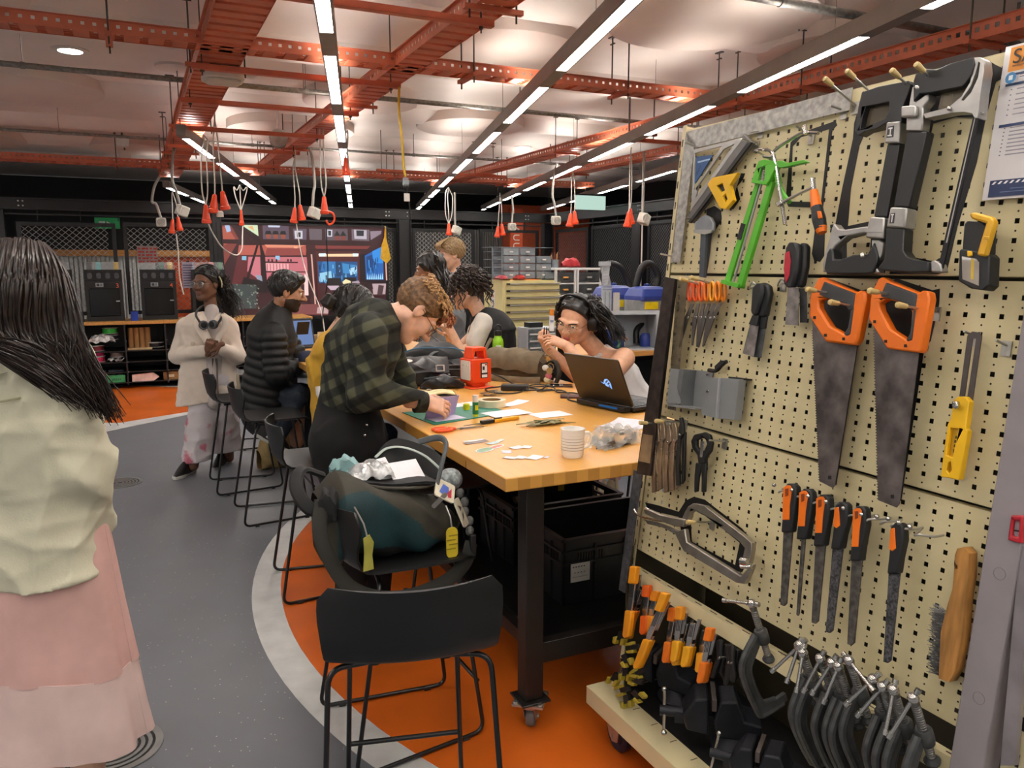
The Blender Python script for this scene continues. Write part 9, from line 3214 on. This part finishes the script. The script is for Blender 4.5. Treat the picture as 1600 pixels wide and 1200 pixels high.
f.cone(W(755,503,D-.15),W(742,538,D-.20),.066,.068,.03)
f.cone(W(766,550,D),W(760,508,D),.10,.10,.04)
f.cone(W(750,505,D+.15),W(738,530,D+.18),.064,.06,.03)
f.wrinkle(.004,45,6,d=(.5,.1,.7))
f.cut(W(738,542,D-.2),(-.5,0,-1),0)
fobj('t_shirt',[f.mesh()],m_tee,t,org)
f=field_for([W(720,570,D),W(800,720,D)],.16,.012)
f.cone(W(775,596,D-.08),W(722,605,D-.1),.09,.07,.03)
f.cone(W(722,606,D-.1),W(728,690,D-.1),.07,.05,.03)
f.cone(W(775,594,D+.1),W(722,603,D+.1),.09,.07,.03)
f.cone(W(722,604,D+.1),W(728,685,D+.1),.07,.05,.03)
fobj('trousers',[f.mesh()],m_blkt,t,org)
shoe('shoe',tuple(W(735,705,D-.1)),(-.9,-.4),m_black,m_black,t,org)
shoe('shoe',tuple(W(735,700,D+.1)),(-.9,-.4),m_black,m_black,t,org)
D=4.55
pel=W(985,640,D+.05)
t,org=person('person with long black hair, headphones and glasses in white sleeveless top, holding a stick',pel)
hc=W(899,500,D)
R=rotm(PI-.60,.33,-.20)
f,L=head_patch(hc,R,1.04,.0042,1.02,.96)
nb=W(938,553,D+.06)
neck_to(f,L,nb,.050)
sh1,sh2=W(975,560,D-.10),W(925,570,D+.22)
el1,el2=W(925,588,D-.28),W(922,608,D+.05)
wr1,wr2=W(884,540,D-.22),W(856,545,D-.02)
armA=limb([sh1,W(952,590,D-.25),el1+V3(0,0,0),wr1],[.062,.052,.045,.028],.006)
armB=limb([sh2,el2,wr2],[.055,.045,.028],.006)
hdA=hand_patch(wr1,(-.72,-.08,.32),(.25,-.6,.75),.92,.55,1,curls=(.35,.5,.6,.65),thumb=.8)
hdB=hand_patch(wr2,(-.35,-.25,.62),(-.75,-.5,.1),.92,.9,-1,thumb=.9)
chest=field_for([nb,sh1,sh2,W(960,590,D+.05)],.14,.008)
chest.cone(W(960,600,D+.05),W(950,572,D+.05),.095,.085,.05)
chest.cone(sh1,sh2,.060,.055,.07)
chest.cone(nb,W(948,570,D+.05),.052,.075,.05)
bd=fobj('body',[f.mesh(),chest.mesh(),torso_core(pel,W(965,600,D+.05),nb,.12),armA.mesh(),armB.mesh(),hdA,hdB],[skin('d8a585',0),mat('lip_pink','b8635e',.4,var=.03)],t,org,lips(L,R,hc,1.04))
eyes(bd,L,R,1.04,org,'20140f')
brows(bd,L,org,m_hairk)
glasses(t,L,org,mat('glasses_gold','c4b590',.25,.9,var=0),1.04)
f,L2=cap_hair(hc,R,1.06,.006,.011,.0025,2.7,-.7,-.06,fr=170)
hair=fobj('hair',[f.mesh()],m_hairk,t,org)
ls=[]
for k in range(420):
 if k%4:
  p0=L2(rp.uniform(-.095,-.02),rp.uniform(-.10,.01),rp.uniform(.0,.115))
  e=W(rp.uniform(956,978),rp.uniform(515,536),D+rp.uniform(-.16,.02))
  mid=W(rp.gauss(938,5),rp.gauss(489,5),D+rp.gauss(-.05,.04))
 else:
  p0=L2(rp.uniform(-.05,.08),rp.uniform(-.11,-.04),rp.uniform(-.02,.10))
  e=W(rp.uniform(925,965),rp.uniform(540,575),D+rp.uniform(.15,.26))
  mid=W(rp.gauss(930,5),rp.gauss(498,5),D+rp.gauss(.10,.03))
 ls.append([np.array(p)for p in spline([p0,p0*.45+mid*.55+V3(0,0,.025),mid,mid*.45+e*.55+V3(.008,0,.012),e],3)])
for k in range(50):
 p0=L2(rp.uniform(.02,.09),rp.uniform(-.02,.06),rp.uniform(.05,.10))
 e=W(rp.uniform(872,900),rp.uniform(548,585),D+rp.uniform(.10,.2))
 ls.append([np.array(p)for p in spline([p0,L2(.095,.02,-.02),e*.6+L2(.09,.0,-.08)*.4,e],3)])
strands('long_strands',ls,.004,m_hairk,hair,org)
hp=thing('headphones','large black headphones worn over long black hair at the table','headphones',Matrix.Translation(org))
for q in(-1,1):
 M=Matrix.Translation(L2(q*.092,-.012,-.002)-org)@Matrix([list(r_)+[0]for r_ in R.tolist()]+[[0,0,0,1]])@Matrix.Rotation(PI/2*q,4,'Y')@Matrix.Diagonal((1.15,.85,1,1))
 obj('ear_cup',G().lathe([(0,.034),(.030,.032),(.040,.020),(.042,.0),(.040,-.012),(0,-.012)],24,M),mat('headphone_black','1b1b1d',.45),hp)
 obj('ear_pad',G().lathe([(.02,-.010),(.040,-.010),(.044,-.018),(.036,-.024),(.02,-.020)],24,M),m_black,hp)
obj('head_band',G().tube(spline([L2(-.098,-.012,.03)-org,L2(-.085,-.006,.085)-org,L2(-.04,0,.126)-org,L2(.04,0,.126)-org,L2(.085,-.006,.085)-org,L2(.098,-.012,.03)-org]),.011,10,flat=.6),MATS['headphone_black'],hp)
obj('band_joint',G().tube([L2(-.094,-.010,.05)-org,L2(-.100,-.012,.025)-org],.008,8),m_satin,hp)
m_tank=mat('white_tank','d0cbc8',.85,var=.05,scale=9,bump=.15,bscale=250)
m_tie=mat('pink_tie_dye','d8c3c8',.85,var=.3,scale=9,hex2='c78f98',bump=.15,bscale=250)
f=field_for([W(900,545,D),W(1010,650,D)],.16,.008)
f.cone(W(988,632,D+.06),W(958,590,D+.06),.140,.140,.05)
f.cone(W(958,592,D+.06),W(944,566,D+.06),.135,.09,.06)
f.cone(W(944,566,D+.06),nb+(.0,0,-.01),.085,.060,.04)
f.wrinkle(.0045,40,8,d=(.7,.1,.5))
f.cone(sh1+V3(.02,-.03,.02),W(950,592,D-.24),.072,.070,.01,'sub')
f.cone(sh2+V3(-.01,.03,.0),el2,.07,.06,.01,'sub')
f.cone(nb,nb+(-.06,-.03,.08),.050,.060,0,'sub')
def tie(P):
 z0=W(988,622,D)[2]
 x0=W(925,580,D)[0]
 return((P[:,2]<z0)|(P[:,0]<x0)).astype(int)
fobj('sleeveless_top',[f.mesh()],[m_tank,m_tie],t,org,tie)
f=field_for([W(900,620,D),W(1010,760,D)],.16,.012)
f.cone(W(985,650,D),W(925,660,D-.1),.10,.075,.03)
f.cone(W(925,662,D-.1),W(930,745,D+.15),.072,.05,.03)
f.cone(W(985,648,D+.15),W(930,655,D+.2),.10,.075,.03)
f.cone(W(930,657,D+.2),W(960,740,D+.3),.072,.05,.03)
fobj('trousers',[f.mesh()],m_tie,t,org)
m_clog=mat('clog_cream','b5ad8c',.6,var=.04)
for(p,d)in(((925,783),(-.35,-.8)),((953,786),(-.15,-.9))):
 P0=W(p[0],p[1],4.75)
 M=Matrix.Translation(P0-org+V3(-d[0]*.12,-d[1]*.12,.08))@Matrix.Rotation(math.atan2(d[1],d[0])-PI/2,4,'Z')@Matrix.Rotation(-.75,4,'X')
 cg=obj('clog',G().grid(lambda a,b:(math.cos(2*PI*b)*(.036+.016*a)*math.sin(PI*min(1,.16+a*.82))**.45,.25*a,.03+math.sin(2*PI*b)*(.034 if math.sin(2*PI*b)<0 else.055)*math.sin(PI*min(1,.2+a*.76))**.5),18,20,M=M),m_clog,t,angle=80)
 g=G()
 for i in range(4):
  for j in range(3):
   x,y=-.024+.016*i+(.008 if j%2 else 0),.15+.025*j
   z=.03+.055*math.sin(PI*min(1,.2+y/.25*.76))**.5*math.sqrt(max(.05,1-(x/.055)**2))
   g.ball((x,y,z),.0045,8,5,M=M)
 o=obj('vent_hole',g,m_sil,cg)
 o['kind']='stuff'
 obj('heel_strap',G().tube([M@Vector(v)for v in spline([(-.045,.10,.055),(-.035,.0,.08),(0,-.03,.085),(.035,.0,.08),(.045,.10,.055)])],.009,8,flat=.5),m_clog,cg)
st=thing('marker_stick','white and orange stick held up in both hands before the face','stick',Matrix.Translation(W(862,508,D-.24)))
obj('white_body',G().box((0,0,.01),(.026,.026,.085)),mat('stick_white','d4d6da',.4),st,bevel=.003)
obj('orange_cap',G().cyl((0,0,.052),(0,0,.085),.012,16),mat('stick_orange','e58a2c',.4),st)
obj('blue_print',G().box((0,-.0135,.022),(.018,.001,.012)),mat('stick_blue','7f8fb5',.5),st)
bt=thing('tweezers','black tweezers in the fingers of the left of the two hands','tool',Matrix.Translation(W(852,524,D-.16)))
for q in(-1,1):
 obj('arm',G().tube([(q*.006,0,.045),(q*.007,0,0),(0,0,-.05)],[.002,.004,.004],6),m_black,bt)
nk=thing('necklace','gold hoop bracelet hanging from the raised wrist','jewellery',Matrix.Translation(W(858,549,D-.08)))
for k in range(3):
 obj('hoop',G().tube([(.018*math.cos(a)+.004*k,.004*k,.020*math.sin(a)-.045*k)for a in[2*PI*i/16 for i in range(16)]],.002,6,closed=True),mat('gold_pale','c9b58a',.3,.8,var=0),nk)
